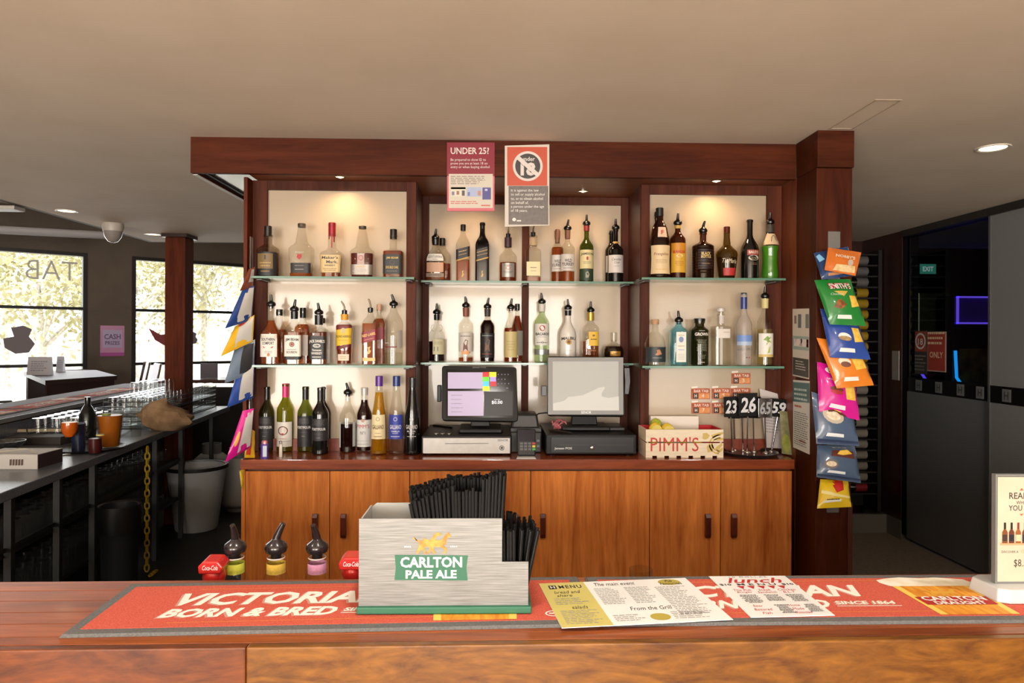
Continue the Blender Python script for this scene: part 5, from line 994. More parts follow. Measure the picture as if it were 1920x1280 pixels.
def drip(r, X, Y, z0, k, R, Z, surf, interp, pr):
    m = MB()
    for x, v0, v1 in ((-4, 437, 444), (1.5, 437, 460), (5, 437, 449)): m.flat([((x-1)*k, Z(v1)), ((x+1)*k, Z(v1)), ((x+1)*k, Z(v0)), ((x-1)*k, Z(v0))], lambda a, b: surf(a, b, .0012))
    m.build('wax_drip', P((150, 22, 36), .35, coat=.3), r)
bottle('square clear bottle with dripping red wax neck and cream label', 'LT', 622, bL, 414, 42, CLR, 473, 458, 13, (AMB, 507), ('screw', P((158, 22, 40), .3, coat=.4), 412, 438, 14), [(c_(214, 184, 130), 474, 506, .94)], [("Maker's", 479, 5.5, 30, IK, {'shear': .1}), ('Mark.', 487, 5.5, 21, IK, {'x': 4}), ('WHISKY', 493.5, 3, 20, IK), (None, 501, 6, 28, c_(150, 120, 80), {'n': 2})], sq=5, dy=.85, bot=.86, nb=16, extra=drip)
bottle('wide bottle with deep red spirit above a grey lower label', 'LT', 679, bL, 418, 44, CLR, 467, 456, 13, (REDL, 470), ('screw', c_(64, 54, 46), 418, 423, 14), [(LSIL, 491, 510, .97)], [('#', 481, 20, 13, c_(190, 160, 150), {'poly': [(-.5, .5), (.5, .5), (.5, -.5), (-.5, -.5)]}), ('OO', 479, 9, 9, IR), ('JIM BEAM', 472, 3.5, 14, IW, {'bold': 0}), (None, 495, 3, 24, IG, {'n': 1}), (None, 502, 6, 34, c_(190, 182, 172), {'n': 2})], sq=4, dy=.7, bot=.93, nb=26)
bottle('squat amber bourbon bottle with black eight-sided label and black cap, beside the bay divider', 'LT', 737, bL+1, 436, 38, CLR, 467, 461, 13.5, (AMD, 466), ('screw', CB, 424.5, 443, 13), [(c_(32, 36, 36), 473, 509, .9)], [('JIM BEAM', 480, 5, 22, IG), ('OO', 488, 9, 9, c_(90, 60, 50)), ('DOUBLE OAK', 497, 5, 23, IG), (None, 504, 3, 20, c_(120, 116, 108), {'n': 1})], sq=5, dy=.8)
# --- whisky bay, lower shelf
bM = 682.5; J = bM
southern = dict(liq=(AMB, 618), labels=[(LW, 626, 668, .86, -.06)], sq=3, dy=.8)
bottle('spare bottle with rosy spirit, hidden behind the white labelled liqueur bottle', 'LM', 524, J, 585, 36, CLR, 626, 600, 12, (AMB, 618), ('screw', CB, 580, 592, 12), [], [], sq=3, dy=.8, dyo=.028)
bottle('amber liqueur bottle with white label and black capitals, by the chip bags', 'LM', 508.5, J, 574, 37, CLR, 630, 598, 12, (AMB, 600), ('pour', 0), [(LW, 625.5, 668, .86, -.06)], [('SOUTHERN', 635.5, 5.5, 25, IK, {'x': -1, 'bold': .03}), ('COMFORT', 642.5, 5.5, 22, IK, {'x': -1, 'bold': .03}), ('#', 650, 3, 20, IR, {'poly': [(-.5, .5), (.5, .5), (.4, -.5), (-.4, -.5)], 'x': -1}), (None, 659, 5, 16, c_(150, 140, 132), {'n': 2}), ('O', 664, 6, 5, c_(200, 110, 60))], sq=3, dy=.8, dyo=-.022)
bottle('second bourbon bottle standing behind the white labelled bourbon with red seal', 'LM', 568, J, 583, 33, CLR, 617, 598, 11, (AMB, 608), ('screw', CB, 577, 596, 11.5), [(c_(190, 178, 168), 628, 666, .9)], [], sq=6, dy=.95, dyo=.028)
bottle('square bourbon bottle with white label, red seal and black base band', 'LM', 552, J, 583, 32, CLR, 620, 597, 11.5, (AMB, 622), ('pour', .4), [(LW, 627.5, 667, .97), (LBK, 667, 673, .97)], [('JIM BEAM', 636, 6.5, 24, IK, {'bold': .03, 'arc': .002}), ('O', 644.5, 9.5, 9.5, c_(140, 52, 48)), ('OO', 644.5, 6, 6, c_(210, 190, 170)), ('BOURBON', 659, 4.5, 19, c_(90, 50, 44)), (None, 654, 2.5, 18, c_(120, 112, 108), {'n': 1})], sq=6, dy=.95, dyo=-.022, band=(CB, 583, 597, 12.5))
bottle('spare amber bottle tucked behind the black labelled square whiskey', 'LM', 604, J, 600, 31, CLR, 625, 612, 11, (AMD, 622), ('screw', CB, 596, 606, 11), [], [], sq=6, dy=.95, dyo=.03)
bottle('square whiskey bottle with black label in ornate white lettering', 'LM', 598, J, 589, 31.5, CLR, 619, 610, 13, (AMD, 623), ('pour', -.3), [(c_(36, 35, 38), 629, 672, .97)], [("JACK DANIEL'S", 639, 7, 28, IW, {'bold': .02, 'arc': .002}), ('OO', 647, 7, 14, IW), ('No.7', 647, 3.5, 8, IW, {'bold': 0}), ('Tennessee', 655, 4, 17, IW, {'shear': .2}), ('WHISKEY', 661, 4.5, 20, IW), (None, 668, 4, 22, IW, {'n': 1})], sq=6, dy=.95, dyo=-.02, band=(CB, 590, 608, 14.5))
bottle('narrow rum bottle with slanted yellow label and bent steel pourer', 'LM', 646, J, 588, 30.5, CLR, 611, 600, 11.5, (AMD, 608), ('steel', -1), [(c_(112, 34, 36), 609, 622, .96), (c_(226, 184, 40), 616, 646, .96, 0, 4, 1), (c_(104, 24, 30), 646, 652, .96, 0, 6), (c_(224, 204, 180), 663, 675, .76, .02)], [('O', 619, 10, 9, c_(196, 176, 130)), ('BUNDABERG', 630, 4.5, 27, c_(90, 70, 20), {'bold': .02}), (None, 637, 2.5, 20, c_(190, 130, 30), {'n': 1}), (None, 669, 6, 14, c_(170, 150, 130), {'n': 2})], sq=3, dy=.75, bot=.86, band=(c_(226, 158, 44), 588.5, 599, 12.5))
bottle('spare square whisky bottle peeking out behind the slanted red label', 'LM', 711, J, 581, 27, CLR, 606, 588, 9, (AMB, 597), ('screw', c_(196, 150, 120), 570, 582, 9.5), [(c_(132, 34, 46), 615, 637, .97, 0, 5)], [], sq=6, dy=.95, dyo=.03)
bottle('square whisky bottle with slanted red label and bent steel pourer', 'LM', 694.5, J, 583, 29, CLR, 606, 586, 10, (AMB, 605), ('steel', -.6), [(c_(136, 34, 48), 619, 639, .97, 0, 7), (c_(226, 190, 120), 669, 675, .8)], [('RED LABEL', 626, 5, 25, c_(232, 190, 110), {'tilt': .24, 'bold': .02}), (None, 634.5, 3, 22, c_(206, 130, 110), {'n': 1, 'tilt': .24}), ('#', 655, 14, 10, c_(220, 180, 110), {'poly': [(-.4, -.5), (.1, -.5), (.4, -.1), (.1, .1), (.3, .5), (-.2, .4), (-.1, 0)]})], sq=6, dy=.95, dyo=-.02)
bottle('tall clear round bottle of white spirit, part full, with black pourer beside the bay divider', 'LM', 738, J, 573, 35, CLR, 606, 577, 12, (WAT, 660), ('pour', -.6), [(c_(170, 160, 152), 618, 651, .22, .72), (c_(120, 60, 56), 648, 650.5, .7, -.2)], [(None, 642, 4, 10, c_(180, 176, 186), {'n': 1, 'x': -10})])
# --- wines and liqueurs on the worktop
W = 'wine_bottle'
def wine(lab, u, vb, vt, w, gl, capm, capv, lm, l0, l1, texts, **k): return bottle(lab, None, u, vb, vt+1, w, gl, vt+50, vt+24, 10.5, None, ('screw', capm, vt, capv, 11.3), [(lm, l0, l1, .93)], texts, name=W, **k)
FF = lambda dv: [('FORTYFOUR', 802+dv, 5, 25, c_(206, 202, 200), {'bold': .03}), (None, 790+dv, 10, 22, c_(96, 92, 92), {'n': 4}), (None, 818+dv, 2.5, 8, c_(130, 126, 126), {'n': 1}), (None, 811+dv, 2, 18, c_(80, 76, 90), {'n': 1})]
wine('dark wine bottle with black label and black cap, first by the chip bags', 501, 847, 727, 28.5, OLV, CB, 751, c_(44, 41, 43), 782, 840, FF(0))
wine('lime green wine bottle with bright pink cap and white label', 535.7, 847.5, 721.7, 30.5, LIME, P((214, 44, 112), .35), 747, LW, 792, 838, [('OO', 808, 17, 18, c_(120, 64, 60)), ('#', 806, 9, 8, c_(214, 196, 180), {'poly': [(-.5, .5), (.5, .5), (.5, -.5), (-.5, -.5)]}), ('#', 815, 5, 5, IR, {'poly': [(-.5, .5), (.5, .5), (0, -.5)]}), (None, 823, 3, 14, c_(190, 130, 110), {'n': 1}), (None, 827.8, 1.2, 27, c_(60, 56, 56), {'n': 1})], )
wine('olive green wine bottle with black label, in the middle of the wines', 573.5, 847, 727, 29, GRN, CB, 751, c_(40, 38, 40), 781, 838, FF(0))
wine('black wine bottle standing half hidden behind the foremost black one', 608, 846, 727, 29, DBLK, CB, 751, c_(34, 32, 34), 786, 838, [])
wine('black wine bottle with black label, foremost of the wines', 601.5, 852.5, 729, 31, DBLK, CB, 753, c_(44, 41, 43), 786, 827, FF(3.5))
bottle('clear bottle half full of dark syrup with black pourer, label turned away', None, 653, 849, 742, 30.5, CLR, 787, 752, 10, (DRK, 796), ('pour', -.5), [(c_(206, 214, 210), 792, 840, .14, -.84), (c_(186, 192, 188), 792, 838, .12, .86)], [], name='syrup_bottle')
bottle('dark red fruit liqueur bottle with white label and red lettering', None, 684, 847, 730, 29.5, CLR, 781, 755, 13, (DRK, 752), ('screw', c_(206, 200, 198), 729, 743, 12), [(c_(214, 214, 210), 788, 838, .96)], [("PIMM'S", 800, 7, 23, IR, {'bold': .0}), ('O', 789, 7, 7, c_(190, 150, 130)), ('Nº1', 812, 6, 9, c_(60, 70, 66), {'bold': 0}), (None, 833, 2.5, 22, c_(150, 150, 150), {'n': 1}), (None, 827, 1, 26, c_(110, 110, 116), {'n': 1})])
def gal(lab, u, gl, liq, capm, lm, tm, sub, vt=707.5):
    w = 32; return bottle(lab, None, u, 853, vt+2, w, gl, nk=10, liq=liq, cap=('screw', capm, vt, vt+19, 13.8), labels=[(lm, 779, 824, .9)] if lm else [], texts=[('GALLIANO', 801.5, 8, 21, tm, {'bold': .02}), ('OO', 787, 7, 7, tm)]+([(sub, 809.5, 3, 16, tm)] if sub else [])+[(None, 819, 3, 18, tm, {'n': 1}), (None, 813, 2, 12, tm, {'n': 1})],
        prof=[(1, 851), (1.0, 846), (.92, 828), (.84, 780), (.62, 760), (.44, 735), (.36, 722), (.36, vt+2)], name='liqueur_bottle')
gal('tall tapering bottle of yellow liqueur with purple cap and cream label', 711.5, CLR, (YLL, 738), P((92, 46, 140), .3), c_(232, 214, 168), c_(110, 90, 50), None)
gal('tall tapering bottle of clear liqueur with blue cap and blue label', 744, CLR, (WAT, 780), P((40, 60, 120), .3), c_(52, 66, 158), c_(220, 220, 230), 'VANILLA')
gal('tall tapering black liqueur bottle with white lettering, beside the silver cash drawer', 774, DBLK, None, P((40, 38, 38), .25), None, c_(206, 200, 194), 'BLACK', 710)
# --- middle bay, upper shelf
bC = 524.3; G = bC
bottle('spare rounded whiskey flask behind the one with white shoulder label, near the divider', 'CT', 829, G, 445, 37, CLR, 476, 458, 12, (AMD, 490), ('screw', CB, 442, 456, 11), [], [], sq=3, dy=.6, dyo=.03)
bottle('rounded whiskey flask with white shoulder label, first on the upper middle shelf', 'CT', 816, G, 446, 39, CLR, 484, 458, 12, (TAN, 490), ('pour', .2), [(LW, 474, 487, .8), (c_(206, 160, 130), 490, 508, .8), (c_(150, 130, 114), 510, 517, .85)], [('GENTLEMAN', 479, 4.5, 26, IK, {'bold': 0, 'arc': .002}), (None, 484, 2, 10, IK, {'n': 1}), (None, 513.5, 3, 24, IK, {'n': 1})], sq=3, dy=.6, dyo=-.015, band=(CB, 446, 456, 12))
def johnnie(lab, u, gl, liq, capm, vt, cb, tm): bottle(lab, 'CT', u, G, vt+2, 26, gl, 456, 432, 9.5, liq, ('screw', capm, vt, vt+12, 9.6), [(cb, 462, 481, .97, 0, 7), (LGOLD, 481.5, 484, .97, 0, 7)], [(None, 468, 3, 20, tm, {'n': 1, 'tilt': .26}), (None, 474, 2, 20, tm, {'n': 1, 'tilt': .26}), ('#', 510, 12, 6, tm, {'poly': [(-.4, -.5), (.1, -.5), (.4, -.1), (.1, .1), (.3, .5), (-.2, .4), (-.1, 0)]})], sq=6, dy=.95)
johnnie('square whisky bottle with slanted black and gold label over amber spirit', 867.7, CLR, (AMB, 484), CB, 417, LBK, IG)
johnnie('tall square all-black whisky bottle with slanted gold stripes', 903.8, DBLK, None, CB, 413, c_(46, 42, 40), IG)
bottle('round-shouldered whisky bottle with silver label and dark neck wrap, below the UNDER 18 notice', 'CT', 952, G, 440, 33, CLR, 478, 460, 11, (AMD, 488), ('steel', 0), [(P((160, 156, 150), .3, .4), 490, 516, .7)], [('OO', 499, 7, 9, c_(176, 70, 50)), (None, 494, 2.5, 16, c_(80, 76, 74), {'n': 1}), (None, 507, 5, 18, c_(90, 86, 84), {'n': 2})], band=(c_(50, 28, 36), 441, 459, 13))
bottle('square clear bottle with cream label, last drops of amber, below the notice corner', 'CT', 999, G, 437, 29.5, CLR, 467, 457, 14, (AMB, 515), ('steel', .4), [(c_(230, 214, 168), 487, 513, .86)], [(None, 498, 4, 16, c_(130, 116, 90), {'n': 1}), (None, 504, 2.5, 14, c_(150, 134, 100), {'n': 1})], sq=6, dy=.9, band=(c_(176, 150, 118), 441, 456, 13))
def turkey(lab, u, dyo, capd, liq): bottle(lab, 'CT', u, G, 427, 27, CLR, 462, 447, 9, liq, capd, [(c_(206, 198, 190), 473, 504, .95)], [('WILD', 485, 6, 13, IK, {'bold': .02}), ('TURKEY', 492, 6, 22, IK, {'bold': .02}), (None, 499, 3, 18, c_(130, 120, 112), {'n': 1})], dyo=dyo, band=(c_(126, 82, 60), 427, 443, 9.5))
turkey('full amber bourbon bottle with tall brown cap, half behind its pourer-topped twin', 1044.5, .028, ('screw', c_(140, 100, 76), 424, 450, 8.5), (AMB, 458))
turkey('nearly empty bourbon bottle with white label and black pourer, before its full twin', 1063.5, -.018, ('pour', .3), (AMB, 505))
bottle('green whiskey bottle with cream label and red neck foil', 'CT', 1099, G, 417, 26.5, GRN, 458, 440, 9, None, ('pour', 0), [(c_(214, 200, 150), 464, 499, .96), (c_(44, 60, 40), 500, 521, .9)], [('JAMESON', 472, 5.5, 23, IK, {'bold': .02, 'arc': .002}), ('O', 480, 7, 4, IR), (None, 488, 5, 18, c_(130, 120, 90), {'n': 2}), ('#', 510, 12, 8, c_(150, 150, 130), {'poly': [(-.4, -.5), (.3, -.5), (.5, 0), (.1, .5), (-.4, .3)]})], band=(c_(120, 30, 36), 418, 428, 9.5))
bottle('spare dark bottle behind the grey labelled whisky beside the bay divider', 'CT', 1146, G, 430, 28, DBLK, 464, 448, 9, None, ('screw', CB, 426, 440, 8.5), [(c_(176, 166, 160), 474, 505, .95)], [], dyo=.03)
bottle('dark whisky bottle with grey-white label and gold ring, beside the far bay divider', 'CT', 1153.5, G, 425, 29, DBLK, 464, 450, 9, None, ('pour', 0), [(c_(206, 198, 192), 474, 507, .96)], [('Canadian', 482, 4.5, 18, IK, {'shear': .2, 'bold': 0}), ('Club', 488, 4, 10, IK, {'shear': .2, 'bold': 0}), (None, 495, 2, 10, c_(130, 120, 116), {'n': 1})], band=(LGOLD, 448, 451.5, 10), dyo=-.016)
# --- middle bay, lower shelf
bD = 676.2; D_ = bD
def loops(r, X, Y, z0, k, R, Z, surf, interp, pr):
    for s in (-1, 1): m = MB(); m.tube([(X+s*5*k+s*5.5*k*math.sin(t), Y, z0+Z(613)+6*k*math.cos(t)) for t in [math.pi*i/8 for i in range(9)]], 1.1*k, 6); m.build('loop_handle', CLR, r, smooth=50)
bottle('squat dark rum bottle with two glass loop handles at the neck', 'CM', 819, D_, 587, 31, CLR, 628, 605, 9, (DRK, 638), ('pour', 0), [(c_(206, 196, 160), 634, 662, .68, .28)], [(None, 641, 6, 16, c_(150, 140, 110), {'n': 2, 'x': 4}), ('#', 652, 8, 8, c_(110, 104, 96), {'poly': [(-.5, -.5), (.5, -.5), (.5, .5), (-.5, .5)], 'x': 0})], band=(CB, 588, 598, 10), extra=loops)
bottle('clear rum bottle with pale picture label and brown neck foil', 'CM', 873.5, D_, 574, 28, CLR, 608, 592, 10, (AMB, 668), ('pour', -.3), [(c_(206, 196, 186), 622, 657, .9), (c_(226, 160, 110), 655, 662, .5, 0, 0, 1)], [(None, 628, 4, 20, c_(110, 100, 96), {'n': 1}), ('#', 645, 22, 12, c_(110, 66, 56), {'poly': [(-.4, -.5), (0, -.3), (.4, -.5), (.3, 0), (.4, .4), (0, .5), (-.3, .2)]})], band=(c_(130, 74, 50), 575, 591, 10.5))
bottle('dark rum bottle with black picture label', 'CM', 914, D_, 576, 27.5, CLR, 610, 592, 10, (DRK, 598), ('pour', .4), [(c_(34, 28, 28), 622, 668, .95)], [(None, 627, 4, 20, c_(130, 140, 140), {'n': 1}), ('#', 645, 24, 12, c_(110, 72, 44), {'poly': [(-.4, -.5), (0, -.3), (.4, -.5), (.3, 0), (.4, .4), (0, .5), (-.3, .2)]}), (None, 661, 4, 18, c_(150, 60, 40), {'n': 1})], band=(c_(50, 44, 42), 577, 591, 10.5))
bottle('spare amber bottle with black cap behind the cream labelled bottle by the mid post', 'CM', 970, D_, 574, 26, CLR, 618, 586, 8.5, (AMD, 590), ('screw', CB, 567.5, 580, 9), [(c_(130, 128, 120), 618, 664, .9)], [], dyo=.03)
bottle('amber bottle with cream label and black pourer, beside the mid post', 'CM', 958, D_, 577, 25.5, CLR, 616, 588, 10, (AMD, 612), ('pour', .3), [(c_(196, 178, 120), 619, 667, .96)], [(None, 645, 20, 16, c_(176, 158, 106), {'n': 4})], dyo=-.018)
bottle('white rum bottle of green-tinted glass with red roundel and silver band', 'CM', 1016, D_+.5, 567, 28, PGRN, 604, 585, 11, None, ('pour', -.3), [(c_(216, 212, 204), 605, 645, .94), (P((150, 148, 146), .3, .5), 653, 662.5, .97)], [('O', 613, 11, 11, c_(170, 52, 48)), ('BACARDI', 624, 5, 24, IK, {'bold': .03}), (None, 629.5, 1.5, 20, c_(130, 126, 120), {'n': 1}), ('OO', 639.5, 4, 5, c_(90, 84, 80)), (None, 640, 3.5, 22, c_(110, 104, 100), {'n': 1})], band=(c_(206, 198, 190), 568, 582, 12))
bottle('opaque white coconut liqueur bottle with gold sun emblem', 'CM', 1065, D_+1, 579, 31, P((222, 214, 204), .2, coat=.4), 625, 598, 10.5, None, ('pour', -.2), [], [('MALIBU', 632, 5.5, 26, c_(70, 60, 50), {'bold': .03, 'arc': .004}), ('O', 639, 11, 11, LGOLD), ('O', 639, 6, 6, c_(120, 70, 40)), (None, 655, 3, 18, c_(196, 170, 140), {'n': 1})], band=(CB, 580, 590, 11.5))
bottle('square-shouldered tequila bottle with yellow label, part full of gold spirit', 'CM', 1107.5, D_+1, 583, 31, CLR, 615, 599, 11, (TAN, 638), ('pour', 0), [(c_(222, 176, 46), 620, 646, .58, .25)], [(None, 634, 5, 14, c_(110, 84, 30), {'n': 1, 'x': 4}), ('O', 627, 4, 5, c_(120, 90, 40), {'x': 4}), (None, 655, 5, 20, c_(150, 84, 40), {'n': 1})], sq=3.4, dy=.8, band=(P((190, 150, 60), .3, .4), 584, 599, 12.5))
def chb(r, X, Y, z0, k, R, Z, surf, interp, pr): MB().lathe([(6*k, Z(637)), (6.4*k, Z(621)), (5*k, Z(620)), (0, Z(620))], 16, (X, Y, z0)).build('stopper', CLR, r, smooth=40)
bottle('round orb-shaped dark liqueur bottle with gold band and clear stopper', 'CM', 1151, D_, 636, 39, CLR, nk=9, liq=(P((30, 16, 14), .2, coat=.5), 646), prof=[(.55, 676), (.8, 673), (.96, 666), (1, 659), (.97, 652), (.8, 646), (.5, 642), (.27, 639), (.25, 634)], labels=[(P((170, 120, 50), .3, .4), 655, 664, .5)], texts=[(None, 659, 4, 9, c_(80, 50, 30), {'n': 1})], extra=chb, name='liqueur_bottle')
# --- liqueur bay, upper shelf
bR = 517.8; Q = bR; L_ = 'liqueur_bottle'
bottle('spare dark bottle tucked behind the robed brown bottle', 'RT', 1233, Q, 396, 36, DBLK, 452, 420, 12, None, ('screw', CB, 392, 406, 13), [], [], dyo=.034, name=L_)
bottle('dark brown robe-shaped liqueur bottle with black cap and cream label', 'RT', 1236, Q, 404, 39, BRN, nk=13, liq=(DRK, 440), cap=('screw', CB, 386.5, 402, 14.5), prof=[(1, 516), (1, 512), (.93, 490), (.98, 455), (.92, 446), (.72, 425), (.52, 416), (.36, 411), (.34, 400)], labels=[(c_(216, 190, 146), 458, 511, .93), (c_(222, 190, 160), 424, 443, .52, .1)], texts=[('Frangelico', 475, 7, 27, c_(110, 44, 44), {'bold': 0, 'shear': .15}), ('F', 434, 8, 5, IR, {'bold': .02, 'x': 1.5}), (None, 488, 8, 26, c_(176, 146, 106), {'n': 3}), (None, 503, 3, 26, IG, {'n': 1})], name=L_, dyo=-.022)
bottle('golden brown coffee liqueur bottle with yellow label and upright black pourer', 'RT', 1270, Q, 417, 29.5, BRN, 445, 428, 10, (YLL, 470), ('pour', 0), [(c_(206, 158, 46), 452, 507, .94), (c_(196, 130, 30), 452, 470, .94, 0, 0, 1)], [('KAHLUA', 468.5, 6, 22, IR, {'bold': .03, 'arc': .0015}), ('O', 476, 6, 12, c_(226, 206, 170)), (None, 490, 10, 18, c_(170, 120, 30), {'n': 3})], band=(LGOLD, 418, 424, 11), name=L_)
def ribs(r, X, Y, z0, k, R, Z, surf, interp, pr):
    for v in range(462, 512, 5): MB().lathe([(R*.985, Z(v+1.6)), (R*1.03, Z(v)), (R*.985, Z(v-1.6))], 28, (X, Y, z0), cap=False).build('glass_rib', BRN, r, smooth=50)
bottle('broad ribbed dark brown bottle with gold lettering and leaning black pourer', 'RT', 1317.5, Q, 431, 40, BRN, 457, 447, 12, (DRK, 452), ('pour', .5), [(c_(40, 22, 16), 464, 500, .7)], [('BLACK', 472, 5.5, 17, c_(214, 180, 110), {'bold': .03}), ('BOTTLE', 477.8, 5, 18, c_(214, 180, 110), {'bold': .03}), (None, 491, 3, 18, c_(150, 120, 80), {'n': 1})], name=L_, extra=ribs)
bottle('trapezoid olive glass bottle of red liqueur with red cap and script lettering', 'RT', 1362, Q, 420, 40, glass((120, 96, 30), 1.5, .25, (70, 52, 16)), nk=11.5, liq=(REDL, 478), cap=('screw', P((140, 26, 40), .35), 419.5, 431, 11.6), prof=[(.72, 516), (.78, 510), (.9, 490), (1, 472), (.92, 466), (.62, 460), (.36, 454), (.29, 440), (.29, 420)], labels=[(c_(176, 44, 44), 498, 512, .7, .05)], texts=[('Tia Maria', 485, 8, 26, c_(226, 206, 170), {'bold': 0, 'shear': .3, 'tilt': -.06})], name=L_)
bottle('black cream liqueur bottle with red banner and oval picture', 'RT', 1405, Q, 407, 33, DBLK, 462, 434, 10.5, None, ('screw', P((22, 34, 26), .3), 406, 428, 10.4), [(c_(150, 60, 46), 464, 474, .7, .1)], [('BAILEYS', 468.5, 5, 19, c_(226, 206, 190), {'bold': .02, 'x': 2}), ('O', 479, 10, 20, c_(206, 196, 180), {'x': 2}), ('O', 480, 5, 12, c_(110, 104, 80), {'x': 2}), (None, 490, 5, 14, c_(120, 90, 80), {'n': 2, 'x': 2})], name=L_)
bottle('bright green melon liqueur bottle with pale shoulders, at the post end of the upper shelf', 'RT', 1443, Q, 414, 33, CLR, nk=12, liq=(P((62, 132, 20), .35), 456), cap=('pour', -.1), prof=[(.95, 516), (1, 510), (.88, 485), (.92, 465), (1, 457), (.94, 450), (.68, 440), (.46, 430), (.37, 424), (.36, 414)], labels=[(c_(206, 180, 146), 433, 454, .92)], texts=[('#', 443, 14, 12, c_(30, 40, 30), {'poly': [(-.5, -.4), (.5, -.3), (.3, .3), (0, .5), (-.3, .3)], 'x': 2})], band=(c_(60, 54, 48), 416, 430, 12.5), name=L_)
# --- gin bay, lower shelf
bS = 683; E = bS; G_ = 'gin_bottle'
bottle('dome-shouldered clear gin bottle with cork and dark teal label', 'RM', 1228.5, E, 601, 39, CLR, nk=11.5, liq=(WAT, 650), cap=('screw', noisy((170, 130, 96), (196, 156, 120), 60, .7), 597.5, 607, 14), prof=[(1, 682), (1, 676), (1, 648), (.93, 638), (.76, 629), (.5, 624), (.33, 620), (.29, 606), (.29, 601)], labels=[(c_(42, 50, 54), 649, 677, .97)], texts=[('#', 659, 11, 13, c_(190, 130, 90), {'poly': [(-.5, -.4), (-.1, -.5), (.5, -.3), (.3, .2), (.1, .5), (-.3, .4), (-.2, 0)], 'x': 2}), (None, 669, 4, 18, c_(130, 130, 124), {'n': 1})], name=G_)
bottle('pale blue glass gin bottle with arched white label and black pourer', 'RM', 1272.7, E, 603, 31, BLU, 621, 606, 11, None, ('pour', -.3), [(c_(226, 222, 210), 621, 677, .6, .08)], [('O', 635, 11, 9, c_(120, 140, 180), {'x': 1}), (None, 627, 2.5, 12, c_(150, 110, 60), {'n': 1, 'x': 1}), (None, 647, 3, 13, c_(150, 120, 70), {'n': 1, 'x': 1}), (None, 654, 4, 12, c_(150, 160, 220), {'n': 1, 'x': 1}), (None, 667, 12, 13, c_(190, 186, 180), {'n': 4, 'x': 1})], sq=5, dy=.85, name=G_)
bottle('dark olive jar-shaped gin bottle with wide black lid and white print', 'RM', 1311.7, E-.5, 600, 33, OLV, 618, 609, 17, None, ('screw', CB, 595, 600, 21), [], [('GROWN', 624.5, 6, 25, IW, {'bold': .03}), (None, 618, 3, 12, c_(160, 160, 150), {'n': 1}), (None, 645, 22, 20, c_(130, 132, 110), {'n': 9}), (None, 666, 8, 16, c_(120, 120, 100), {'n': 3}), (None, 676.5, 3, 11, c_(206, 200, 186), {'n': 1})], name=G_)
def stp(r, X, Y, z0, k, R, Z, surf, interp, pr):
    MB().lathe([(6*k, Z(583)), (7*k, Z(582)), (7*k, Z(577)), (6*k, Z(576)), (0, Z(576))], 16, (X, Y, z0)).build('stopper', P((206, 198, 190), .3), r, smooth=40); MB().lathe([(5.5*k, Z(588)), (5.5*k, Z(583))], 14, (X, Y, z0)).build('cork', CLR, r, smooth=40)
bottle('clear square-shouldered gin bottle with small white label and glass stopper', 'RM', 1351.5, E, 587, 35, CLR, 611, 608, 13, (WAT, 628), None, [(c_(212, 202, 192), 615, 632, .66, .1), (c_(196, 186, 178), 590, 605, .7)], [(None, 621, 3, 12, c_(150, 140, 134), {'n': 1, 'x': 6})], sq=4, dy=.85, extra=stp, name=G_)
bottle('tall frosted vodka bottle with deep blue neck and blue picture band', 'RM', 1394.5, E-.5, 549, 30, FROSTG, 606, 580, 10.5, None, ('screw', c_(56, 60, 72), 546.5, 551, 11), [(c_(110, 140, 196), 626, 638, .95), (c_(170, 184, 206), 638, 645, .95)], [('GREY GOOSE', 652, 5.5, 27, c_(120, 116, 122), {'bold': .0}), (None, 660, 2, 20, c_(170, 160, 160), {'n': 1}), ('#', 667.5, 2, 9, c_(80, 80, 110), {'poly': [(-.5, -.5), (-.1, -.5), (-.1, .5), (-.5, .5)], 'x': 3}), ('#', 667.5, 2, 9, c_(170, 70, 70), {'poly': [(.1, -.5), (.5, -.5), (.5, .5), (.1, .5)], 'x': 3})], band=(P((44, 60, 122), .3), 555, 577, 11.5), name='vodka_bottle')
bottle('clear bottle with green leaf label and black pourer, at the post end', 'RM', 1434, E-1, 556, 30, CLR, 606, 578, 11, (glass((226, 214, 160), 1.35, .1, (206, 190, 130)), 614), ('pour', 0), [(c_(224, 220, 210), 622, 666, .92), (c_(206, 180, 110), 661, 666, .92, 0, 0, 1)], [('#', 636, 18, 16, c_(120, 156, 60), {'poly': [(-.5, .1), (-.1, .5), (.4, .4), (.1, .1), (.5, -.2), (.1, -.1), (-.2, -.5), (-.1, 0)], 'x': 0}), ('#', 652, 14, 7, c_(170, 186, 90), {'poly': [(-.4, -.5), (.3, -.4), (.5, .5), (0, .2)], 'x': 2}), ('O', 638, 6, 11, c_(226, 206, 170), {'x': 3})], band=(c_(206, 190, 130), 557, 575, 12), name=L_)
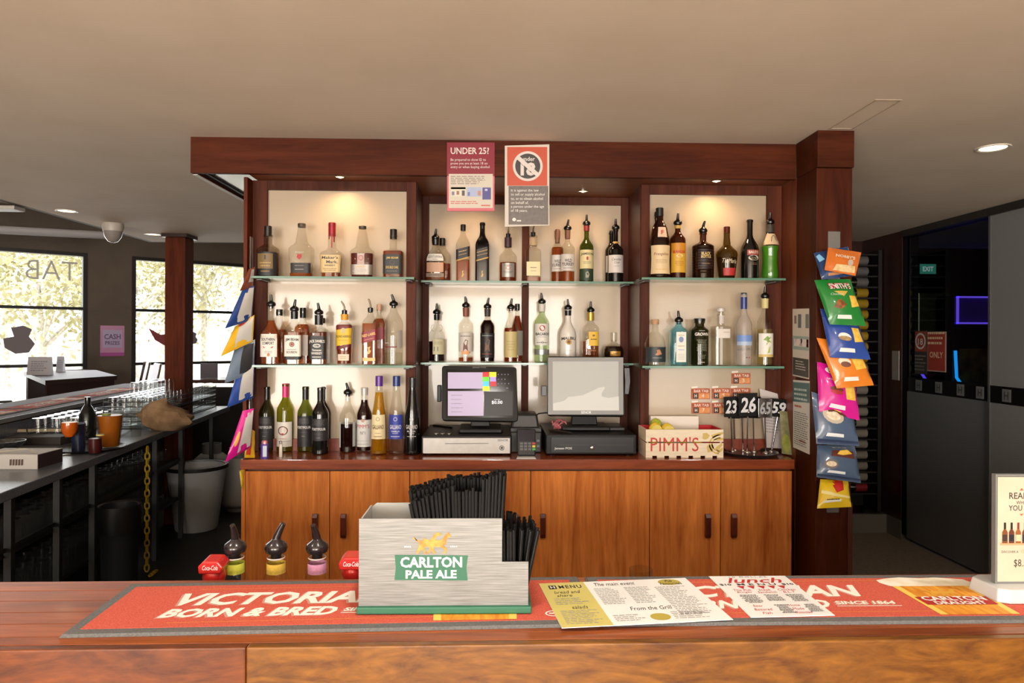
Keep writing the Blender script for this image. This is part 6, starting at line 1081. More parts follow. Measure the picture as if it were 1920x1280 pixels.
# ================================================================ CHIP BAGS
def fan(m, poly, f, rings=4):
    dense = []
    for p, q in zip(poly, poly[1:]+poly[:1]): dense += [p, ((p[0]+q[0])/2, (p[1]+q[1])/2)]
    n = len(dense); cx = sum(p[0] for p in dense)/n; cy = sum(p[1] for p in dense)/n
    vs = [f(cx, cy)]+[f(cx+(p[0]-cx)*k/rings, cy+(p[1]-cy)*k/rings) for k in range(1, rings+1) for p in dense]
    fs = [(0, 1+i, 1+(i+1) % n) for i in range(n)]+[(1+k*n+i, 1+k*n+(i+1) % n, 1+(k+1)*n+(i+1) % n, 1+(k+1)*n+i) for k in range(rings-1) for i in range(n)]
    m.add(vs, fs)
def bag(lab, q, Ys, back, prints=(), texts=(), puff=.022, grp='chip bags on the post strip', name='chip_bag', nx=12, nz=12, seed=0):
    """q: far-left, far-right, near-right, near-left pixels (top-left, top-right, bottom-right, bottom-left); Ys: depth of each corner"""
    A, B, C, D = [at(u, v, y) for (u, v), y in zip(q, Ys)]; rr = random.Random(seed)
    n = (B-A).cross(A-D).normalized()
    if n.y > 0: n = -n
    if abs(n.y) < .25 and n.x > 0: n = -n
    def S(s, t, side=1, off=0):
        p = (A*(1-s)+B*s)*t+(D*(1-s)+C*s)*(1-t); e = min(1, max(0, math.sin(math.pi*min(max(s, 0), 1))))**.6*min(1, max(0, math.sin(math.pi*min(max((t-.06)/.88, 0), 1))))**.55
        wr = .0016*math.sin(9*s+5*t+seed)*math.sin(7*t+3*s+seed) if .08 < t < .92 else .0008*math.sin(60*s)
        return p+n*(side*puff*e+wr*(side > 0)+off)
    r = thing(name, lab, 'snack bag', (A+B+C+D)/4, grp)
    m = MB(); w = nx+1
    vs = [S(i/nx, j/nz) for j in range(nz+1) for i in range(nx+1)]; fs = [(j*w+i, j*w+i+1, (j+1)*w+i+1, (j+1)*w+i) for j in range(nz) for i in range(nx)]
    vs2 = [S(i/nx, j/nz, -.75) - n*.0006 for j in range(nz+1) for i in range(nx+1)]; N = len(vs); vs += vs2; fs += [tuple(reversed([a+N for a in f])) for f in fs[:nx*nz]]
    edge = list(range(w))+[j*w+nx for j in range(1, nz+1)]+[nz*w+i for i in range(nx-1, -1, -1)]+[j*w for j in range(nz-1, 0, -1)]
    fs += [(a, a+N, b+N, b) for a, b in zip(edge, edge[1:]+edge[:1])]
    m.add(vs, fs, 0)
    m.mi = [0]*(nx*nz)+[1]*(len(m.f)-nx*nz); m.build('film', [back[0], back[1]], r, smooth=60)
    for k, (poly, mt) in enumerate(prints):
        f = lambda s, t: S(s, t, 1, .0012+.0005*k)
        m = MB()
        if poly[0] == 'rect':
            _, s0, s1, t0, t1 = poly; m.sheet(lambda a, b: f(s0+(s1-s0)*a, t0+(t1-t0)*b), 6, 5)
        else: fan(m, disc(14, *poly[1:]) if poly[0] == 'disc' else poly, f)
        m.build('print', mt, r, smooth=60)
    for (s, cx, cy, w_, h_, mt, *o) in texts:
        m = MB(); kw = o[0] if o else {}
        f = lambda a, b: S(a, b, 1, .0048)
        if s is None: lines(m, cx-w_/2, cx+w_/2, cy, cy+h_, kw.get('n', 2), f, .5, seed=seed, align='c')
        else: write(m, s, cx, cy, w_, h_, f, **{'bold': .03, **kw})
        m.build('lettering', mt, r)
    return r
FO = lambda *c: P(c, .28, coat=.4); SIL = P((176, 174, 172), .3, .3)
CRISP = noisy((222, 170, 50), (240, 200, 90), 60, .6); PAN = [(.22, .12), (.62, .12), (.62, .2), (.26, .2)]
yt, yb_ = YP-.03, YP-.075
def chips(lab, q, c, prints, texts, seed, dy0=0, sil=SIL): return bag(lab, q, (yt+dy0, yt+dy0, yb_+dy0, yb_+dy0), (FO(*c), sil), prints, texts, seed=seed)
nut = ([(.62, .15), (.9, .15), (.95, .45), (.7, .5)], CRISP)
p = at(1565, 452, YP-.008)
tag(MB().box(p.x-.025, p.x+.025, YP-.004, YP-.001, za(1565, 960, YP), za(1565, 434, YP)).build('clip_strip', glass((220, 222, 220), 1.45, .2, (190, 190, 186))), 'clear plastic clip strip fixed down the timber post behind the chip bags', 'strip')
OR_ = (206, 110, 40)
chips('dark blue and silver nut packet behind the orange one, at the top of the strip', [(1526, 474), (1590, 462), (1604, 516), (1541, 524)], (34, 62, 110), [([(.05, .6), (.2, .65), (.12, .9), (.02, .85)], P((130, 190, 226), .3)), (('rect', .2, .9, .08, .16), P((190, 130, 80), .4))], [(None, .4, .2, .4, .08, IW, {'n': 1})], 1, .012)
bag('orange nut packet with pale lettering, topmost on the post strip', [(1553, 464), (1615, 473), (1604, 517), (1546, 506)], (yt-.03, yt-.03, yt-.06, yt-.06), (FO(*OR_), SIL), [([(.25, .05), (.95, .08), (.9, .35), (.3, .3)], noisy((206, 170, 110), (230, 206, 160), 60, .5)), (('disc', .72, .45, .09, .14), P((190, 176, 160), .5))], [("NOBBY'S", .52, .58, .6, .13, c_(226, 206, 180))], puff=.012, seed=2)
chips('green chip packet with red and white heading, second down the strip', [(1527, 525), (1594, 523), (1624.5, 611), (1556, 608)], (32, 124, 50), [([(.36, .72), (.76, .72), (.58, .6)], P((206, 170, 70), .5)), ([(.7, .36), (.95, .4), (.93, .62), (.74, .62)], CRISP), ([(.22, .36), (.4, .32), (.58, .42), (.46, .54), (.34, .5)], noisy((110, 60, 24), (170, 100, 40), 60, .5)), (PAN, P((226, 226, 220), .5))], [("SMITH'S", .58, .76, .62, .15, c_(172, 30, 44), {'bold': .05}), ("SMITH'S", .585, .765, .6, .13, c_(236, 232, 226)), ('Chicken', .4, .62, .34, .05, c_(206, 220, 200), {'bold': 0, 'shear': .3})], 3, -.012)
chips('blue chip packet with an egg-white dome picture, third down the strip', [(1538, 578), (1604, 592), (1632.5, 674), (1557, 670)], (40, 72, 150), [([(.66, .34), (.92, .38), (.9, .68), (.68, .66)], CRISP), (('disc', .42, .42, .17, .1, 0, math.pi), P((230, 228, 222), .5)), (('disc', .42, .4, .17, .05), noisy((150, 120, 80), (190, 160, 110), 50, .6)), (PAN, P((226, 226, 222), .5))], [('Original', .42, .68, .38, .07, c_(190, 206, 236), {'bold': 0, 'shear': .2})], 4, -.004)
chips('bright orange chip packet, fourth down the strip', [(1531, 633), (1608, 644), (1638.5, 722), (1569, 728)], (222, 126, 34), [([(.62, .34), (.95, .4), (.92, .72), (.6, .66)], CRISP), (('disc', .4, .52, .15, .09), P((226, 214, 190), .5)), (('disc', .4, .46, .12, .06), P((110, 60, 40), .5)), (PAN, P((232, 228, 220), .5))], [(None, .36, .72, .3, .05, c_(190, 60, 30), {'n': 1})], 5, .0)
chips('magenta chip packet partly behind the orange one, fifth down the strip', [(1532, 678), (1600, 692), (1612, 788), (1535.5, 771)], (206, 22, 140), [([(.66, .34), (.92, .36), (.92, .64), (.64, .62)], CRISP), (('disc', .42, .5, .17, .05), P((110, 50, 30), .5)), (('disc', .42, .44, .16, .04), P((170, 40, 40), .5)), (PAN, P((232, 222, 228), .5)), (('disc', .3, .86, .13, .06), P((226, 220, 220), .4))], [('S', .3, .81, .1, .1, IR, {'bold': .05}), ('Salt & Vinegar', .36, .65, .36, .05, c_(240, 220, 236), {'bold': 0})], 6, .012)
for k, (lab, q) in enumerate((('slate blue chip packet with round pot picture, sixth down the strip', [(1521.5, 734), (1596, 758), (1611, 836), (1531, 832)]), ('slate blue chip packet with stacked chips picture, seventh down the strip', [(1532, 834), (1603, 836), (1614.5, 905.5), (1531, 894)]))):
    chips(lab, q, (74, 92, 118), [(('disc', .42, .6, .25, .17) if k == 0 else ('disc', .3, .42, .16, .14), P((190, 176, 156) if k == 0 else (110, 100, 96), .5)), (('disc', .42, .6, .17, .1) if k == 0 else ('disc', .3, .42, .12, .08), noisy((206, 180, 140), (230, 220, 200), 60, .5)), ([(.3, .66), (.9, .62), (.9, .84), (.35, .84)], P((92, 42, 30), .5)), ([(.45, .72), (.6, .7), (.85, .76), (.75, .88), (.55, .84)], CRISP), ([(.2, .16), (.62, .16), (.62, .23), (.24, .23)], P((226, 226, 224), .5)), (('rect', .02, .98, .03, .1), P((52, 64, 92), .35))], [(None, .55, .9, .4, .05, c_(214, 206, 190), {'n': 1})], 7+k, .006*k-.002)
chips('yellow chip packet with red shield, lowest on the post strip', [(1538, 898), (1590, 900), (1596.5, 950), (1532, 953)], (226, 190, 34), [([(.3, .98), (.8, .98), (.74, .6), (.5, .5)], P((196, 40, 36), .4)), ([(.05, .5), (.5, .36), (.95, .3), (.95, .38), (.5, .46), (.05, .62)], P((238, 222, 150), .4)), ([(.12, .16), (.66, .2), (.66, .28), (.16, .24)], P((228, 226, 214), .5))], [(None, .4, .24, .44, .06, IK, {'n': 1})], 9, -.002)
# strip on the far side of the back bar: bags seen nearly edge on
def lbag(lab, q, Yl, Yr, c, strip, seed, puff=.014): return bag(lab, q, (Yr-.02, Yr, Yr, Yl), (FO(*c), SIL), strip, (), puff, 'chip bags hung on the back bar end', seed=seed)
BG = FO
WHT = P((206, 202, 196), .35, .15)
X_ = xa(469, 2.98)
tag(MB().box(X_-.003, X_, 2.98, 3.01, ZCT+.02, 2.0).build('clip_strip', glass((220, 222, 220), 1.45, .2, (190, 190, 186))), 'clear plastic clip strip behind the chip bags at the far end of the shelves', 'strip')
lbag('small red-brown packet, topmost of the bags on the shelf end', [(466, 505), (478, 500), (474, 540), (450, 545)], 2.9, 2.97, (120, 60, 40), [(('rect', .5, .95, .3, .9), P((206, 206, 210), .2, .5))], 11, .008)
lbag('silver backed packet with dark blue edge, second on the shelf end', [(456, 540), (477, 536), (472, 600), (421.5, 616)], 2.86, 2.96, (36, 66, 132), [(('rect', .36, .96, .06, .96), WHT)], 12)
lbag('yellow and silver packet, third on the shelf end', [(440, 612), (477, 590), (474, 640), (414, 668)], 2.85, 2.955, (226, 176, 40), [(('rect', .42, .97, .06, .94), WHT), (('disc', .5, .84, .16, .1), P((176, 52, 44), .5))], 13)
lbag('slate blue packet with black back panel, fourth on the shelf end', [(440, 652), (478, 636), (476, 700), (421, 718)], 2.86, 2.96, (110, 126, 146), [(('rect', .5, .95, .1, .9), P((46, 46, 50), .4))], 14)
lbag('blue and silver packet, fifth on the shelf end', [(446, 692), (477, 682), (475, 745), (425.5, 764)], 2.85, 2.955, (40, 72, 150), [(('rect', .42, .97, .05, .95), WHT)], 15)
lbag('magenta and silver packet, sixth on the shelf end, over the worktop end', [(455, 770), (476, 765), (470, 838), (422, 867)], 2.78, 2.86, (206, 22, 136), [(('rect', .44, .97, .05, .95), WHT), (('disc', .25, .4, .1, .16), P((214, 170, 60), .5))], 16)
lbag('small yellow packet at the foot of the shelf end strip, on the worktop', [(464, 800), (478, 808), (478, 858), (458, 858)], 2.86, 2.9, (230, 180, 44), [(('rect', .1, .5, .1, .5), P((206, 60, 44), .5))], 17, .01)
lbag('yellow packet hanging below the worktop end beside the cupboards', [(449, 882), (457, 880), (457, 920), (452, 912)], 2.83, 2.85, (214, 180, 44), [], 18, .006)
# ================================================================ SERVICE STATION ALONG THE DINING ROOM BAR
ZW = .9
L0 = atz(0, 925, ZW); L1 = atz(360, 788, ZW); eL = (L1-L0).normalized(); nL = Vector((-eL.y, eL.x, 0)); LB = Vector((L0.x, L0.y, 0)); SE = 0
def lp(s, n, z): return LB+eL*s+nL*n+Vector((0, 0, z))
def lbox(m, s0, s1, n0, n1, z0, z1, mi=0): return m.hexa([lp(s0, n0, z0), lp(s1, n0, z0), lp(s1, n1, z0), lp(s0, n1, z0)], [lp(s0, n0, z1), lp(s1, n0, z1), lp(s1, n1, z1), lp(s0, n1, z1)], mi)
def sfront(u):      # distance along the front edge at image column u
    q = ray(u, HZ); t = (nL.dot(LB))/nL.dot(q); return (q*t-LB).dot(eL)
STW = noisy((112, 116, 128), (140, 144, 154), 120, .3, 0, .35)
SE = sfront(432)
r = thing('service_bench', 'long stainless steel service bench with racks along the dining room bar', 'bench', lp(SE/2, .3, 0))
m = MB(); lbox(m, -.4, SE, 0, .74, ZW-.045, ZW); m.build('worktop', STW, r, bevel=.004)
sl = [sfront(u) for u in (40, 128, 192, 305, 352)]
for s in [-.35]+sl+[SE-.45]:
    m = MB(); lbox(m, s-.016, s+.016, .03, .06, 0.007, ZW-.0455); m.build('leg', DARKMETAL, r)
for z in (.60, .32):
    m = MB(); lbox(m, -.4, sl[-1]+.02, .065, .64, z-.02, z); m.build('rack_shelf', P((52, 50, 50), .5, .5), r)
m = MB(); lbox(m, -.4, sl[-1]+.02, .05, .064, .61, .63); m.build('rail', DARKMETAL, r)
b = thing('dining_bar', 'raised dark timber bar ledge facing the dining room', 'counter', lp(SE/2, 1.0, 0)); S2 = (atz(300, 722, 1.06)-L0).dot(eL)
m = MB(); lbox(m, -.4, S2+.3, .76, 1.3, 1.02, 1.06); m.build('ledge', wood((48, 22, 14), (76, 38, 25), 'Y', 1, .6), b, bevel=.003)
m = MB(); lbox(m, -.4, S2+.3, .752, .7595, 1.03, 1.058); m.build('edge_trim', P((170, 168, 165), .3, .6), b)
m = MB(); lbox(m, -.4, S2+.3, .765, .80, .901, 1.0195); m.build('splashback', STW, b)
m = MB(); lbox(m, -.4, S2+.3, .80, .84, 0, 1.0195); lbox(m, -.4, SE+.9, .70, .745, .007, ZW-.046); m.build('back_panel', P((36, 32, 31), .6), b)
q0 = lp(SE+.9, .75, 0); m = MB(); m.box(q0.x-.1, CX0+.05, q0.y, q0.y+.05, 0, 1.02); m.build('end_panel', P((34, 31, 30), .6), b)  # added dark panel standing in for the darkness behind the gas bottles
ang = math.atan2(eL.y, eL.x)
for k, lab in enumerate(('red bar runner on the dining room ledge, at the front bar end', 'red bar runner on the dining room ledge, in its middle', 'red bar runner on the dining room ledge, at its far end')):
    s = 1.0+k*.97; O = lp(s, .84, 0); runner((O.x, O.y), ang, .93, .24, lab, 1.0602)
# tumblers on the racks: one mesh, one thing each
tg = glass((253, 254, 254), 1.5); m = MB(); m.lathe([(.027, 0), (.034, .095), (.032, .095), (.0255, .008), (0, .008)], 14); tum0 = m.build('glass_tumbler', tg, smooth=40); COL.objects.unlink(tum0)
def tumbler(p, lab, grp, sc=1.0, flip=True, cat='glass'):
    o = tum0.copy(); COL.objects.link(o); o.location = p; o.scale = (sc, sc, sc)
    if flip: o.rotation_euler = (math.pi, 0, 0); o.location = (p[0], p[1], p[2]+.095*sc)
    tag(o, lab, cat, grp); return o
for z, lab, grp in ((.6005, 'clear tumbler stored upside down on the upper rack shelf of the steel bench', 'tumblers on the upper rack'), (.3205, 'clear tumbler stored upside down on the lower rack shelf of the steel bench', 'tumblers on the lower rack')):
    s = .35
    while s < sl[-1]-.02:
        for n in (.13, .215, .30):
            if all(abs(s-x) > .03 for x in sl) or n > .14: tumbler(lp(s, n, z), lab, grp, 1.12)
        s += .088
# glassware in trays at the far end of the bench
def rk(s0, s1, n0, n1, z, lab):
    r = thing('glass_rack', lab, 'rack', lp((s0+s1)/2, (n0+n1)/2, z)); m = MB()
    lbox(m, s0, s1, n0, n1, z, z+.006); m.build('base', P((60, 58, 58), .4), r)
    for a in (0, .035, .07):
        for q in ((s0, s1, n0, n0+.004), (s0, s1, n1-.004, n1), (s0, s0+.004, n0+.004, n1-.004), (s1-.004, s1, n0+.004, n1-.004)): m = MB(); lbox(m, q[0], q[1], q[2], q[3], z+.012+a, z+.017+a); m.build('wire', DARKMETAL, r)
    for (a, b_) in ((s0, n0), (s1-.006, n0), (s0, n1-.006), (s1-.006, n1-.006)): m = MB(); lbox(m, a+.0005, a+.006, b_+.0005, b_+.006, z+.0065, z+.012+.09); m.build('corner_post', DARKMETAL, r)
def shelfrack(u0, u1, z, n0, n1, lab, glab, grp, sc, nn):
    s0, s1 = sfront(u0), min(sfront(u1), SE-.02); rk(s0, s1, n0, n1, z+.0005, lab); k = max(2, int((s1-s0-.03)/.085))
    for i in range(k):
        for j in range(nn): tumbler(lp(s0+.05+(s1-s0-.1)*i/(k-1), n0+.05+(n1-n0-.1)*j/max(1, nn-1), z+.0075), glab, grp, sc)
shelfrack(262, 318, ZW, .34, .66, 'low wire rack of glasses behind the brown bag on the steel bench', 'clear tall glass upside down in the wire rack behind the brown bag', 'glasses behind the brown bag', 1.45, 3)
shelfrack(322, 436, ZW, .12, .46, 'bottom wire rack of the stack at the far end of the steel bench', 'clear tumbler upside down in the bottom rack at the far end of the bench', 'tumblers in the bottom far rack', 1.0, 4)
shelfrack(322, 436, ZW+.106, .12, .46, 'upper wire rack of the stack at the far end of the steel bench', 'clear tumbler upside down in the upper rack at the far end of the bench', 'tumblers in the upper far rack', 1.15, 4)
for k in range(6):
    for j in range(2):
        s_ = sfront(330)+.05+k*.085; tumbler(lp(s_, .2+j*.1, ZW+.224), 'clear tumbler standing on top of the stacked racks, beside the column', 'tumblers on top of the racks', 1.05, True)
# things on the bench
p = atz(0, 880, ZW); pB = atz(70, 880, ZW); pC = atz(106, 868, ZW)
d = (pB-p).normalized(); r = thing('cardboard_box', 'low white cardboard box with printed front on the steel bench', 'box', p); n_ = Vector((-d.y, d.x, 0)); dep = .2; A0 = p-d*.12; H = .075
hx = lambda a, b_, z: A0+d*a+n_*b_+Vector((0, 0, z)); Lx = (pB-p).length+.12
MB().hexa([hx(0, 0, .0005), hx(Lx, 0, .0005), hx(Lx, dep, .0005), hx(0, dep, .0005)], [hx(0, 0, H), hx(Lx, 0, H), hx(Lx, dep, H), hx(0, dep, H)]).build('carton', P((206, 200, 192), .6), r, bevel=.002)
MB().hexa([hx(Lx, .004, .003), hx(Lx+.0015, .004, .003), hx(Lx+.0015, dep-.004, .003), hx(Lx, dep-.004, .003)], [hx(Lx, .004, H-.002), hx(Lx+.0015, .004, H-.002), hx(Lx+.0015, dep-.004, H-.002), hx(Lx, dep-.004, H-.002)]).build('end_panel', P((58, 44, 42), .6), r)
m = MB()
for k in range(5): m.flat([(Lx*.55+k*.014, .02), (Lx*.55+k*.014+.011, .022), (Lx*.55+k*.014+.012, .052), (Lx*.55+k*.014+.001, .05)], lambda x, z: hx(x, -.0008, z))
m.build('print', P((96, 76, 66), .6), r)
m = MB(); m.tube([hx(Lx*.2, .05, H+.003), hx(Lx*.6, .1, H+.012), hx(Lx*.9, .04, H+.003)], .003, 6); m.build('loose_strap', P((190, 180, 160), .6), r, smooth=50)
# round dark tray with drinks
tc = atz(170, 842, ZW); tp = thing('drinks_tray', 'round black tray with cocktails on the steel bench', 'tray', tc)
MB().lathe([(0, .001), (.17, .001), (.185, .014), (.18, .015), (.165, .005), (0, .005)], 36, tc).build('dish', P((26, 26, 28), .35), tp, smooth=40)
zt_ = ZW+.0058
def drink(lab, u, v, prof, liq, zl, glm=CLR, nm='drinking_glass', cat='glass'):
    q = atz(u, v, zt_); r = thing(nm, lab, cat, q)
    MB().lathe(prof, 20, q, cap=False).build('glass_body', glm, r, smooth=45)
    if liq:
        z0, z1 = zl; pr = [(a*.93, b_) for a, b_ in prof if z0 <= b_ <= z1]; MB().lathe([(0, z0)]+[(interp(prof, z0)*.9, z0)]+pr+[(interp(prof, z1)*.93, z1), (0, z1)], 20, q).build('drink', liq, r, smooth=45)
    return r, q
r, q = drink('stemmed balloon glass of bright orange spritz on the black tray', 130, 852, [(.036, 0), (.034, .003), (.006, .008), (.005, .085), (.02, .096), (.038, .125), (.043, .155), (.041, .18), (.036, .205)], P((226, 104, 22), .3, emit=0), (.1, .18))
r, q = drink('tall dark blue tumbler standing behind the orange spritz', 147, 846, [(0, 0), (.034, 0), (.037, .16), (.035, .16)], None, None, P((34, 40, 66), .25, coat=.4))
r, q = drink('short dark red drink with salted rim and lemon wedge on the black tray', 178, 850, [(0, 0), (.03, 0), (.037, .03), (.034, .075), (.036, .1)], P((84, 24, 28), .3), (.004, .085))
MB().lathe([(0, -.004), (.022, -.004), (.022, .004), (0, .004)], 14, (q.x+.03, q.y, q.z+.105)).build('lemon_slice', P((206, 190, 110), .5), r)
r, q = drink('clear plastic jug of amber iced drink on the black tray', 206, 838, [(0, 0), (.05, 0), (.053, .01), (.072, .2), (.078, .235), (.075, .235)], P((186, 104, 28), .3), (.006, .19), CLR, 'drinks_jug', 'jug')
m = MB(); m.tube([(q.x+.066, q.y, q.z+.2), (q.x+.12, q.y, q.z+.18), (q.x+.12, q.y, q.z+.1), (q.x+.06, q.y, q.z+.06)], .008, 8); m.build('handle', CLR, r, smooth=50)
MB().lathe([(0, -.005), (.024, -.005), (.024, .005), (0, .005)], 14, (q.x-.01, q.y-.02, q.z+.197)).build('lime_slice', P((150, 160, 60), .5), r)
q = atz(164, 822, ZW); r = thing('dark_bottle', 'dark bottle standing behind the tray of cocktails', 'bottle', q)
MB().lathe([(0, .001), (.048, .001), (.05, .01), (.05, .15), (.03, .2), (.018, .22), (.018, .27), (0, .27)], 18, q).build('glass_body', P((24, 26, 24), .2, coat=.3), r, smooth=45)
r, q = drink('tall empty glass standing between the jug and the brown bag', 255, 818, [(0, 0), (.03, 0), (.042, .24), (.04, .24)], None, None)
for u, v, lab in ((242, 742+70, 'tall empty glass behind the brown bag, beside the jug'), (268, 806, 'tall empty glass directly behind the brown bag')):
    q = atz(u, v-12, ZW); tumbler((q.x, q.y, ZW+.001), lab, 'tall glasses by the brown bag', 2.1, False)
# crumpled brown bag
q = atz(296, 811, ZW); rr = random.Random(9); m = MB(); prof = []
vs = []; nu, nv = 16, 8
r = thing('brown_bag', 'crumpled light brown paper bag slumped on the steel bench', 'bag', q)
for j in range(nv+1):
    t = j/nv; rad = (.02+1.0*math.sin(math.pi*min(1, t*.9+.1))**.6)
    for i in range(nu):
        a = 2*math.pi*i/nu; w = 1+.16*rr.uniform(-1, 1); vs.append((q.x+math.cos(a)*.185*rad*w, q.y+.13+math.sin(a)*.11*rad*w, ZW+.002+.23*t*(1-.28*(math.cos(a)*.5+.5))))
fs = [(j*nu+i, j*nu+(i+1) % nu, (j+1)*nu+(i+1) % nu, (j+1)*nu+i) for j in range(nv) for i in range(nu)]+[tuple(range(nu-1, -1, -1)), tuple(nv*nu+i for i in range(nu))]
m.add(vs, fs); m.build('paper', noisy((150, 118, 86), (186, 152, 116), 12, .8, .3), r, smooth=28)
# tools behind: tray and ladle shapes near the box
q = atz(70, 832, ZW); tag(MB().box(q.x-.17, q.x+.17, q.y-.05, q.y+.1, ZW+.0005, ZW+.05).build('chopping_board', P((60, 54, 52), .5), bevel=.004), 'dark flat container behind the white cardboard box on the bench', 'container')
q = atz(68, 826, ZW); m = MB(); m.tube([(q.x-.16, q.y+.03, ZW+.058), (q.x+.2, q.y+.06, ZW+.06)], .011, 8); tag(m.build('tong_handle', P((206, 186, 150), .4), smooth=40), 'pale handle of a utensil lying on the dark flat container', 'utensil')
q = atz(40, 846, ZW); r = tag(MB().lathe([(0, 0), (.05, .001), (.095, .045), (.1, .06), (.094, .06), (.05, .01), (0, .008)], 22, (q.x-.09, q.y, ZW+.001)).build('mixing_bowl', STEEL, smooth=40), 'shallow steel bowl behind the white cardboard box on the bench', 'bowl')
# ---- bins, gas bottles, chain
q = atz(352, 1002, 0); q.y += .16; q.z = .007; r = thing('waste_bin', 'round white bin with dark liner standing beyond the rack legs', 'bin', q)
MB().lathe([(0, 0), (.155, 0), (.16, .01), (.225, .50), (.235, .505), (.235, .515), (.215, .515), (.15, .02), (0, .02)], 30, q).build('bucket', P((216, 216, 218), .5), r, smooth=40)
MB().lathe([(.214, .44), (.214, .512), (.239, .518), (.24, .49)], 30, q, cap=False).build('liner', P((24, 22, 22), .5), r, smooth=40)
q = pt(226, HZ, 3.71); q.z = .007; r = thing('black_bin', 'tall black bin with liner standing against the steel bench', 'bin', q)
MB().lathe([(0, 0), (.082, 0), (.098, .63), (.103, .64), (.09, .64), (.078, .03), (0, .03)], 26, q).build('bucket', P((30, 31, 35), .5), r, smooth=40)
m = MB(); m.lathe([(.09, .56), (.092, .636), (.106, .646), (.109, .58), (.104, .5)], 26, q, cap=False); m.build('liner', P((22, 22, 24), .35), r, smooth=40)
for u, v, lab in ((384, 952, 'white gas bottle standing behind the white bin'), (436, 964, 'white gas bottle standing beside the cupboard end')):
    q = atz(u, v, 0); q.y += .15; q.z = .007; r = thing('gas_bottle', lab, 'gas bottle', q, 'white gas bottles')
    MB().lathe([(.11, 0), (.11, .045), (.1, .046)], 24, q, cap=False).build('foot_ring', P((150, 150, 148), .5), r, smooth=40)
    MB().lathe([(0, .03), (.11, .03), (.155, .07), (.16, .1), (.16, .38), (.15, .42), (.1, .465), (.03, .485), (0, .485)], 26, q).build('tank', P((206, 206, 204), .45), r, smooth=50)
    MB().lathe([(.085, .47), (.085, .56), (.078, .56), (.078, .47)], 18, q).build('collar', P((130, 130, 130), .5), r, smooth=40); MB().lathe([(.02, .485), (.02, .54), (.0, .54)], 10, q).build('valve', P((120, 100, 50), .4, .6), r, smooth=40)
YC_ = P((196, 160, 24), .5); s_ = sfront(268); m = MB(); z = ZW-.07; k = 0
r = thing('plastic_chain', 'yellow plastic chain hanging down the front of the steel bench', 'chain', lp(s_, -.02, 0))
while z > .06:
    c = lp(s_, -.03, z); a = eL if k % 2 == 0 else nL; pts = [c+a*(.014*math.cos(t))+Vector((0, 0, .026*math.sin(t))) for t in [2*math.pi*i/10 for i in range(11)]]
    MB().tube(pts, .0052, 5).build('chain_link', YC_, r, smooth=60); z -= .04; k += 1
for i in range(3):
    c = lp(s_+.02+i*.035, -.05, .016); pts = [c+eL*(.024*math.cos(t))+nL*(.013*math.sin(t)) for t in [2*math.pi*j/10 for j in range(11)]]; MB().tube(pts, .0052, 5).build('chain_link', YC_, r, smooth=60)
# ================================================================ DINING ROOM FURNITURE
ZB_ = 1.10
A, B, C, D = atz(85, 713, ZB_), atz(220, 704, ZB_), atz(172, 691, ZB_), atz(44, 697, ZB_)
r = thing('high_table', 'high dark dining table with boxed sides, beyond the service bar', 'table', ((A+C)/2)*1.0); r.location.z = 0
dz = Vector((0, 0, .05)); MB().hexa([A-dz, B-dz, C-dz, D-dz], [A, B, C, D]).build('tabletop', P((60, 46, 44), .5, 0, .12), r)
def panel(P0, P1, t=.03): n = (P1-P0).cross(Vector((0, 0, 1))).normalized()*-t; a, b_ = Vector((P0.x, P0.y, 0)), Vector((P1.x, P1.y, 0)); h = Vector((0, 0, ZB_-.051)); return MB().hexa([a, b_, b_+n, a+n], [a+h, b_+h, b_+n+h, a+n+h])
ctr = (A+B+C+D)/4; ins = lambda q: q+(ctr-q)*.06
panel(ins(A), ins(B)).build('side_panel', P((54, 34, 32), .5), r); panel(ins(D), ins(C), -.03).build('side_panel', P((54, 34, 32), .5), r)
def stool(p, rz, lab, c, metal=False):
    r = thing('bar_stool', lab, 'chair', p, 'high stools in the dining room', rz)
    m = MB(); m.box(-.2, .2, -.2, .2, .74, .80); m.build('seat', P(c, .35), r, local=True, bevel=.02)
    MB().hexa([(-.2, .17, .84), (.2, .17, .84), (.2, .2, .84), (-.2, .2, .84)], [(-.19, .24, 1.2), (.19, .24, 1.2), (.19, .27, 1.2), (-.19, .27, 1.2)]).build('backrest', P(c, .35), r, local=True, bevel=.012)
    for x, y in ((-.17, -.17), (.17, -.17), (-.17, .17), (.17, .17)): MB().tube([(x*1.15, y*1.15, 0), (x, y, .74)], .015, 8).build('leg', CHROME if metal else P((50, 40, 36), .4), r, local=True, smooth=40)
    for x in (-.17, .17): MB().tube([(x, .18, .8), (x, .24, 1.15)], .012, 8).build('back_post', CHROME if metal else P((50, 40, 36), .4), r, local=True, smooth=40)
    for y in (-.18, .18): MB().tube([(-.18, y, .28), (.18, y, .28)], .01, 8).build('footrest', CHROME, r, local=True, smooth=40)
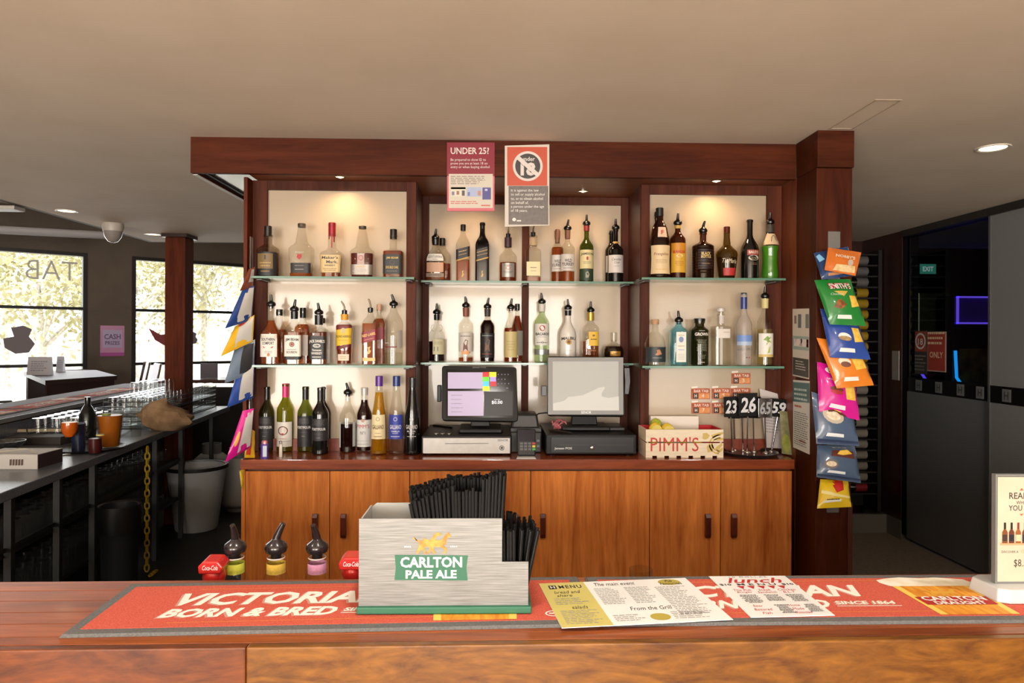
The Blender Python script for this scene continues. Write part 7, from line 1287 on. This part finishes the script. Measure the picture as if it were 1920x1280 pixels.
def seats(P0, P1, ts, labs, c, metal):
    ed = (P1-P0).normalized(); out = Vector((ed.y, -ed.x, 0)); out = out if out.dot(P0-ctr) > 0 else -out
    for t, lab in zip(ts, labs): q = P0+(P1-P0)*t+out*.36; stool((q.x, q.y, 0), math.atan2(-out.x, out.y), lab, c, metal)
seats(A, D, (.06, .42, .78), ('high stool with pale rim-lit back, at the front bar end', 'high stool with dark back, second along the high table', 'high stool with dark back beside the white table card'), (70, 58, 48), False)
seats(B, C, (.12, .45, .78), ('high stool with chrome posts, at the service bar side', 'high stool with chrome posts, middle of the far three', 'high stool with chrome posts, beside the grey wall'), (96, 70, 62), True)
def tent(u, v, w, h, lab):
    q = atz(u, v, ZB_); k = pxs(q.x, q.y); r = thing('table_card', lab, 'card', q, 'cards on the high table'); W, H = w*k/2, h*k
    MB().hexa([(q.x-W, q.y, ZB_+.0008), (q.x+W, q.y, ZB_+.0008), (q.x+W, q.y+.06, ZB_+.0008), (q.x-W, q.y+.06, ZB_+.0008)], [(q.x-W, q.y+.028, ZB_+H), (q.x+W, q.y+.028, ZB_+H), (q.x+W, q.y+.032, ZB_+H), (q.x-W, q.y+.032, ZB_+H)]).build('sheet', P((206, 204, 212), .5), r)
    m = MB(); lines(m, q.x-W*.7, q.x+W*.7, H*.2, H*.8, 5, lambda x, z: (x, q.y+.028*z/H-.0015, ZB_+z), .4, seed=u); m.build('print', P((150, 146, 160), .5), r)
tent(72, 703, 44, 34, 'wide white folded card standing on the high table'); tent(111, 697, 13, 29, 'narrow pale card standing on the high table beside the wide one')
q = pt(392, 700, 8.2); r = thing('menu_board', 'small grey card stand on the far dining table past the column', 'card', (q.x, q.y, 1.06)); k = q.y/FPX
MB().box(q.x-.1, q.x+.1, q.y-.01, q.y+.01, 1.061, 1.24).build('sheet', P((120, 116, 130), .5), r)
t2 = thing('high_table', 'second high dark table past the column by the far window', 'table', (q.x, q.y, 0)); MB().box(q.x-.5, q.x+.6, q.y-.3, q.y+.3, 1.02, 1.06).build('tabletop', P((86, 56, 46), .3), t2, bevel=.004)
for x in (-.45, .55):
    for y in (-.25, .25): MB().box(q.x+x-.02, q.x+x+.02, q.y+y-.02, q.y+y+.02, 0, 1.0195).build('leg', DARKT, t2)
bpy.data.objects.remove(tum0)
